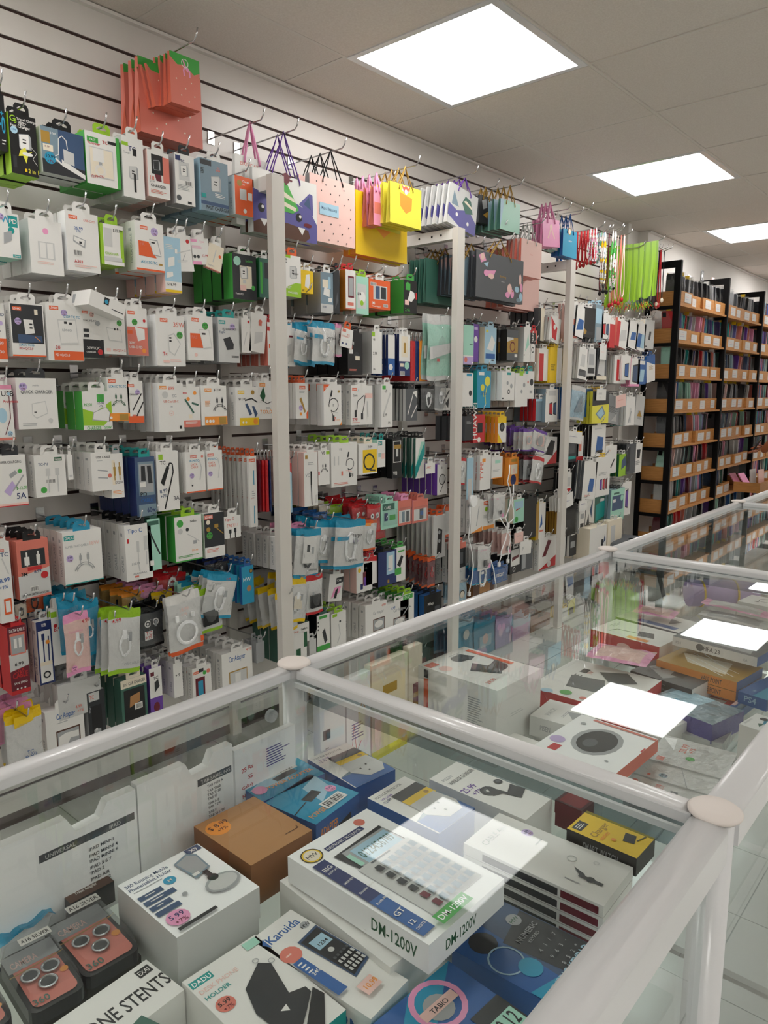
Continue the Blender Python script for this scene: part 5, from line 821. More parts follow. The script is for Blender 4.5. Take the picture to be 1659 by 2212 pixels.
rows('''
j|800,130,868,322|B|5|.014|w,l|p r 0 .95 .7 .6 .7 .1 .3 .15;x .1 .1 .7 2 s;c .45 .6 .12 w|white screen glass pack with red panel, leaning|tab=w tilt=-10 x0=-1.96 step=.02
j|710,80,745,320|B|4|.03|e,d|r 0 0 .4 1 k|cream edged tall pack behind the pink bag|tab=w
j|940,45,990,330|B|3|.016|w,q|t .1 .75 .07 R 6.5;r .1 .1 .9 .6 R;r .3 .25 .6 .45 b|pink and white glass pack reading 6.5|tab=w x0=-1.96
j|990,60,1040,290|B|3|.016|w,k|p b .1 .2 .9 .3 .9 .6 .3 .6;r .2 .8 .8 .9 w|white pack with a blue phone picture, tilted|tab=w tilt=-8 x0=-1.95
j|1042,75,1110,300|B|4|.016|k,k|p D 0 .3 .4 .15 0 .1;r .2 .1 .8 .2 K|black screen glass pack with gold corner|tab=w x0=-1.95
j|1118,55,1166,330|B|3|.016|E,s|r .1 .5 .8 .9 S;r .2 .05 .8 .4 s|clear blue grey pack with white tag|tab=S x0=-1.95
j|1165,125,1220,308|B|3|.016|w,w|ph .15 .15 .3 .5 r;ph .5 .15 .3 .5 N|white pack showing two phones|tab=w x0=-1.95
j|1222,165,1250,370|B|2|.02|w,r|r 0 0 1 .85 r|white pack with a red panel, slim|tab=w x0=-1.95
j|1278,150,1345,360|B|5|.014|w,R|r 0 0 .3 .9 r;p l .3 .2 .9 .3 .9 .7 .4 .6|white and red pack in a crowded row|tab=w tilt=-7 x0=-1.95
j|1366,170,1418,370|B|3|.014|w,k|p b .2 .3 .8 .35 .8 .65 .3 .6|white pack with black edge and blue phone|tab=w tilt=-7 x0=-1.95
j|1418,175,1472,385|B|3|.014|w,w|p b .1 .1 .6 .1 .7 .6 .2 .6;p S .5 .1 .9 .1 .9 .6 .6 .6|white pack with a pale blue phone|tab=w tilt=-5 x0=-1.95
j|1474,160,1530,380|B|4|.014|l,e|p K .4 .3 .6 .3 .7 .6 .5 .6;r .1 .05 .3 .1 K|grey white pack at the end of the row|tab=w x0=-1.95
j|712,372,782,606|B|5|.012|w,e|r .05 .0 .45 .85 r|white pack with tall red stripe, a thick stack|tab=w x0=-1.98
j|792,362,868,620|B|6|.012|y,y|F w;r 0 0 .6 1 y;x .1 .5 .4 6 k|yellow boxed screen glass|tab=y x0=-1.97
j|902,378,936,612|B|2|.014|w,w|r .2 .1 .8 .3 l|slim white pack beside the third post|tab=w
j|942,385,1000,590|B|4|.014|m,K|x .1 .8 .8 6 R|dark maroon patterned pack|tab=w
j|1004,360,1060,588|B|3|.014|w,l|r .1 .1 .9 .3 d;p l .2 .4 .7 .4 .7 .8 .3 .8;x .2 .3 .6 3 k|white and grey pack with white tag, tilted|tab=w tilt=-6 x0=-1.95
j|1062,370,1112,572|B|3|.014|l,l|r .1 .1 .9 .3 K;r .2 .4 .8 .8 s|grey clear pack next to the tilted white one|tab=w x0=-1.95
j|1132,370,1192,598|B|3|.014|d,K|p l .1 .2 .8 .1 .8 .7 .3 .8;r 0 0 1 .12 e|charcoal pack with a pale diagonal|tab=w x0=-1.95
j|1150,340,1192,455|C|0|.002|w,w|x .2 .5 .6 2 q|white paper tag covering a pack, upper|x0=-1.94
j|1255,420,1330,625|B|4|.012|w,l|r .2 .1 .55 .85 r|white pack with red rectangle, clear wrapped|tab=w x0=-1.97
j|1312,420,1362,600|B|2|.012|w,w|ph .3 .1 .5 .6 b|white pack with small blue phone|tab=w x0=-1.95
j|1374,440,1428,645|B|3|.012|w,p|ph .2 .1 .6 .7 N;r 0 0 1 .08 F|white and pink pack with dark phone|tab=w x0=-1.95
j|1424,450,1475,630|B|3|.012|b,b|p S .2 .1 .7 .1 .8 .6 .3 .6;r .2 .8 .8 .95 w|blue pack with white tag|tab=w x0=-1.95
j|1482,430,1532,625|B|3|.012|w,b|x .3 .6 .5 6 D;p b 0 .8 1 .6 1 1 0 1|white pack with blue top, tipped|tab=b tilt=8 x0=-1.95
j|762,662,842,896|B|3|.06|w,E|ph .3 .2 .25 .4 r;ph .62 .2 .25 .4 N;r .2 .8 .8 .95 l|white pack with two red and blue phones|tab=w x0=-1.97
j|690,735,760,890|B|3|.02|S,r|r 0 0 1 .9 E|grey clear sleeve pack near red one|tab=w x0=-1.99
j|905,690,955,880|B|3|.014|S,w|r .4 .1 .9 .4 Y;p b .1 .3 .5 .4 .4 .7|white pack with yellow patch beside the third post|tab=w
j|950,628,1045,870|P|4|.012|S,ll|p E .2 .2 .8 .25 .7 .8|long clear pouch of slanted sleeves|cable=none x0=-1.95 tilt=-7
j|1042,665,1090,862|B|3|.014|b,n|r .2 .1 .7 .5 c;r .2 .6 .8 .8 w|blue boxed screen glass|tab=w
j|1098,680,1206,905|B|4|.016|Y,Y|F K;p Y 0 0 1 0 1 .6 0 .55;p E .2 .3 .6 .55 .8 .3 .5 .1;p S .28 .3 .58 .48 .72 .3 .5 .16|yellow and black pack with a blue diamond|tab=y x0=-1.95
j|1126,665,1190,745|C|0|.002|w,w|t .2 .5 .2 s AWX;t .3 .2 .16 s 11|large white paper tag marked 11|x0=-1.94
j|1212,700,1290,896|B|4|.014|s,d|x .1 .6 .8 8 K;p l .4 .1 .8 .1 .8 .4|grey patterned pack leaning|tab=w tilt=-8
j|1262,715,1330,800|C|0|.002|q,w|x .2 .6 .6 3 R|pinkish paper tag over grey packs|x0=-1.945 tilt=6
j|1300,735,1338,925|B|3|.014|w,t|F M;r .2 .2 .8 .8 s|mint edged grey pack|tab=w
j|1340,720,1392,922|B|3|.014|w,l|r .4 .1 .6 .6 l;l s .1 .3 .1 .6 .5|plain white tall pack|tab=w x0=-1.95
j|1412,705,1462,915|B|3|.014|l,l|r .3 .2 .7 .5 s;p D .2 .3 .8 .3 .5 .5|pale pack with a brown triangle, end of row|tab=w tilt=-5
j|905,985,990,1180|B|3|.018|K,k|r .2 .3 .7 .8 d;r .2 .1 .8 .2 t|dark pack hung under a white flag tag|tab=w
j|915,960,1020,1035|C|0|.002|w,w|x .2 .6 .5 3 A|white flag like paper tag, wide|x0=-1.93 tilt=-6
j|985,1000,1025,1180|B|3|.016|w,r|r 0 0 1 .2 r;r .3 .4 .7 .8 R|white and red pack beside the dark one|tab=y
j|1092,925,1182,1140|B|5|.016|w,k|p b .3 .1 .8 .1 .85 .6 .4 .65;p K .3 .1 .8 .1 .85 .2 .4 .2;x .2 .9 .6 2 s|white pack with black side and blue phone|tab=w x0=-1.96
k|1190,45,1262,233|B|3|.03|w,e|t .3 .8 .05 O Full;l k .08 .5 .2 .8 .5|white pack with a black check stroke|tab=w
k|1288,105,1340,252|B|3|.016|L,G|p N .3 .3 .9 .5 .7 .9 .3 .7|lime pack with a dark blue shape|tab=w
k|1340,32,1398,235|B|4|.016|d,K|r .1 .1 .4 .9 K|charcoal grey pack in a clear sleeve|tab=w
k|1400,30,1442,230|B|1|.016|w,s|p K .3 .5 .7 .5 .8 .8 .3 .8;x .2 .4 .6 5 K|white and black labelled pack, last in its row|tab=w
k|950,190,1035,405|B|5|.016|k,K||black pack, a thick dark stack|tab=k
k|1040,150,1122,402|B|5|.016|w,d|p b .4 .2 .8 .2 .85 .55 .5 .55;x .2 .1 .5 2 R|white pack with a blue phone, big one|tab=w tilt=-6 x0=-1.94
k|1124,130,1212,390|B|4|.016|w,w|ph .3 .15 .16 .3 P;ph .5 .15 .16 .3 r;ph .7 .15 .14 .3 m;x .2 .6 .6 3 s|white pack showing three phones in a row|tab=y x0=-1.94
k|1230,362,1316,565|B|3|.02|M,E|r .1 .35 .9 .8 N;r .15 .6 .35 .7 w;c .8 .7 .1 M;r .2 .84 .6 .9 T;c .3 .1 .05 t;c .5 .1 .05 t;c .7 .1 .05 t|mint pack with a navy phone window|tab=k x0=-1.95
k|1310,310,1362,530|B|3|.03|w,w|ph .4 .2 .3 .6 P;x .1 .8 .6 1 s|big white pack behind the mint one|tab=w
k|1112,410,1200,585|B|4|.016|N,t|F T;p t .1 .1 .9 .3 .9 .9 .1 .7;r .4 .8 .7 .9 w|dark teal pack, glossy|tab=w
k|1050,415,1112,590|B|3|.016|w,K|p K .1 .0 .4 .0 .3 .4;p N .4 .5 .6 .2 .7 .9|white pack with dark v shape|tab=w
k|1002,440,1056,500|C|1|.002|w,w|x .2 .7 .6 4 A|white paper tag below the thick dark stack|x0=-1.94
k|880,470,972,670|B|4|.02|k,k|r .2 .2 .6 .5 K|shiny black bag like pack with tags|tab=w
k|850,420,950,495|C|3|.002|w,w|x .3 .5 .5 3 A|white paper tag, several overlapping|x0=-1.93 tilt=8 step=.02
k|1002,500,1036,660|B|3|.014|w,l|r .2 .1 .8 .4 K;r .2 .6 .8 .8 s|slim white and black pack|tab=w
k|840,520,886,690|B|3|.014|B,D|x .1 .8 .8 9 R;x .2 .5 .7 7 L|brown patterned pack beside the third post|tab=w
k|1078,640,1188,822|B|2|.10|w,e|r .7 .3 .8 .55 K;p N .8 .4 .95 .5 .9 .7|large white carton low in the corner|tab=w x0=-1.92
k|1210,585,1300,745|B|3|.02|e,e|r .2 .2 .5 .8 l|cream carton at the end of the wall|tab=w x0=-1.92
k|840,690,896,830|B|3|.02|w,l|p b .3 .2 .8 .2 .8 .5;r .2 .7 .6 .8 l|white pack with blue patch low beside the third post|tab=w
k|930,690,976,820|B|3|.016|K,w|r .2 .4 .8 .7 s|dark pack low by the counter rail|tab=w
k|1010,690,1072,830|B|3|.016|w,y|r 0 .7 1 .8 b;c .4 .3 .15 s;r 0 0 .2 1 Y|white and yellow pack with small fittings|tab=w
k|905,240,940,390|B|3|.016|w,k|r .1 .1 .9 .3 r;r .2 .4 .8 .8 l|red based white pack left of the thick dark stack|tab=w
j|880,650,905,880|B|2|.014|w,b|r .3 .3 .8 .8 b|blue sided pack beside the third post|tab=w
''')
# gift bags
rows('''
a|820,325,1212,890|G|3|.035|R,I|p g 0 1 1 1 .95 .93 .75 .86 .55 .94 .35 .85 .15 .92 0 .88;c .3 .6 .012 e;c .5 .5 .012 e;c .2 .3 .012 e;c .6 .3 .012 e;c .8 .4 .012 e;c .4 .2 .012 e;c .7 .15 .012 e;c .85 .6 .012 e;c .25 .1 .012 e;c .55 .68 .012 e|large strawberry patterned gift bag, behind the small ones|x0=-2.1 tab=none hook=0
a|870,370,1060,680|G|3|.02|R,I|p g 0 1 1 1 .9 .82 .5 .72 .1 .84;c .3 .6 .02 e;c .5 .4 .02 e;c .7 .2 .02 e|small strawberry gift bag tilted behind the front one|x0=-2.06 tab=none hook=0 tilt=14
a|1010,295,1200,665|G|3|.02|R,I|p g 0 1 1 1 1 .75 .8 .68 .5 .82 .25 .78 0 .9;l F .05 .45 .9 .5 .8 .6 .7;l F .05 .55 .8 .45 .72 .48 .6;l F .05 .55 .8 .65 .72 .66 .6;R .5 .85 .12 .02 w;c .2 .5 .02 e;c .5 .35 .02 e;c .7 .5 .02 e;c .35 .2 .02 e;c .8 .25 .02 e;c .6 .12 .02 e|small strawberry gift bag with pink ribbon, in front|x0=-2.0 tab=none hz=.05
b|85,412,330,950|G|0|.03|w,w|t .15 .86 .05 R BIRTHDAY .6;t .3 .8 .04 R -party- .5|white birthday party gift bag behind the monster one|x0=-2.03 tab=F hz=.13
b|205,505,655,1045|G|1|.03|w,l|p A 0 .68 .3 .6 .62 .62 .9 .5 1 .32 1 0 0 0;p A .7 .6 .88 .82 .93 .8 .94 .45;p N .78 .62 .87 .76 .9 .55;p H 0 .16 .1 .22 .5 .25 .85 .2 .88 .08 .8 0 0 0;p w .1 .23 .22 .24 .16 .12;p w .68 .22 .8 .22 .75 .1;c .12 .4 .05 k;c .14 .42 .02 w;c .7 .38 .05 k;c .72 .4 .02 w;e .84 .28 .07 .035 m;p J .18 .66 .5 .92 .7 .5 .6 .42 .4 .43 .2 .55;p e .27 .72 .36 .8 .62 .66 .65 .6;p e .2 .6 .23 .66 .66 .52 .64 .46;c .5 .96 .06 m;l m .02 .4 .98 .6 .94;l m .02 .42 .92 .58 1;l m .02 .5 .85 .5 1.05|big white gift bag with a purple party hat monster|x0=-1.99 tab=P hz=.16
b|600,545,915,1075|G|2|.045|q,l|c .15 .9 .012 k;c .35 .88 .012 k;c .55 .9 .012 k;c .75 .87 .012 k;c .25 .78 .012 k;c .45 .76 .012 k;c .65 .78 .012 k;c .85 .75 .012 k;c .55 .66 .012 k;c .75 .64 .012 k;c .9 .6 .012 k;c .9 .45 .012 k;c .25 .3 .012 k;c .45 .3 .012 k;c .65 .32 .012 k;c .85 .3 .012 k;c .3 .18 .012 k;c .5 .16 .012 k;c .7 .18 .012 k;c .9 .16 .012 k;c .4 .05 .012 k;c .6 .06 .012 k;c .8 .05 .012 k;r .2 .42 .62 .6 S;T .41 .5 .05 N Merci_Beaucoup .34|pale pink dotted gift bag with a blue label|x0=-2.02 tab=k hz=.12
b|917,665,1272,1180|G|1|.03|y,O|p O .35 1 .7 1 .7 .5 .53 .35 .38 .48|large yellow gift bag with an orange pocket|x0=-2.06 tab=F hz=.08
b|1042,640,1100,920|G|3|.03|p,R|r .1 .3 .9 .6 R|pink and orange gift bag between the yellow ones|x0=-2.0 tab=F hz=.07 hook=0
b|1156,603,1370,945|G|4|.022|y,Y|F Y;p O .3 .8 .7 .72 .68 .42 .5 .3 .32 .46;p e .4 .98 .6 .98 .62 .86 .5 .78 .38 .86;p I .36 1.0 .44 .94 .42 .86;p I .64 1.0 .56 .94 .6 .86;c .5 .88 .08 I;c .5 .84 .05 w|small yellow gift bag with a fox in a pocket|x0=-1.95 tab=D hz=.09 step=.035
c|342,112,505,410|G|5|.02|l,l|p A 0 .5 .3 .4 .7 .55 1 .3 1 0 .5 0 0 .2;p E .1 .5 .15 .85 .35 .5;p T .45 .65 .55 .85 .75 .8 .85 .5 .6 .42;p e .5 .7 .58 .75 .8 .66 .82 .6;c .3 .3 .04 w;c .7 .2 .04 w|small grey gift bag with the purple monster|x0=-1.95 tab=P hz=.07 tilt=-8 step=.03
c|513,190,590,380|G|1|.02|K,d|p s .2 .8 .5 .9 .6 .6 .3 .5;p D .3 .3 .7 .5 .6 .2|camouflage patterned gift bag in shadow|x0=-2.02 tab=D hz=.06
c|640,212,752,432|G|4|.022|M,T|F S;p M 0 0 1 0 1 1 .2 1|pale mint gift bag with dark green sides|x0=-1.95 tab=D hz=.09 step=.035
c|765,450,880,700|G|3|.02|q,R|T .5 .6 .03 R Thanks|narrow pink gift bag hanging high|x0=-1.93 tab=l hz=.1
c|662,505,865,895|G|2|.03|q,R|F q|large dusty pink gift bag low behind others|x0=-2.02 tab=l hz=.08
c|890,335,985,530|G|2|.02|F,F|p F .3 .7 .5 .8 .7 .7 .6 .3 .5 .6 .4 .3;c .5 .72 .08 q;l q .06 .5 .7 .3 .3;l q .06 .5 .7 .7 .3|pink gift bag tied with a ribbon bow|x0=-1.94 tab=F hz=.1 tilt=6
c|952,370,1012,540|G|1|.02|w,M|r .2 .3 .8 .7 M|white and mint gift bag beside the blue one|x0=-1.96 tab=w hz=.1
c|1015,392,1092,580|G|2|.02|c,b|c .45 .95 .12 D;c .45 .95 .08 e;x .4 .6 .3 2 w|bright blue gift bag above the third post|x0=-1.93 tab=b hz=.1
c|195,570,420,870|G|3|.02|T,T||dark green gift bag, big one in a fanned row|x0=-2.08 tab=D hz=.08 step=.028
c|360,545,565,820|G|3|.02|N,K|F E;p q 0 .9 .15 1 .2 .7 .05 .55;p F .65 .1 .8 .3 .85 .5 .7 .4;p S .8 .0 1 .1 .95 .3;T .5 .55 .05 l Blooming .5|grey floral gift bag in front of the dark row|x0=-1.985 tab=D hz=.08 step=.024
c|495,520,770,850|G|1|.02|N,K|F d;p F .05 .9 .15 .98 .2 .82 .1 .75;p S .15 .75 .25 .8 .22 .68;p F .2 .6 .4 .65 .35 .5 .2 .5;T .55 .52 .05 D Blooming .4;T .55 .42 .025 l with_love .3;e .7 .3 .05 .12 q;e .76 .2 .04 .1 F;e .66 .16 .05 .07 F;e .93 .55 .03 .14 q;e .96 .38 .03 .1 F;e .86 .32 .05 .07 S;e .95 .16 .04 .1 S;e .9 .08 .05 .05 E;e .12 .88 .04 .08 q;e .2 .55 .05 .07 F;e .3 .5 .06 .06 q;c .76 .26 .01 D;c .92 .44 .01 D|dark grey floral gift bag facing out|x0=-1.93 tab=D hz=.09 step=.028
''')

rows('''
m|282,300,352,425|P|5|.012|c,SS|c .5 .6 .2 w|pale blue pouch on the low row seen through the showcase|cable=none
m|356,300,448,430|P|5|.012|c,cc|r .2 .3 .8 .6 S;c .5 .5 .15 q|blue card pouch on the low row seen through the showcase|cable=none
m|452,285,520,480|P|4|.014|V,VV||lilac pouch low on the wall, left of two, through the glass|cable=none
m|526,290,600,490|P|4|.014|V,SS||lilac pouch low on the wall, right of two, through the glass|cable=none
m|610,290,690,350|B|2|.04|B,B|r .2 .3 .8 .7 H|brown box low on the wall by the third post, through glass|tab=k
m|650,395,702,440|P|3|.012|b,bb||deep blue pouch lowest on the wall, through the glass|cable=none
m|742,235,772,345|B|3|.014|w,y|ph .2 .2 .6 .5 R|white pack low on the wall, leaning, through the glass|tab=y tilt=-6
m|774,200,800,300|B|3|.014|Y,k|r .2 .3 .8 .7 k|yellow pack low on the wall through the glass|tab=w
m|80,440,160,520|B|3|.03|k,k|r .2 .3 .8 .7 m;r .1 .8 .6 .9 w|black box low on the wall behind the tall phone holder carton|tab=k
''')

# ---------------------------------------------------------------- peg hooks (one for each stack)
def hooks():
    for (y, z, x1, lab) in HOOKS:
        r = .0024
        g = Z0 - .0754 * round((Z0 - z) / .0754); 
        e = empty('peg_hook', (XW, y, z)); L = x1 - XW
        MB().box(.001, .0035, -.013, .013, -.018, .024).obj('backplate', CHROME, e)
        MB().tube([(.002, 0, 0), (L * .5, 0, 0), (L, 0, .001), (L + .012, 0, .012), (L + .020, 0, .032)], r, 'w', 6).obj('rod', CHROME, e)
        tag(e, ('peg hook with the ' + lab) if len(lab.split()) < 13 else 'hook with ' + lab, 'hook', 'chrome peg hooks')
hooks()
# bare hooks that show above the goods
for i, (c, a, b, x1, z) in enumerate((('h', 640, 240, -1.97, 0), ('h', 820, 110, -1.95, 0), ('h', 1090, 120, -1.95, 0), ('h', 1215, 140, -1.95, 0), ('c', 670, 350, -1.95, 0), ('c', 1185, 245, -1.95, 0), ('c', 1495, 475, -1.95, 0))):
    p = at_x(*px(c, a, b), x1); e = empty('peg_hook', (XW, p.y, p.z - .03)); L = x1 - XW
    MB().box(.001, .0035, -.013, .013, -.018, .024).obj('backplate', CHROME, e)
    MB().tube([(.002, 0, 0), (L * .9, 0, 0), (L, 0, .012), (L + .01, 0, .032)], .0024, 'w', 6).obj('rod', CHROME, e)
    tag(e, 'bare chrome peg hook, ' + ['above the nearest post arm', 'over the yellow charger box', 'over the orange travel adaptor', 'over the green ribbed charger row', 'under the mint gift bag', 'over the blue gift bag', 'above the lime ribbons'][i], 'hook', 'chrome peg hooks')

# price channel tickets: small clear scanner plates on the grooves of the near bay
rnd = random.Random(3)
# ---------------------------------------------------------------- white box lying tilted across two hooks
def tilted():
    A = at_x(*px('e', 545, 565), -1.93); w, h, d = .115, .042, .085; B2 = at_x(*px('e', 870, 690), -1.93)
    mb = MB(); mb.box(-d, 0, 0, w, -h, 0, 'w'); Face(mb, (0, 0, -h), (0, 1, 0), (0, 0, 1), w, h).run('r .62 .3 .95 .36 K')
    Face(mb, (-d, 0, 0), (0, 1, 0), (-1, 0, 0), w, d)
    Face(mb, (-d, 0, -h), (1, 0, 0), (0, 0, 1), d, h).run('r .1 .2 .25 .8 s')
    f = Face(mb, (0, 0, 0), (0, 1, 0), (-1, 0, 0), w, d); f.run('r .1 .3 .2 .6 s')
    f = Face(mb, (0, 0, -h), (0, 1, 0), (0, 0, 1), w, h); f.k = 3; f.run('r .38 .45 .52 .9 k;c .45 .65 .05 c')
    o = mb.obj('accessory_box', PRINT); o.location = A; o.rotation_euler = (math.radians(-16), 0, math.radians(8))
    tag(o, 'plain white box lying tilted across two hooks, black socket picture', 'box')
tilted()

# ---------------------------------------------------------------- lanyards, necklaces, ribbons on the high hooks
def strand(name, pts, r, col, label, group, closed=False, n=5, flat=None, m=None):
    mb = MB()
    if flat:
        for a, b in zip(pts, pts[1:]):
            a = Vector(a); b = Vector(b); w = Vector(flat); mb.poly([a - w, b - w, b + w, a + w], col); t = Vector((0, -.0012, 0)); mb.poly([a - w - t, a + w - t, b + w - t, b - w - t], col)
            mb.poly([a + w, b + w, b + w - t, a + w - t], col); mb.poly([a - w, a - w - t, b - w - t, b - w], col)
    else: mb.tube(pts, r, col, n, closed)
    o = mb.obj(name, m or CLOTH); tag(o, label, name.replace('_', ' '), group, share=True); return o
def loops(c, x1, x2, ytop, ybot, n, cols, name, label, x0, x9, r=.002, beads=False, pend=None, flat=None):
    """n hanging loops spread along a hook from x0 (wall side) to x9 (front)"""
    rr = random.Random(int(x1))
    yc = at_x(*px(c, (x1 + x2) / 2, ytop), (x0 + x9) / 2)
    for k in range(n):
        t = (k + .5) / n; X = x0 + (x9 - x0) * t
        a = at_x(*px(c, x1 + (x2 - x1) * t, ytop), X); b = at_x(*px(c, x1 + (x2 - x1) * t, ybot + rr.uniform(-12, 12)), X); col = cols[k % len(cols)]
        y = yc.y + rr.uniform(-.004, .004); zt = yc.z; zb = b.z + (yc.z - a.z); w = .011 + rr.uniform(0, .012); pts = []
        if flat:
            o = strand(name, [(X, y - .004, zt), (X + .003, y - .004, zt * .6 + zb * .4), (X - .002, y - .004 + rr.uniform(-.01, .01), zb)], 0, col, label, label, flat=(flat, .002, 0), m=PLAST)
        else:
            for q in range(14):
                s = q / 13; ang = math.pi * 2 * s; pts.append((X + .002 * math.sin(5 * s + k), y - w * math.sin(ang) * (.6 + .4 * math.sin(math.pi * s)), zt - (zt - zb) * math.sin(math.pi * s) ** .7))
            if beads:
                mb = MB(); path = []
                N = 60
                for q in range(N):
                    s = q / N; ang = 2 * math.pi * s; path.append((X, y - w * math.sin(ang), zt - (zt - zb) * math.sin(math.pi * s) ** .75))
                mb.tube(path, [r * (1.0 if q % 2 else .35) for q in range(N)], col, 6, closed=True); 
                if isinstance(beads, str):
                    for q in range(len(mb.c)): mb.c[q] = beads[(q // 12) % len(beads)]
                o = mb.obj(name, PLAST); tag(o, label, name.replace('_', ' '), label, share=True)
            else: o = strand(name, pts, r, col, label, label, closed=True)
        if pend:
            m = MB(); m.lathe(X, y, [(.001, zb - .03), (.009, zb - .024), (.011, zb - .012), (.006, zb - .003), (.002, zb + .001)], pend[k % len(pend)], 8); m.obj('pendant', PLAST, o)
    L = x9 - XW + .03
    e = empty('peg_hook', (XW, yc.y, yc.z - .003)); MB().box(.001, .0035, -.013, .013, -.018, .024).obj('backplate', CHROME, e)
    MB().tube([(.002, 0, 0), (L * .9, 0, 0), (L, 0, .012), (L + .01, 0, .032)], .0024, 'w', 6).obj('rod', CHROME, e); tag(e, 'dark peg hook carrying ' + label, 'hook', 'chrome peg hooks')
loops('c', 1100, 1165, 412, 600, 8, 'r', 'tassel_cord', 'red tassel cord on the high hook right of the blue bag', -2.15, -1.97, .0045, pend='r')
loops('c', 1185, 1210, 396, 590, 3, 'p', 'bead_necklace', 'pink and white bead necklace beside the red tassels', -2.0, -1.95, .005, beads='wwF')
loops('c', 1212, 1232, 418, 600, 3, 'g', 'bead_necklace', 'green and white bead necklace on the high hook', -2.05, -1.98, .005, beads='gwg')
loops('c', 1232, 1252, 418, 600, 3, 'S', 'bead_necklace', 'pale blue bead necklace beside the green one', -2.02, -1.96, .004, beads='SwE')
loops('c', 1250, 1268, 414, 735, 2, 'w', 'bead_necklace', 'white and yellow bead necklace, long', -1.97, -1.94, .006, beads='wyw')
loops('c', 1275, 1300, 422, 760, 5, 'mKm', 'neck_cord', 'maroon and black neck cord', -2.05, -1.94, .003, pend='kK')
loops('c', 1310, 1330, 406, 760, 2, 'w', 'bead_necklace', 'white and green flower bead necklace, longest', -1.96, -1.93, .007, beads='wgJww')
loops('c', 1335, 1350, 440, 830, 5, 'qR', 'neck_cord', 'pink neck cord with red tips', -2.05, -1.95, .003, pend='r')
loops('c', 1365, 1490, 490, 835, 26, 'LUL', 'ribbon_lanyard', 'bright lime ribbon lanyard in the long fringe', -2.2, -1.86, flat=.0062)
loops('c', 1495, 1530, 530, 850, 8, 'EsT', 'neck_cord', 'grey teal neck cord right of the lime ribbons', -2.0, -1.9, .0034, pend='Kk')
loops('c', 1535, 1560, 528, 860, 6, 'Kkd', 'neck_cord', 'black neck cord beside the rack', -1.96, -1.9, .004, pend='k')
loops('c', 1565, 1590, 528, 850, 5, 'mrm', 'neck_cord', 'dark red neck cord by the black rack frame', -1.93, -1.87, .0035, pend='rR')
loops('c', 1595, 1612, 530, 825, 2, 'K', 'neck_cord', 'thin black neck cord with a cream hand charm', -1.9, -1.84, .0018, pend='e')
# coloured fringe ends under the lime ribbons
m = MB(); rr = random.Random(8); P = at_x(*px('c', 1400, 850), -2.0)
for k in range(130):
    x = rr.uniform(-2.2, -1.86); a = Vector((x, P.y + rr.uniform(-.03, .03), P.z + rr.uniform(-.01, .02))); b = a + Vector((rr.uniform(-.02, .02), rr.uniform(-.02, .02), -rr.uniform(.02, .05)))
    m.tube([a, (a + b) / 2 + Vector((0, .004, 0)), b], .0015, rr.choice('LYrogL'), 4, caps=False)
o = m.obj('ribbon_fringe', CLOTH); o['kind'] = 'stuff'; tag(o, 'tangled lime and red fringe ends below the lime ribbons', 'fringe')
# upright lanyard packs (red, blue, yellow, orange)
for k, (a, b, col) in enumerate(((1272, 1300, 'r'), (1302, 1324, 'n'), (1328, 1346, 'O'), (1346, 1366, 'O'), (1368, 1398, 'r'))):
    A = at_x(*px('h', a, 600), -1.99 ); B = at_x(*px('h', b, 855), -1.99); w = B.y - A.y; h = A.z - B.z
    o = MB().box(-.16, 0, 0, w, -h, 0, col).obj('lanyard_pack', FILM, None, A)
    MB().tube([(-.004, w / 2 - .006, 0), (-.004, w / 2 - .005, .03), (-.004, w / 2, .036), (-.004, w / 2 + .005, .03), (-.004, w / 2 + .006, 0)], .002, 's', 6).obj('clasp', CHROME, o)
    tag(o, '%s lanyard pack in the row of coloured straps, %s' % ({'r': 'red', 'n': 'navy', 'O': 'amber'}[col], ['first from the left', 'second', 'third', 'fourth', 'last at right'][k]), 'lanyard', 'coloured lanyard packs')
for k, (a, b, col) in enumerate(((240, 262, 'm'), (264, 284, 'r'), (286, 312, 'r'), (314, 330, 'n'))):
    A = at_x(*px('i', a, 290), -2.0); B = at_x(*px('i', b, 630), -2.0); w = B.y - A.y; h = A.z - B.z
    o = MB().box(-.15, 0, 0, w, -h, 0, col).obj('lanyard_pack', FILM, None, A)
    MB().tube([(-.004, w / 2 - .006, 0), (-.004, w / 2 - .005, .03), (-.004, w / 2, .036), (-.004, w / 2 + .005, .03), (-.004, w / 2 + .006, 0)], .002, 's', 6).obj('clasp', CHROME, o)
    tag(o, '%s long strap pack left of the nearest post, %s' % ({'m': 'maroon', 'r': 'red', 'n': 'navy'}[col], ['first', 'second', 'third', 'fourth'][k]), 'lanyard', 'long strap packs')
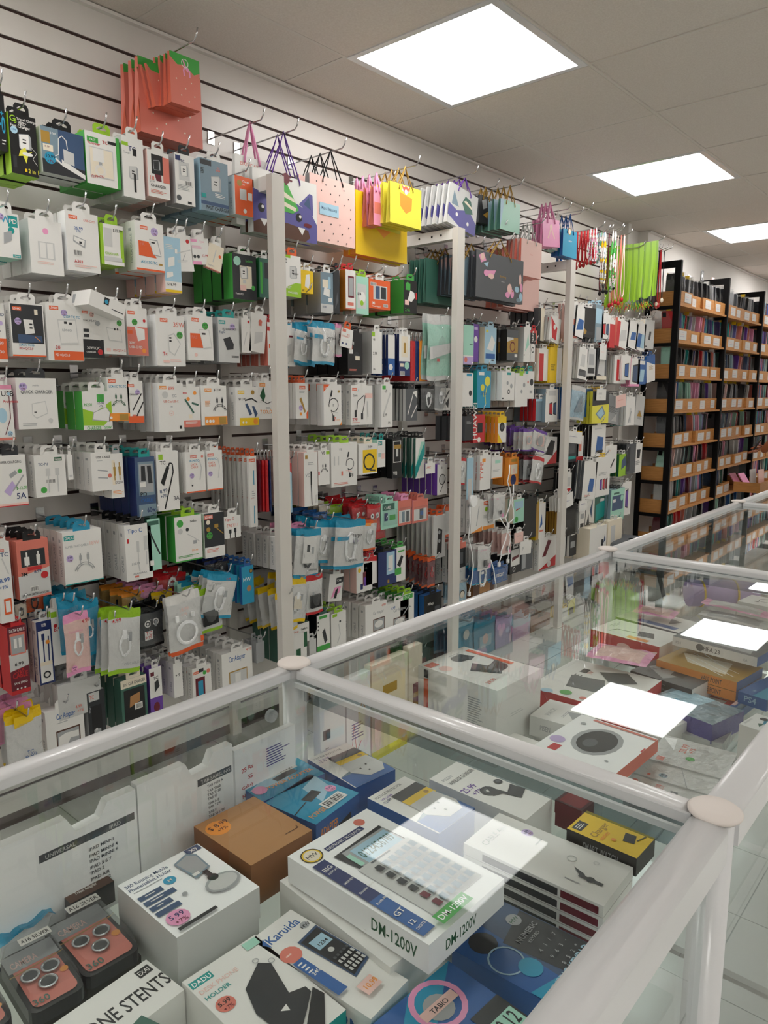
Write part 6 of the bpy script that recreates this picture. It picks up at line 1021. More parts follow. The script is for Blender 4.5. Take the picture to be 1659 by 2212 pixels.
# blue ribbon bow on the third post arm, white leads hanging down
p = at_x(*px('c', 990, 560), -2.03); m = MB()
for s in (-1, 1): m.tube([p + Vector((0, s * .02 * math.sin(q), .02 * math.sin(q * 2) - .01 * q)) for q in (0, .5, 1, 1.6, 2.2, 2.8)], .008, 'b', 6)
tag(m.obj('ribbon_bow', CLOTH), 'royal blue ribbon tied round the third post arm', 'ribbon')
for k, pts in enumerate((((500, 180), (485, 300), (510, 420), (470, 560), (490, 640), (440, 800), (425, 880)), ((528, 320), (515, 450), (530, 560), (490, 600)), ((430, 560), (505, 690), (490, 780), (488, 855)), ((215, 480), (205, 700), (240, 900), (210, 1090)), ((365, 860), (395, 1000), (400, 1090)))):
    m = MB(); q = [at_x(*px('k', a, b), -1.935) for a, b in pts]; s = []
    for a, b in zip(q, q[1:]): s += [a, (a + b) / 2 + Vector((.003, .003, 0))]
    m.tube(s + [q[-1]], .003, 'W', 6); m.box(q[-1].x - .005, q[-1].x + .005, q[-1].y - .007, q[-1].y + .007, q[-1].z - .02, q[-1].z, 'W')
    tag(m.obj('charging_cable', PLAST), 'loose white cable dangling %s' % ['from the orange card box', 'beside the orange card box, shorter', 'over the pink accessory pouches', 'next to the second post', 'lowest, over the brown boxes'][k], 'cable')
p = at_x(*px('k', 248, 440), -1.935); m = MB(); m.tube([p + Vector((-.02, 0, 0)), p + Vector((.0, 0, 0))], .028, 'W', 20); tag(m.obj('round_charger', PLAST), 'round white charging puck over the orange box', 'charger')

# ---------------------------------------------------------------- goods in the counter
def deck(c, pts, z, h, body, design, label, sl='', sr='', name='accessory_box', side=None, right=None, bottom=None, n=0, matl=None, zf=None):
    """box whose top face has image corners A (left), B (back), C (right), D (front); two or more given"""
    Q = {k: at_z(*px(c, *v), zf or z) for k, v in pts.items()}
    for q in Q.values(): q.z = z
    if 'D' not in Q: Q['D'] = Q['A'] + Q['C'] - Q['B']
    if 'A' not in Q: Q['A'] = Q['D'] + Q['B'] - Q['C']
    if 'C' not in Q: Q['C'] = Q['D'] + Q['B'] - Q['A']
    D, A, C = Q['D'], Q['A'], Q['C']; u = C - D; v = A - D
    w, l = u.length, v.length; u.normalize(); v.normalize(); a = math.atan2(u.y, u.x); vp = Vector((v.y, -v.x, 0)); r = math.atan2((u + vp).y, (u + vp).x)
    # local frame: x along u (text direction), y along v (text up)
    side = side or body; right = right or side
    mb = MB(); mb.box(0, w, 0, l, -h, 0, cols=[side, side, right, side, side, body])
    Face(mb, (0, 0, 0), (1, 0, 0), (0, 1, 0), w, l).run(design)
    if sl: Face(mb, (0, l, -h), (0, -1, 0), (0, 0, 1), l, h).run(sl)
    if sr: Face(mb, (0, 0, -h), (1, 0, 0), (0, 0, 1), w, h).run(sr)
    o = mb.obj(name, matl or PRINT, None, D); o.rotation_euler = (0, 0, r); tag(o, label, 'box')
    f = MB(); f.box(w * .002, w * .02, l * .3, l * .32, -h * .4, -h * .38, side) if 0 else None
    return o, w, l
def Z(d): return CZ + d
deck('o', dict(A=(255, 620), B=(700, 368), C=(1220, 720), D=(885, 1020)), Z(-.44), .027, 'W',
     's .93 .93 .001 F;c .78 .93 .055 R;r .28 .86 .74 .9 n;T .5 .868 .02 w ELECTRONIC_CALCULATOR .42;c .14 .9 .1 y;R .14 .9 .1 .01 k;c .14 .9 .075 e;T .14 .885 .03 k HW;'
     'p K .25 .80 .86 .82 .88 .55 .3 .54;r .33 .34 .86 .79 s;r .26 .10 .9 .62 l;r .40 .62 .84 .77 S;r .32 .63 .37 .75 M;T .62 .66 .07 T 0123456789 .4;x .4 .6 .3 1 d;'
     'r .03 .05 .17 .82 n;r .03 .05 .17 .4 b;v .13 .66 .001 w B;ins .05 .73 .03 w BIG;ins .05 .7 .014 w DISPLAY;ins .05 .58 .015 w MONEY;ins .05 .47 .015 w Double_Mark;ins .05 .35 .015 w Profit_Margin;ins .05 .22 .035 w GT;ins .05 .13 .03 w 12;ins .05 .09 .015 w DIGITS;'
     + ''.join('r %.3f %.3f %.3f %.3f %s;' % (.36 + .085 * i, .12 + .078 * j, .42 + .085 * i, .17 + .078 * j, 'm' if (i == 0 and j < 2) else 'K' if i == 0 else 'E') for i in range(6) for j in range(6))
     + 'r .2 .01 .58 .085 g;T .39 .03 .035 W DM-1200V .34', 'white desk calculator box reading DM-1200V, in the middle of the counter',
     sl='r .58 .1 .6 .12 w;T .78 .3 .42 G DM-1200V .3', sr='T .4 .3 .35 G DM-1200V .4')
deck('o', dict(A=(235, 720), B=(640, 480), C=(1120, 790)), Z(-.469), .045, 'w', '', 'white box the calculator box rests on', side='w')
deck('o', dict(A=(130, 965), B=(290, 825), C=(775, 1165)), Z(-.476), .038, 'w',
     't .12 .86 .07 b Karuida .75;p b .02 .9 .12 .94 .1 .84;c .86 .82 .09 s;T .86 .8 .03 k HW;c .18 .7 .2 R;x .08 .7 .15 1 q;p N .45 .74 .98 .76 .98 .3 .5 .26;p K .48 .72 .95 .74 .95 .32 .52 .28;r .56 .58 .9 .68 S;T .73 .6 .03 K 1234 .3;c .7 .53 .06 l;'
     + ''.join('r %.2f %.2f %.2f %.2f %s;' % (.56 + .08 * i, .31 + .045 * j, .61 + .08 * i, .335 + .045 * j, 'l' if j < 3 else 'd') for i in range(5) for j in range(4))
     + 'r .0 .24 .22 .62 b;x .04 .58 .15 4 w;ins .05 .45 .03 w 240;r .3 .1 .65 .2 q;t .35 .13 .04 O 10.99 .3', 'white scientific calculator box reading Karuida', sl='T .85 .4 .3 b 82MS')
deck('n', dict(A=(925, 1240), B=(1300, 1000), C=(1775, 1380)), Z(-.476), .04, 'w',
     'r .02 .88 .3 .95 t;T .16 .893 .04 W DADU .24;t .04 .8 .04 q DESK_PHONE .5;t .04 .73 .035 t HOLDER;s .16 .62 .11 R 5.99;r .78 .9 .97 .98 M;R .75 .78 .04 .01 s;R .88 .7 .04 .01 s;p K .3 .4 .42 .62 .75 .75 .85 .68 .72 .38 .9 .34 .9 .28 .7 .18 .35 .02;p w .5 .3 .6 .32 .58 .26;p k .45 .02 .95 .3 .98 .2 .7 .0', 'white desk phone holder box reading DADU', right='t')
deck('n', dict(B=(745, 1102), C=(928, 1262), A=(200, 1500)), Z(-.479), .036, 'w',
     'T .55 .3 .28 k PHONE_STENTS .9;x .06 .7 .1 1 K;r .84 .72 .97 .9 k;T .9 .76 .1 w EXAI .1;e .12 .6 .1 .07 d;t .05 .57 .08 w MOBILE .14;p T .4 -.6 .5 .05 .62 .1 .7 -.6', 'white phone stand box reading PHONE STENTS, at the near left')
o_, w_, l_ = deck('n', dict(A=(605, 740), B=(1005, 510), C=(1325, 745), D=(905, 1010)), Z(-.455), .032, 'W',
     't .03 .88 .05 N 360_Rotating_Mobile .5;t .03 .81 .05 N Phone/tablet_Holder .5;x .05 .77 .4 1 s;c .42 .7 .07 c;T .42 .68 .04 w M;r .8 .9 .98 .99 N;T .89 .91 .05 w X9;r .03 .62 .3 .69 N;r .03 .52 .38 .59 N;r .03 .42 .27 .49 N;r .03 .32 .3 .39 N;x .1 .65 .15 1 w;x .1 .55 .2 1 w;x .1 .45 .12 1 w;'
     's .16 .2 .12 F 5.99;c .4 .42 .03 s;p E .58 .86 .78 .92 .86 .84 .84 .58 .62 .52;p s .6 .84 .77 .89 .84 .82 .82 .6 .64 .55;r .62 .56 .7 .6 w;e .78 .3 .2 .13 s;e .78 .3 .17 .1 l;c .75 .42 .06 k;r .72 .42 .78 .56 K;r .06 .03 .5 .07 K', 'white 360 rotating phone holder box, topmost of its pile', side='l')
deck('n', dict(A=(612, 800), B=(1005, 570), C=(1318, 810), D=(905, 1075)), Z(-.4875), .027, 'w', '', 'white box directly under the 360 phone holder box', side='l', zf=Z(-.47))
deck('n', dict(A=(980, 445), B=(1295, 262), C=(1605, 462), D=(1285, 640)), Z(-.45), .04, 'C', 'c .2 .78 .17 O;ins .08 .78 .07 H $_8.99;ins .15 .7 .05 H +7%;l H .012 .7 .15 .92 .15 .92 .19', 'brown cardboard carton with an orange 8.99 sticker', side='B')
deck('n', dict(A=(1000, 530), B=(1310, 350), C=(1598, 540)), Z(-.4905), .024, 'B', '', 'brown carton under the orange stickered carton', side='B')
PW = 'p c 0 0 1 0 1 .3 .6 .5 .3 .35 0 .5;p S .5 .3 .9 .5 1 .9 .6 .8;t .08 .12 .1 O POWER_ADAPTER .75;p K .35 .6 .65 .66 .7 .5 .4 .44;l K .02 .35 .5 0 .4;s .85 .45 .09 F'
deck('o', dict(A=(35, 290), B=(290, 165), C=(400, 240)), Z(-.462), .05, 'c', 'p S 0 .5 .5 .9 1 1 .5 .3;t .2 .3 .12 O POWER_ADAPTER .75;p K .4 .6 .75 .7 .78 .5 .42 .44;r .35 .66 .85 .95 w;b .4 .7 .4 .2;c .12 .4 .1 F', 'blue power adapter box, farther of the pair', side='b')
deck('o', dict(A=(170, 370), B=(400, 245), C=(550, 330), D=(378, 480)), Z(-.462), .05, 'c', PW + ';r .4 .1 .85 .3 w;b .44 .13 .36 .14', 'blue power adapter box, nearer of the pair', side='b', sr='p k .5 .3 .8 .4 .8 .7 .5 .6;T .3 .6 .2 O ADAPTER .4')
VP = 't .05 .9 .04 d VOLTAGE_PROTECTOR .7;t .1 .83 .035 P VP-2188;r .02 .0 1 .3 b;p E 0 .3 .5 .4 1 .8 1 .3;r .3 .62 .98 .82 K;r .3 .52 .98 .66 y;c .85 .6 .05 D;p l .3 .55 .95 .55 1 .25 .85 .1 .5 .1 .28 .3;r .5 .3 .54 .33 k;r .68 .34 .72 .37 k;r .6 .2 .64 .23 k;ins .05 .76 .04 n 12.99'
deck('o', dict(A=(330, 190), B=(460, 100), C=(740, 235), D=(555, 315)), Z(-.46), .05, 'w', VP, 'blue and white voltage protector box, farther of two', side='b')
deck('o', dict(A=(610, 360), B=(745, 255), C=(1090, 405), D=(930, 520)), Z(-.457), .05, 'w', VP, 'blue and white voltage protector box, nearer of two', side='b')
deck('o', dict(A=(868, 288), B=(1015, 175), C=(1450, 365), D=(1318, 460)), Z(-.465), .045, 'w',
     't .1 .86 .04 s PISEN .3;t .1 .78 .045 d WIRELESS_CHARGER .8;t .02 .6 .07 P 25.99 .4;t .1 .52 .05 P +7%;c .4 .48 .17 K;c .4 .48 .1 d;c .4 .48 .05 l;p K .3 .4 .5 .36 .6 .2 .95 .25 .9 .4 .6 .34 .5 .55;c .82 .5 .09 K;c .82 .5 .05 d;R .8 .9 .001 .001 s', 'white wireless charger box with a folded charger, marked 25.99')
for k in range(4):
    deck('q', dict(A=(0, 435), B=(165, 225), C=(930, 565), D=(765, 775)), Z(-.465 - .0128 * k), .0118, 'w',
         't .15 .86 .05 s CABLE_4in1 .6;s .8 .72 .09 V 8.99;x .6 .6 .3 1 s;r .2 .2 .22 .3 s;R .65 .35 .07 .015 l;p K .32 .16 .44 .22 .5 .3 .44 .27 .38 .24;r .34 .08 .4 .24 K;c .37 .16 .06 k;R .75 .2 .04 .01 l' if k == 0 else '',
         ['flat white cable box with a small watch, on top of four', 'flat white box with red and black edge, second of four', 'flat white box with red and black edge, third of four', 'flat white box with red and black edge, lowest of four'][k], sl='r .15 .1 .7 .75 K;r .72 .1 .97 .75 m', zf=Z(-.465))
deck('q', dict(A=(565, 350), B=(650, 270), C=(1045, 405), D=(945, 515)), Z(-.455), .02, 'y', 'r .1 .82 .5 .96 K;x .15 .92 .3 3 w;t .1 .6 .1 D Charger .7;t .1 .5 .07 O series;p k .4 .3 .75 .35 .78 .2 .45 .15;l k .03 .6 .15 .9 .1;c .3 .4 .06 O', 'yellow and black smart watch cable box', side='k', sl='T .5 .25 .4 s SMART_WATCH .5')
for k, (a, b) in enumerate(((500, 195), (500, 265))):
    deck('q', dict(A=(a, b), B=(a + 70, b - 50), C=(a + 215, b + 10)), Z(-.466 - .017 * k), .016, 'm', 'r .1 .1 .9 .9 r', ['dark red box beside the yellow watch cable box, upper', 'dark red box beside the yellow watch cable box, lower'][k], side='m')
deck('o', dict(A=(985, 1040), B=(1203, 820), C=(1700, 1060)), Z(-.488), .027, 'b',
     'F b;p N .35 0 1 0 1 1 .5 1;p K .42 .72 .98 .8 1 .0 .5 0;c .28 .84 .16 K;R .22 .6 .2 .02 S;c .3 .42 .13 c;c .8 .78 .09 s;T .8 .76 .04 G HW;t .52 .6 .05 s NUMERIC .4;t .6 .54 .03 s KEYPAD;p c 0 .3 .4 .2 .6 0 .2 0 0 .15;t .05 .12 .09 S NUMERIC_KEYPAD .9;'
     + ''.join('t %.2f %.2f .035 s %s;' % (.55 + .1 * i, .12 + .1 * j, '789456123/*-'[(i * 3 + j) % 12]) for i in range(4) for j in range(4)), 'blue numeric keypad box beside the front rail', side='b')
deck('o', dict(B=(970, 1075), C=(1370, 1370), A=(600, 1400)), Z(-.476), .038, 'b',
     'F b;p c 0 .6 .5 1 1 1 0 .3;R .6 .75 .24 .05 F;c .58 .72 .13 s;r .4 .68 .78 .78 q;T .59 .7 .05 K TABIO .3;t .05 .15 .14 S tech .4;r .66 .0 1 .45 K;r .72 .1 .98 .3 M;T .85 .14 .14 k 0.12 .2', 'blue calculator box with a round pink emblem, nearest the camera', side='c')
# camera lens protectors in clear shells
def lens_pack(A, B, C, z, label):
    a, b, c = [at_z(*px('n', *q), z) for q in (A, B, C)]; D = a + c - b; u = c - D; v = a - D; w, l = u.length, v.length; un = u.normalized() + Vector((v.y, -v.x, 0)).normalized(); r = math.atan2(un.y, un.x)
    def rr(x0, x1, y0, y1, r_): return [(cx + r_ * math.cos(math.radians(q)), cy + r_ * math.sin(math.radians(q))) for cx, cy, s in ((x1 - r_, y1 - r_, 0), (x0 + r_, y1 - r_, 90), (x0 + r_, y0 + r_, 180), (x1 - r_, y0 + r_, 270)) for q in (s, s + 30, s + 60, s + 90)]
    m = MB(); P = rr(0, w, 0, l, .008)
    i = len(m.v); H = .012
    m.poly([(p, q, 0) for p, q in P], 'k'); 
    for k in range(len(P)): p, q = P[k], P[(k + 1) % len(P)]; m.poly([(p[0], p[1], -H), (q[0], q[1], -H), (q[0], q[1], 0), (p[0], p[1], 0)], 'K')
    o = m.obj('lens_protector_pack', PLAST, None, D); o.rotation_euler = (0, 0, r)
    m = MB(); Q = rr(.004, w - .004, .004, l - .004, .006); m.poly([(p, q, .001) for p, q in Q], 'R')
    Face(m, (0, 0, .0012), (1, 0, 0), (0, 1, 0), w, l).run('r .02 .68 .98 .96 s;t .1 .73 .1 q CAMERA .5;l D .03 0 .62 1 .66;c .85 .38 .08 O;t .1 .08 .09 T 360 .3')
    m.obj('card', PRINT, o)
    for (p, q) in ((.3, .5), (.68, .5), (.5, .3)):
        m = MB(); m.lathe(p * w, q * l, [(.0075, .002), (.0078, .0035), (.0065, .004), (.006, .003)], 's', 20); m.obj('lens_ring', CHROME, o)
        m = MB(); m.lathe(p * w, q * l, [(.0058, .002), (.0058, .0032)], 'K', 16); m.obj('lens_glass', PLAST, o)
    m = MB(); m.box(w * .35, w * .95, l * .82, l * .94, .0135, .0139, 'w'); Face(m, (w * .35, l * .82, .0139), (1, 0, 0), (0, 1, 0), w * .6, l * .12).run('T .5 .2 .5 k A16_SILVER .9'); m.obj('label', PRINT, o)
    m = MB(); T = .013
    m.poly([(p, q, T) for p, q in rr(.003, w - .003, .003, l - .003, .007)], 'w')
    R1, R2 = rr(0, w, 0, l, .008), rr(.003, w - .003, .003, l - .003, .007)
    for k in range(len(R1)): p, q, s, t = R1[k], R1[(k + 1) % 16], R2[(k + 1) % 16], R2[k]; m.poly([(p[0], p[1], .0), (q[0], q[1], .0), (s[0], s[1], T), (t[0], t[1], T)], 'w')
    m.obj('clear_lid', CLEARB, o)
    tag(o, label, 'lens protector')
lens_pack((265, 945), (520, 800), (712, 1050), Z(-.485), 'pink camera lens protector pack beside the 360 box')
lens_pack((5, 1120), (265, 985), (440, 1250), Z(-.485), 'pink camera lens protector pack, second from the 360 box')
lens_pack((-230, 1330), (-10, 1190), (60, 1400), Z(-.485), 'pink camera lens protector pack cut by the left frame edge')
deck('n', dict(A=(265, 985), B=(520, 840), C=(712, 1090)), Z(-.499), .014, 'K', '', 'dark card pack under the farther lens protector', side='k')
deck('n', dict(A=(5, 1160), B=(265, 1025), C=(440, 1290)), Z(-.499), .014, 'K', '', 'dark card pack under the nearer lens protector', side='k')
deck('n', dict(A=(110, 690), B=(345, 600), C=(600, 735)), Z(-.478), .022, 'K', 'F H;t .2 .1 .06 w Travel_Adapter .5;r .05 .5 .15 .8 V;l w .006 0 .5 .9 .4;x .2 .8 .5 5 d', 'dark travel adapter box in glossy wrap by the back pane', side='K')
# blue pouch and folded tissue at the left edge
m = MB(); P0 = at_z(*px('n', 100, 1040), Z(-.49)); rr = random.Random(2)
for i in range(12):
    for j in range(6):
        def g(a, b): return P0 + Vector((-.05 + .1 * b / 6 * .5, -.055 + .09 * a / 12, .012 * noise.noise(Vector((a * .5, b * .6, 3))) + .008))
        m.poly([g(i, j), g(i, j + 1), g(i + 1, j + 1), g(i + 1, j)], 'c', True); 
tag(m.obj('plastic_pouch', FILM), 'crumpled bright blue pouch at the left frame edge in the counter', 'pouch')
# second showcase
deck('m', dict(A=(135, 475), B=(330, 398), C=(628, 495), D=(460, 600)), Z(-.4), .113, 'w', 'p K .5 .86 .7 .9 .78 .72 .62 .68;p K .3 .5 .55 .62 .62 .45 .85 .5 .85 .4 .5 .22;e .58 .8 .15 .09 K;e .62 .36 .22 .1 K;c .14 .72 .09 q;r .02 .84 .2 .94 R;x .5 .9 .3 2 s;r .86 .3 .94 .9 o;ins .1 .15 .05 R 29.99', 'tall white phone holder carton with a black clamp on top',
     sl='r .08 .4 .14 .85 o;r .08 .86 .14 .97 K;x .65 .8 .2 12 s;r .3 .15 .32 .3 R', sr='x .3 .6 .4 2 l;x .3 .2 .4 2 l')
deck('r', dict(A=(15, 960), B=(265, 755), C=(820, 925)), Z(-.452), .06, 'w', 'r .68 .7 .8 .78 k;t .5 .7 .08 K LE;t .68 .64 .05 R TV .1;p d .25 .7 .55 .8 .62 .45 .3 .3;p d .55 .35 .8 .6 .95 .35 .75 .15;c .1 .62 .06 J;c .08 .42 .035 R;c .12 .28 .035 L;c .16 .16 .04 G;s .02 .8 .05 S;c .02 .78 .05 S', 'white and red media player box with two dark devices', side='r')
deck('r', dict(A=(450, 570), B=(600, 505), C=(1025, 620), D=(895, 710)), Z(-.44), .035, 'w', 'p K .3 .42 .6 .5 .65 .3 .36 .2;l K .03 .45 .45 .4 .75 .2 .8;x .5 .9 .4 3 s;r .05 .2 .2 .5 O', 'white and red USB hub box at the back of the counter', side='r', right='w', sl='e .5 .5 .1 .2 q')
deck('r', dict(A=(560, 650), B=(650, 600), C=(1000, 660), D=(890, 770)), Z(-.477), .036, 'K', '', 'dark box under the USB hub box', side='K')
deck('r', dict(A=(600, 490), B=(700, 440), C=(1180, 540), D=(1030, 610)), Z(-.47), .04, 'w', 'r .1 .1 .3 .7 b;x .4 .8 .3 4 s;p d .4 .3 .8 .4 .7 .2', 'white and blue box behind the USB hub box', side='d')
deck('r', dict(A=(730, 860), B=(855, 785), C=(1245, 905), D=(1125, 1010)), Z(-.462), .048, 'd', 'F d;p s .1 .5 .5 .9 1 .8 .6 .3;t .2 .75 .1 K MINI .3;p K .4 .5 .8 .55 .75 .3 .38 .3;p k .5 .7 .7 .8 .65 .65', 'grey printed mini camera box with black side', side='K', right='w', sl='x .1 .85 .5 12 s')
deck('r', dict(A=(1020, 620), B=(1135, 470), C=(1700, 690), D=(1585, 785)), Z(-.42), .016, 's', 'F d;p s .1 .1 .9 .2 .8 .9 .2 .8;r .3 .2 .6 .4 V', 'white spined football video game case reading FIFA 23', side='w', right='b', sl='c .34 .5 .045 d;T .48 .28 .45 K FIFA_23 .2;t .04 .3 .3 s PS4;t .85 .3 .25 s EA')
for k in range(2):
    deck('r', dict(A=(890, 790), B=(1020, 700), C=(1600, 850), D=(1440, 960)), Z(-.45 - .0165 * k), .0155, 'D', 'F D;p e .2 .2 .8 .3 .7 .9 .3 .7;l W .02 .1 .2 .5 .8;l W .02 .2 .1 .6 .7;l W .015 .4 .1 .8 .8;l W .02 .5 .3 .9 .7' if not k else '', ['gold video game case in shiny wrap, upper of two', 'gold video game case, lower of two'][k], side='O', right='b', sl='T .7 .25 .5 K VALE_POINT .25', zf=Z(-.45))
deck('r', dict(A=(1480, 1010), B=(1640, 800), C=(1800, 860)), Z(-.45), .018, 'b', 'F c;r 0 .5 1 1 b;t .1 .6 .1 S VR .4;r .4 .1 .9 .45 w', 'bright blue video game case reading PS4, by the front rail', side='b', sl='t .2 .3 .5 S PS4')
deck('s', dict(A=(1085, 690), B=(1270, 530), C=(1410, 570)), Z(-.475), .014, 'b', 'F b;r .1 .7 .9 1 q;t .2 .6 .06 O 12.99;t .3 .15 .12 S PS4;r 0 0 1 .5 E', 'blue video game case with a peach sticker', side='b')
deck('s', dict(A=(740, 600), B=(860, 530), C=(1160, 610), D=(1060, 700)), Z(-.49), .02, 'r', 'F r;r .2 .2 .5 .9 l;r .6 .2 .9 .7 w', 'red and white small box between the game cases', side='r')
deck('s', dict(A=(250, 560), B=(370, 490), C=(1060, 690), D=(880, 920)), Z(-.47), .03, 'S', 'F E;p S 0 .5 1 .4 1 .9 0 1;r .4 .7 .5 .76 c', 'stack of blue tinted clear memory card cases', side='A', matl=FILM, name='card_case_stack')
deck('s', dict(A=(300, 940), B=(560, 700), C=(1150, 860), D=(1000, 1150)), Z(-.495), .018, 'l', '', 'clear blister tray under the blue tinted cases', side='l', matl=FILM)
deck('s', dict(A=(1190, 910), B=(1360, 755), C=(1720, 880), D=(1480, 1000)), Z(-.44), .07, 'W', 'x .15 .9 .5 3 s;p T .2 .3 .4 .5 .5 .3;p c .4 .3 .8 .5 .9 .3 .7 .1;c .75 .5 .1 K', 'tall white box with a teal picture by the front rail', side='w', sl='t .3 .3 .08 s PISEN')
o_, w_, l_ = deck('m', dict(A=(640, 830), B=(800, 737), C=(1130, 800), D=(975, 975)), Z(-.45), .018, 'W', 'e .52 .5 .33 .28 s;e .52 .5 .27 .22 k;e .45 .55 .1 .08 d;r .06 .75 .2 .86 r;c .3 .88 .08 V;r .6 .0 .7 .02 r;c .2 .2 .02 s;c .8 .85 .03 s;r .93 .0 .97 .8 R', 'white box with an oval black window, hang tab sticking out', side='l', right='R')
t = MB(); t.box(.0, .02, 0, .05, -.012, -.010, 'w'); t.obj('hang_tab', PRINT, o_); o_.children[0].location = (w_ * .1, l_, 0)
deck('m', dict(A=(615, 700), B=(685, 625), C=(900, 690)), Z(-.455), .03, 'w', 't .2 .7 .1 s WATCH .4;p s .3 .3 .6 .5 .7 .2;x .3 .5 .4 2 s', 'small white watch box under the reflection of a lamp', sl='t .2 .4 .25 s PISEN .2')
deck('m', dict(A=(612, 745), B=(680, 675), C=(900, 740)), Z(-.4865), .027, 'w', '', 'small white box under the watch box', sl='r .6 .2 .7 .8 k')
deck('m', dict(A=(905, 610), B=(985, 555), C=(1290, 660), D=(1180, 790)), Z(-.48), .03, 'w', 'x .1 .9 .6 4 s', 'white box beneath the lamp reflection in the middle')
for k, (a, b, c_, d_) in enumerate((((80, 1340), (330, 1010), (1240, 1275), (1020, 1570)), ((-80, 1520), (70, 1350), (1010, 1580), (860, 1760)), ((-220, 1690), (-90, 1530), (850, 1770), (690, 1890)))):
    deck('s', dict(A=a, B=b, C=c_, D=d_), Z(-.475 - .002 * k), .035, 'l', ['r .05 .8 .2 .9 R;t .5 .6 .09 R 20.99;t .55 .5 .07 R +7%;c .35 .5 .07 J;p W .5 .75 .9 .98 .95 .8', 's .3 .65 .12 E;l s .02 0 .3 1 .5;r .1 .8 .2 .84 R', 'c .5 .9 .1 R;t .4 .5 .12 R 19.99 .3;r .3 .3 .5 .4 K'][k],
         ['long white wrapped cable box with red pen price', 'long white wrapped cable box with a blue grey dot', 'long white wrapped cable box with a pink dot, closest to the cross rail'][k], matl=FILM, side='l')
# pink pouches and oddments, farther back
def flat_pouch(c, pts, z, col, label, rim='F', th=.008):
    a, b, cc = [at_z(*px(c, *q), z) for q in pts]; D = a + cc - b; u = (cc - D); v = (a - D); m = MB(); n = 8
    def g(i, j, s): x, y = i / n, j / n; return D + u * x + v * y + Vector((0, 0, s * th * math.sin(math.pi * x) * math.sin(math.pi * y) + .002 * noise.noise(Vector((x * 6, y * 6, z * 9)))))
    for i in range(n):
        for j in range(n):
            e = rim if i in (0, n - 1) or j in (0, n - 1) else col
            m.poly([g(i, j, 1), g(i + 1, j, 1), g(i + 1, j + 1, 1), g(i, j + 1, 1)], e, True); m.poly([g(i, j, -.2), g(i, j + 1, -.2), g(i + 1, j + 1, -.2), g(i + 1, j, -.2)], col)
    tag(m.obj('clear_pouch', FILM), label, 'pouch')
flat_pouch('r', ((370, 775), (470, 680), (880, 750)), Z(-.432), 'q', 'pink rimmed clear pouch lying on the media player box')
flat_pouch('r', ((1180, 400), (1230, 365), (1700, 470)), Z(-.45), 'l', 'clear and pink pouch in the far part of the counter')
flat_pouch('r', ((1160, 480), (1220, 440), (1700, 540)), Z(-.465), 's', 'crinkled clear pouch near the far end', 'l')
flat_pouch('r', ((700, 460), (760, 410), (1040, 460)), Z(-.455), 'q', 'pink pouch behind the USB hub box')
p = at_z(*px('r', 1330, 330), Z(-.47)); m = MB(); m.tube([p + Vector((-.06, -.05, 0)), p + Vector((-.02, -.015, 0)), p + Vector((.06, .05, 0))], .032, 'V', 18); o = m.obj('paper_roll', PRINT); tag(o, 'lilac rolled bundle with two rubber bands in the far showcase', 'roll')
for s in (-.2, .1): mm = MB(); q = p + Vector((.2 * s, .167 * s, 0)); mm.tube([q, q + Vector((.003, .0025, 0))], .0335, 'y', 18); mm.obj('rubber_band', PRINT, o)
deck('r', dict(A=(1460, 380), B=(1530, 330), C=(1800, 390)), Z(-.455), .035, 'w', 'R .6 .5 .2 .03 K;r .3 .6 .4 .7 K', 'white box with a dark handle print in the third showcase')
for k in range(7):
    y = 2.62 + .12 * k + (.0 if k < 5 else .3); x = -.55 + .13 * (k % 3)
    h = .03 + .012 * (k % 3); m = MB(); m.box(0, .10, 0, .10, 0, h, 'wlwSwqw'[k]); Face(m, (0, 0, h), (0, 1, 0), (-1, 0, 0), .1, .1) ; o = m.obj('accessory_box', PRINT, None, (x, y, SH + .001))
    tag(o, ['plain white box, nearest in the third showcase', 'pale grey box in the third showcase', 'white box near the front rail in the third showcase', 'pale blue box in the third showcase', 'white box at the back of the third showcase', 'peach coloured box in the fourth showcase', 'white box in the fourth showcase'][k], 'box')
# white file boxes standing inside the back pane
def file_box(c, x1, y1, x2, y2, d, label, design, col='W', notch=True, x=-.664):
    a = at_x(*px(c, x1, y1), x + d); b = at_x(*px(c, x2, y2), x + d); y0, y1_, = a.y, b.y; z1 = a.z; z0 = SH + .0012; w = y1_ - y0; h = z1 - z0
    m = MB(); P = [(y0, z0), (y1_, z0), (y1_, z1)] + ([(y0 + w * .78, z1), (y0 + w * .72, z1 - .014), (y0 + w * .54, z1 - .016), (y0 + w * .48, z1)] if notch else []) + [(y0, z1)]
    m.v = []; i = 0; n = len(P)
    for X in (x, x + d): m.v += [(X, p, q) for p, q in P]
    m.f += [tuple(range(n, 2 * n)), tuple(reversed(range(n)))]; m.c += [col, col]; m.s += [False, False]
    for k in range(n): m.f.append((k, (k + 1) % n, n + (k + 1) % n, n + k)); m.c.append(col); m.s.append(False)
    Face(m, (x + d, y0, z0), (0, 1, 0), (0, 0, 1), w, h).run(design); tag(m.obj('file_box', PRINT), label, 'file box')
IP = ''.join('t .62 %.2f .03 d %s;' % (.62 - .055 * k, t) for k, t in enumerate(('IPAD_MINNI', 'IPAD_MINNI_4', 'IPAD_MINNI_6', 'IPAD_5_6_7', 'IPAD_2', 'IPAD_AIR', 'IPAD_10.2', 'IPAD_12.9')))
file_box('n', -40, 570, 690, 200, .012, 'white file box headed UNIVERSAL and IPAD behind the back pane', 'r .28 .72 .98 .79 d;t .32 .735 .035 l UNIVERSAL;t .78 .735 .035 l IPAD;' + IP)
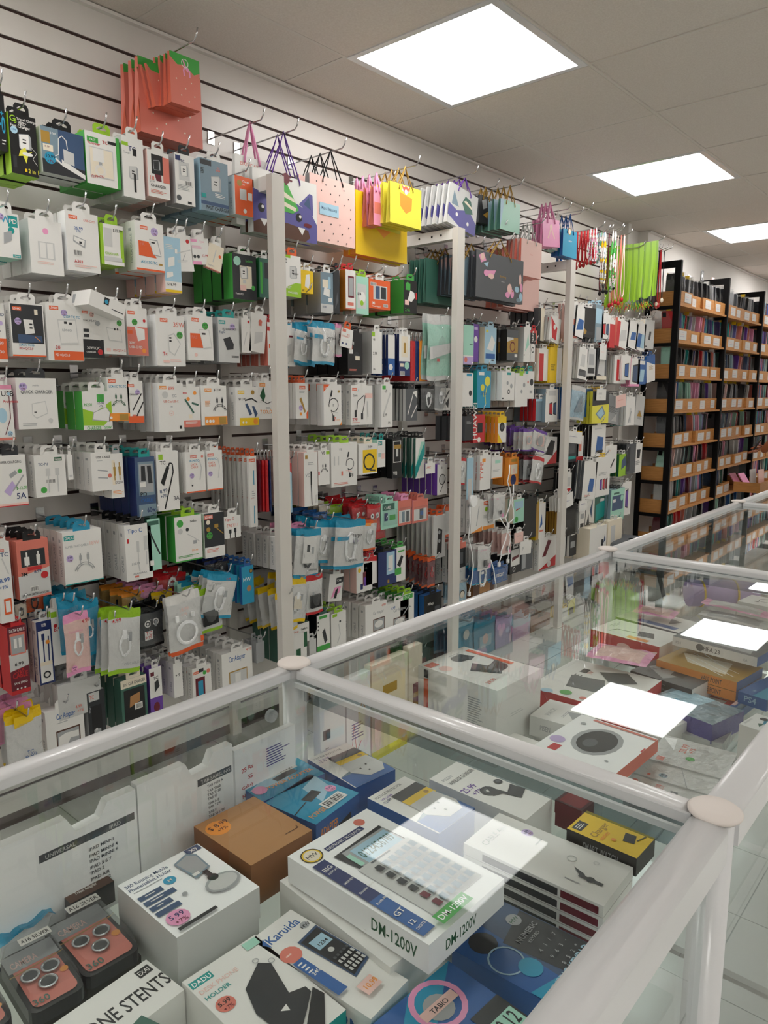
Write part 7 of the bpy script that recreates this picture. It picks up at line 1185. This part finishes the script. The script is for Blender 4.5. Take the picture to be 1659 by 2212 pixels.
file_box('n', 700, 230, 1190, 60, .012, 'white file box listing tablet sizes', 'r .6 .72 .98 .79 d;T .8 .735 .035 l TAB_SAMSUNG .34;' + ''.join('t .7 %.2f .025 d %s;' % (.67 - .045 * k, t) for k, t in enumerate(('TAB_P550_A', 'TAB_T560', 'TAB_T350', 'TAB_S7', 'TAB_A_8', 'TAB_T290', 'TAB_E', 'TAB_S6_LITE', 'TAB_A7_LITE'))))
file_box('n', 1200, 55, 1510, -40, .01, 'white sheet box covered in red and blue handwriting', 'ins .1 .7 .05 r 25_Rs;ins .2 .6 .05 r SS;ins .1 .5 .04 r Galaxy;ins .1 .4 .04 r Note;x .5 .85 .4 8 A', notch=False)
file_box('x', 690, 1500, 745, 1470, .012, 'white file box with a grey edge past the cross rail', 'r .1 .5 .4 .6 k;x .2 .4 .2 5 s', notch=False)
file_box('x', 748, 1470, 800, 1440, .012, 'white file box with orange scribbles past the cross rail', 'l O .04 .5 .6 .7 .75 .55 .8 .8 .6;l r .02 .2 .2 .3 .5 .4 .2 .6 .3;x .2 .5 .5 6 A', notch=False)
file_box('x', 803, 1440, 880, 1400, .014, 'cream file box with a yellow base strip', 'r 0 0 1 .1 Y;r .3 .65 .7 .75 D', col='e', notch=False)
file_box('x', 884, 1400, 912, 1385, .012, 'cream file box holding brown goods', 'r .3 .2 .9 .6 m;r .35 .45 .85 .5 D', col='e', notch=False)

# ---------------------------------------------------------------- grey stool, rack top packs, and the customer
p = at_y(1365, 1165, 4.55); m = MB()
def rsq(r, z, k=.55): return [(r * math.copysign(abs(math.cos(t)) ** k, math.cos(t)), r * math.copysign(abs(math.sin(t)) ** k, math.sin(t)), z) for t in [2 * math.pi * i / 28 for i in range(28)]]
e = empty('upholstered_stool', (p.x, p.y, 0)); rings = [rsq(.17, p.z - .16), rsq(.19, p.z - .13), rsq(.19, p.z - .03), rsq(.175, p.z - .006), rsq(.12, p.z), rsq(.02, p.z + .003)]
for a, b in zip(rings, rings[1:]):
    for i in range(28): m.poly([a[i], a[(i + 1) % 28], b[(i + 1) % 28], b[i]], 'd', True)
m.poly(rings[0][::-1], 'd'); m.obj('seat_pad', CLOTH, e)
for sx in (-1, 1):
    for sy in (-1, 1): MB().tube([(sx * .12, sy * .12, p.z - .16), (sx * .17, sy * .17, 0)], .014, 'K', 8).obj('leg', BMETAL, e)
tag(e, 'dark grey padded stool between the slat wall and the counter', 'stool')
RT = RZ[0]
for k, (a, b, col, lb) in enumerate(((1489, 600, 'w', 'white carded pack with black logo standing above the top bins'), (1517, 590, 'k', 'black carded pack standing above the top bins'), (1540, 605, 'q', 'pink bottle shaped pouch above the top bins'), (1445, 597, 'D', 'gold and black tag above the rack, seen through the frame'))):
    p = at_x(a, b, -2.05); m = MB(); m.box(-.002, .002, -.03, .03, -.08, .02, col); Face(m, (.002, -.03, -.08), (0, 1, 0), (0, 0, 1), .06, .1).run('c .5 .6 .2 %s;x .2 .3 .5 2 s' % ('k' if col == 'w' else 'w'))
    o = m.obj('carded_pack', FILM, None, p); tag(o, lb, 'pack')
# pink cases in the pulled out bin
y = RY[1] + .53
for k, (dx, dy, c_) in enumerate(((.06, .07, 'p'), (.12, .12, 'F'), (.1, .30, 'l'), (.16, .33, 'q'))):
    m = MB(); m.box(-.004, .004, 0, .1, 0, .16, c_); o = m.obj('phone_case', PLAST, None, (-1.9 + dx - .05, y + dy, RZ[6] + .012)); o.rotation_euler = (0, math.radians(-35 if k < 2 else -6), math.radians(-12))
    tag(o, ['bright pink case lying in the pulled out bin', 'rose case lying in the pulled out bin', 'large pale grey case upright in the pulled out bin', 'peach case upright in the pulled out bin'][k], 'phone case')
def person():
    q = at_y(1650, 975, 6.85); B = Vector((q.x + .34, q.y - .12, 0))
    V = [(0, 0, .92), (0, 0, 1.12), (0, 0, 1.32), (0, 0, 1.42), (0, 0, 1.5), (.02, 0, 1.62),
         (-.02, .17, 1.36), (-.10, .2, 1.08), (-.34, .12, .87), (0, -.17, 1.36), (-.06, -.2, 1.06), (-.3, -.12, .85),
         (0, .09, .86), (0, .1, .48), (0, .1, .08), (-.1, .1, .05), (0, -.09, .86), (0, -.1, .48), (0, -.1, .08), (-.1, -.1, .05)]
    dz = q.z - 1.20
    E = [(0, 1), (1, 2), (2, 3), (3, 4), (4, 5), (2, 6), (6, 7), (7, 8), (2, 9), (9, 10), (10, 11), (0, 12), (12, 13), (13, 14), (14, 15), (0, 16), (16, 17), (17, 18), (18, 19)]
    R = [.13, .12, .13, .06, .05, .095, .06, .045, .032, .06, .045, .032, .085, .06, .042, .035, .085, .06, .042, .035]
    def skin(name, V, E, R, mt, parent, sub=2):
        me = bpy.data.meshes.new(name); me.from_pydata(V, E, []); o = link(name, me, parent); me.materials.append(mt)
        md = o.modifiers.new('skin', 'SKIN'); md.use_smooth_shade = True
        for i, r in enumerate(R): me.skin_vertices[0].data[i].radius = (r, r * .85)
        me.skin_vertices[0].data[0].use_root = True; s = o.modifiers.new('sub', 'SUBSURF'); s.levels = sub; s.render_levels = sub; return o
    SK = mat('brown_skin', '9A5A3A', .5); MA = mat('maroon_cloth', '6E2A24', .8); HR = mat('dark_hair', '1A1412', .6); PT = mat('dark_trousers', '22242C', .8)
    e = empty('person', B); skin('body', V, E, R, SK, e)
    skin('jumper', [(0, 0, .88), (0, 0, 1.1), (0, 0, 1.33), (0, .16, 1.36), (-.10, .2, 1.08), (-.25, .15, .95), (0, -.16, 1.36), (-.06, -.2, 1.06), (-.21, -.15, .93)], [(0, 1), (1, 2), (2, 3), (3, 4), (4, 5), (2, 6), (6, 7), (7, 8)], [.15, .145, .15, .078, .062, .055, .078, .062, .055], MA, e)
    skin('trousers', [(0, 0, .93), (0, .09, .84), (0, .1, .48), (0, .1, .1), (0, -.09, .84), (0, -.1, .48), (0, -.1, .1)], [(0, 1), (1, 2), (2, 3), (0, 4), (4, 5), (5, 6)], [.15, .1, .075, .06, .1, .075, .06], PT, e)
    skin('hair', [(.03, 0, 1.70), (.08, 0, 1.62), (.11, 0, 1.5)], [(0, 1), (1, 2)], [.09, .09, .06], HR, e)
    for s, (hx, hy, hz) in ((1, (-.34, .12, .87)), (-1, (-.3, -.12, .85))):
        for f in range(5):
            a = (f - 1.5) * .018; L_ = (.06, .075, .08, .07, .05)[f]
            st = (hx - .03, hy + a * (1 if f < 4 else 1.6), hz + (0 if f < 4 else .01)); P = [st, (st[0] - L_ * .5, st[1] + a * .2, st[2] + .005), (st[0] - L_, st[1] + a * .2, st[2] - .015)]
            skin('finger', P, [(0, 1), (1, 2)], [.010, .009, .008], SK, e, 1)
    m = MB(); m.tube([(-.085, s * .032, 1.63) for s in (-1.15, -.85)], .008, 'k', 8); m.tube([(-.085, s * .032, 1.63) for s in (.85, 1.15)], .008, 'k', 8); m.tube([(-.09, 0, 1.62), (-.105, 0, 1.595)], .01, 'I', 8); m.box(-.098, -.088, -.02, .02, 1.565, 1.572, 'm'); m.obj('face', PLAST, e)
    tag(e, 'person in a maroon top reaching toward the racks at the right frame edge', 'person')
    ph = MB(); ph.box(-.004, .004, -.035, .035, -.07, .07, 'k'); o = ph.obj('mobile_phone', PLAST, None, B + Vector((-.375, .0, .885))); o.rotation_euler = (0, .5, .3); tag(o, 'black phone held by the person at the right edge', 'phone')
person()
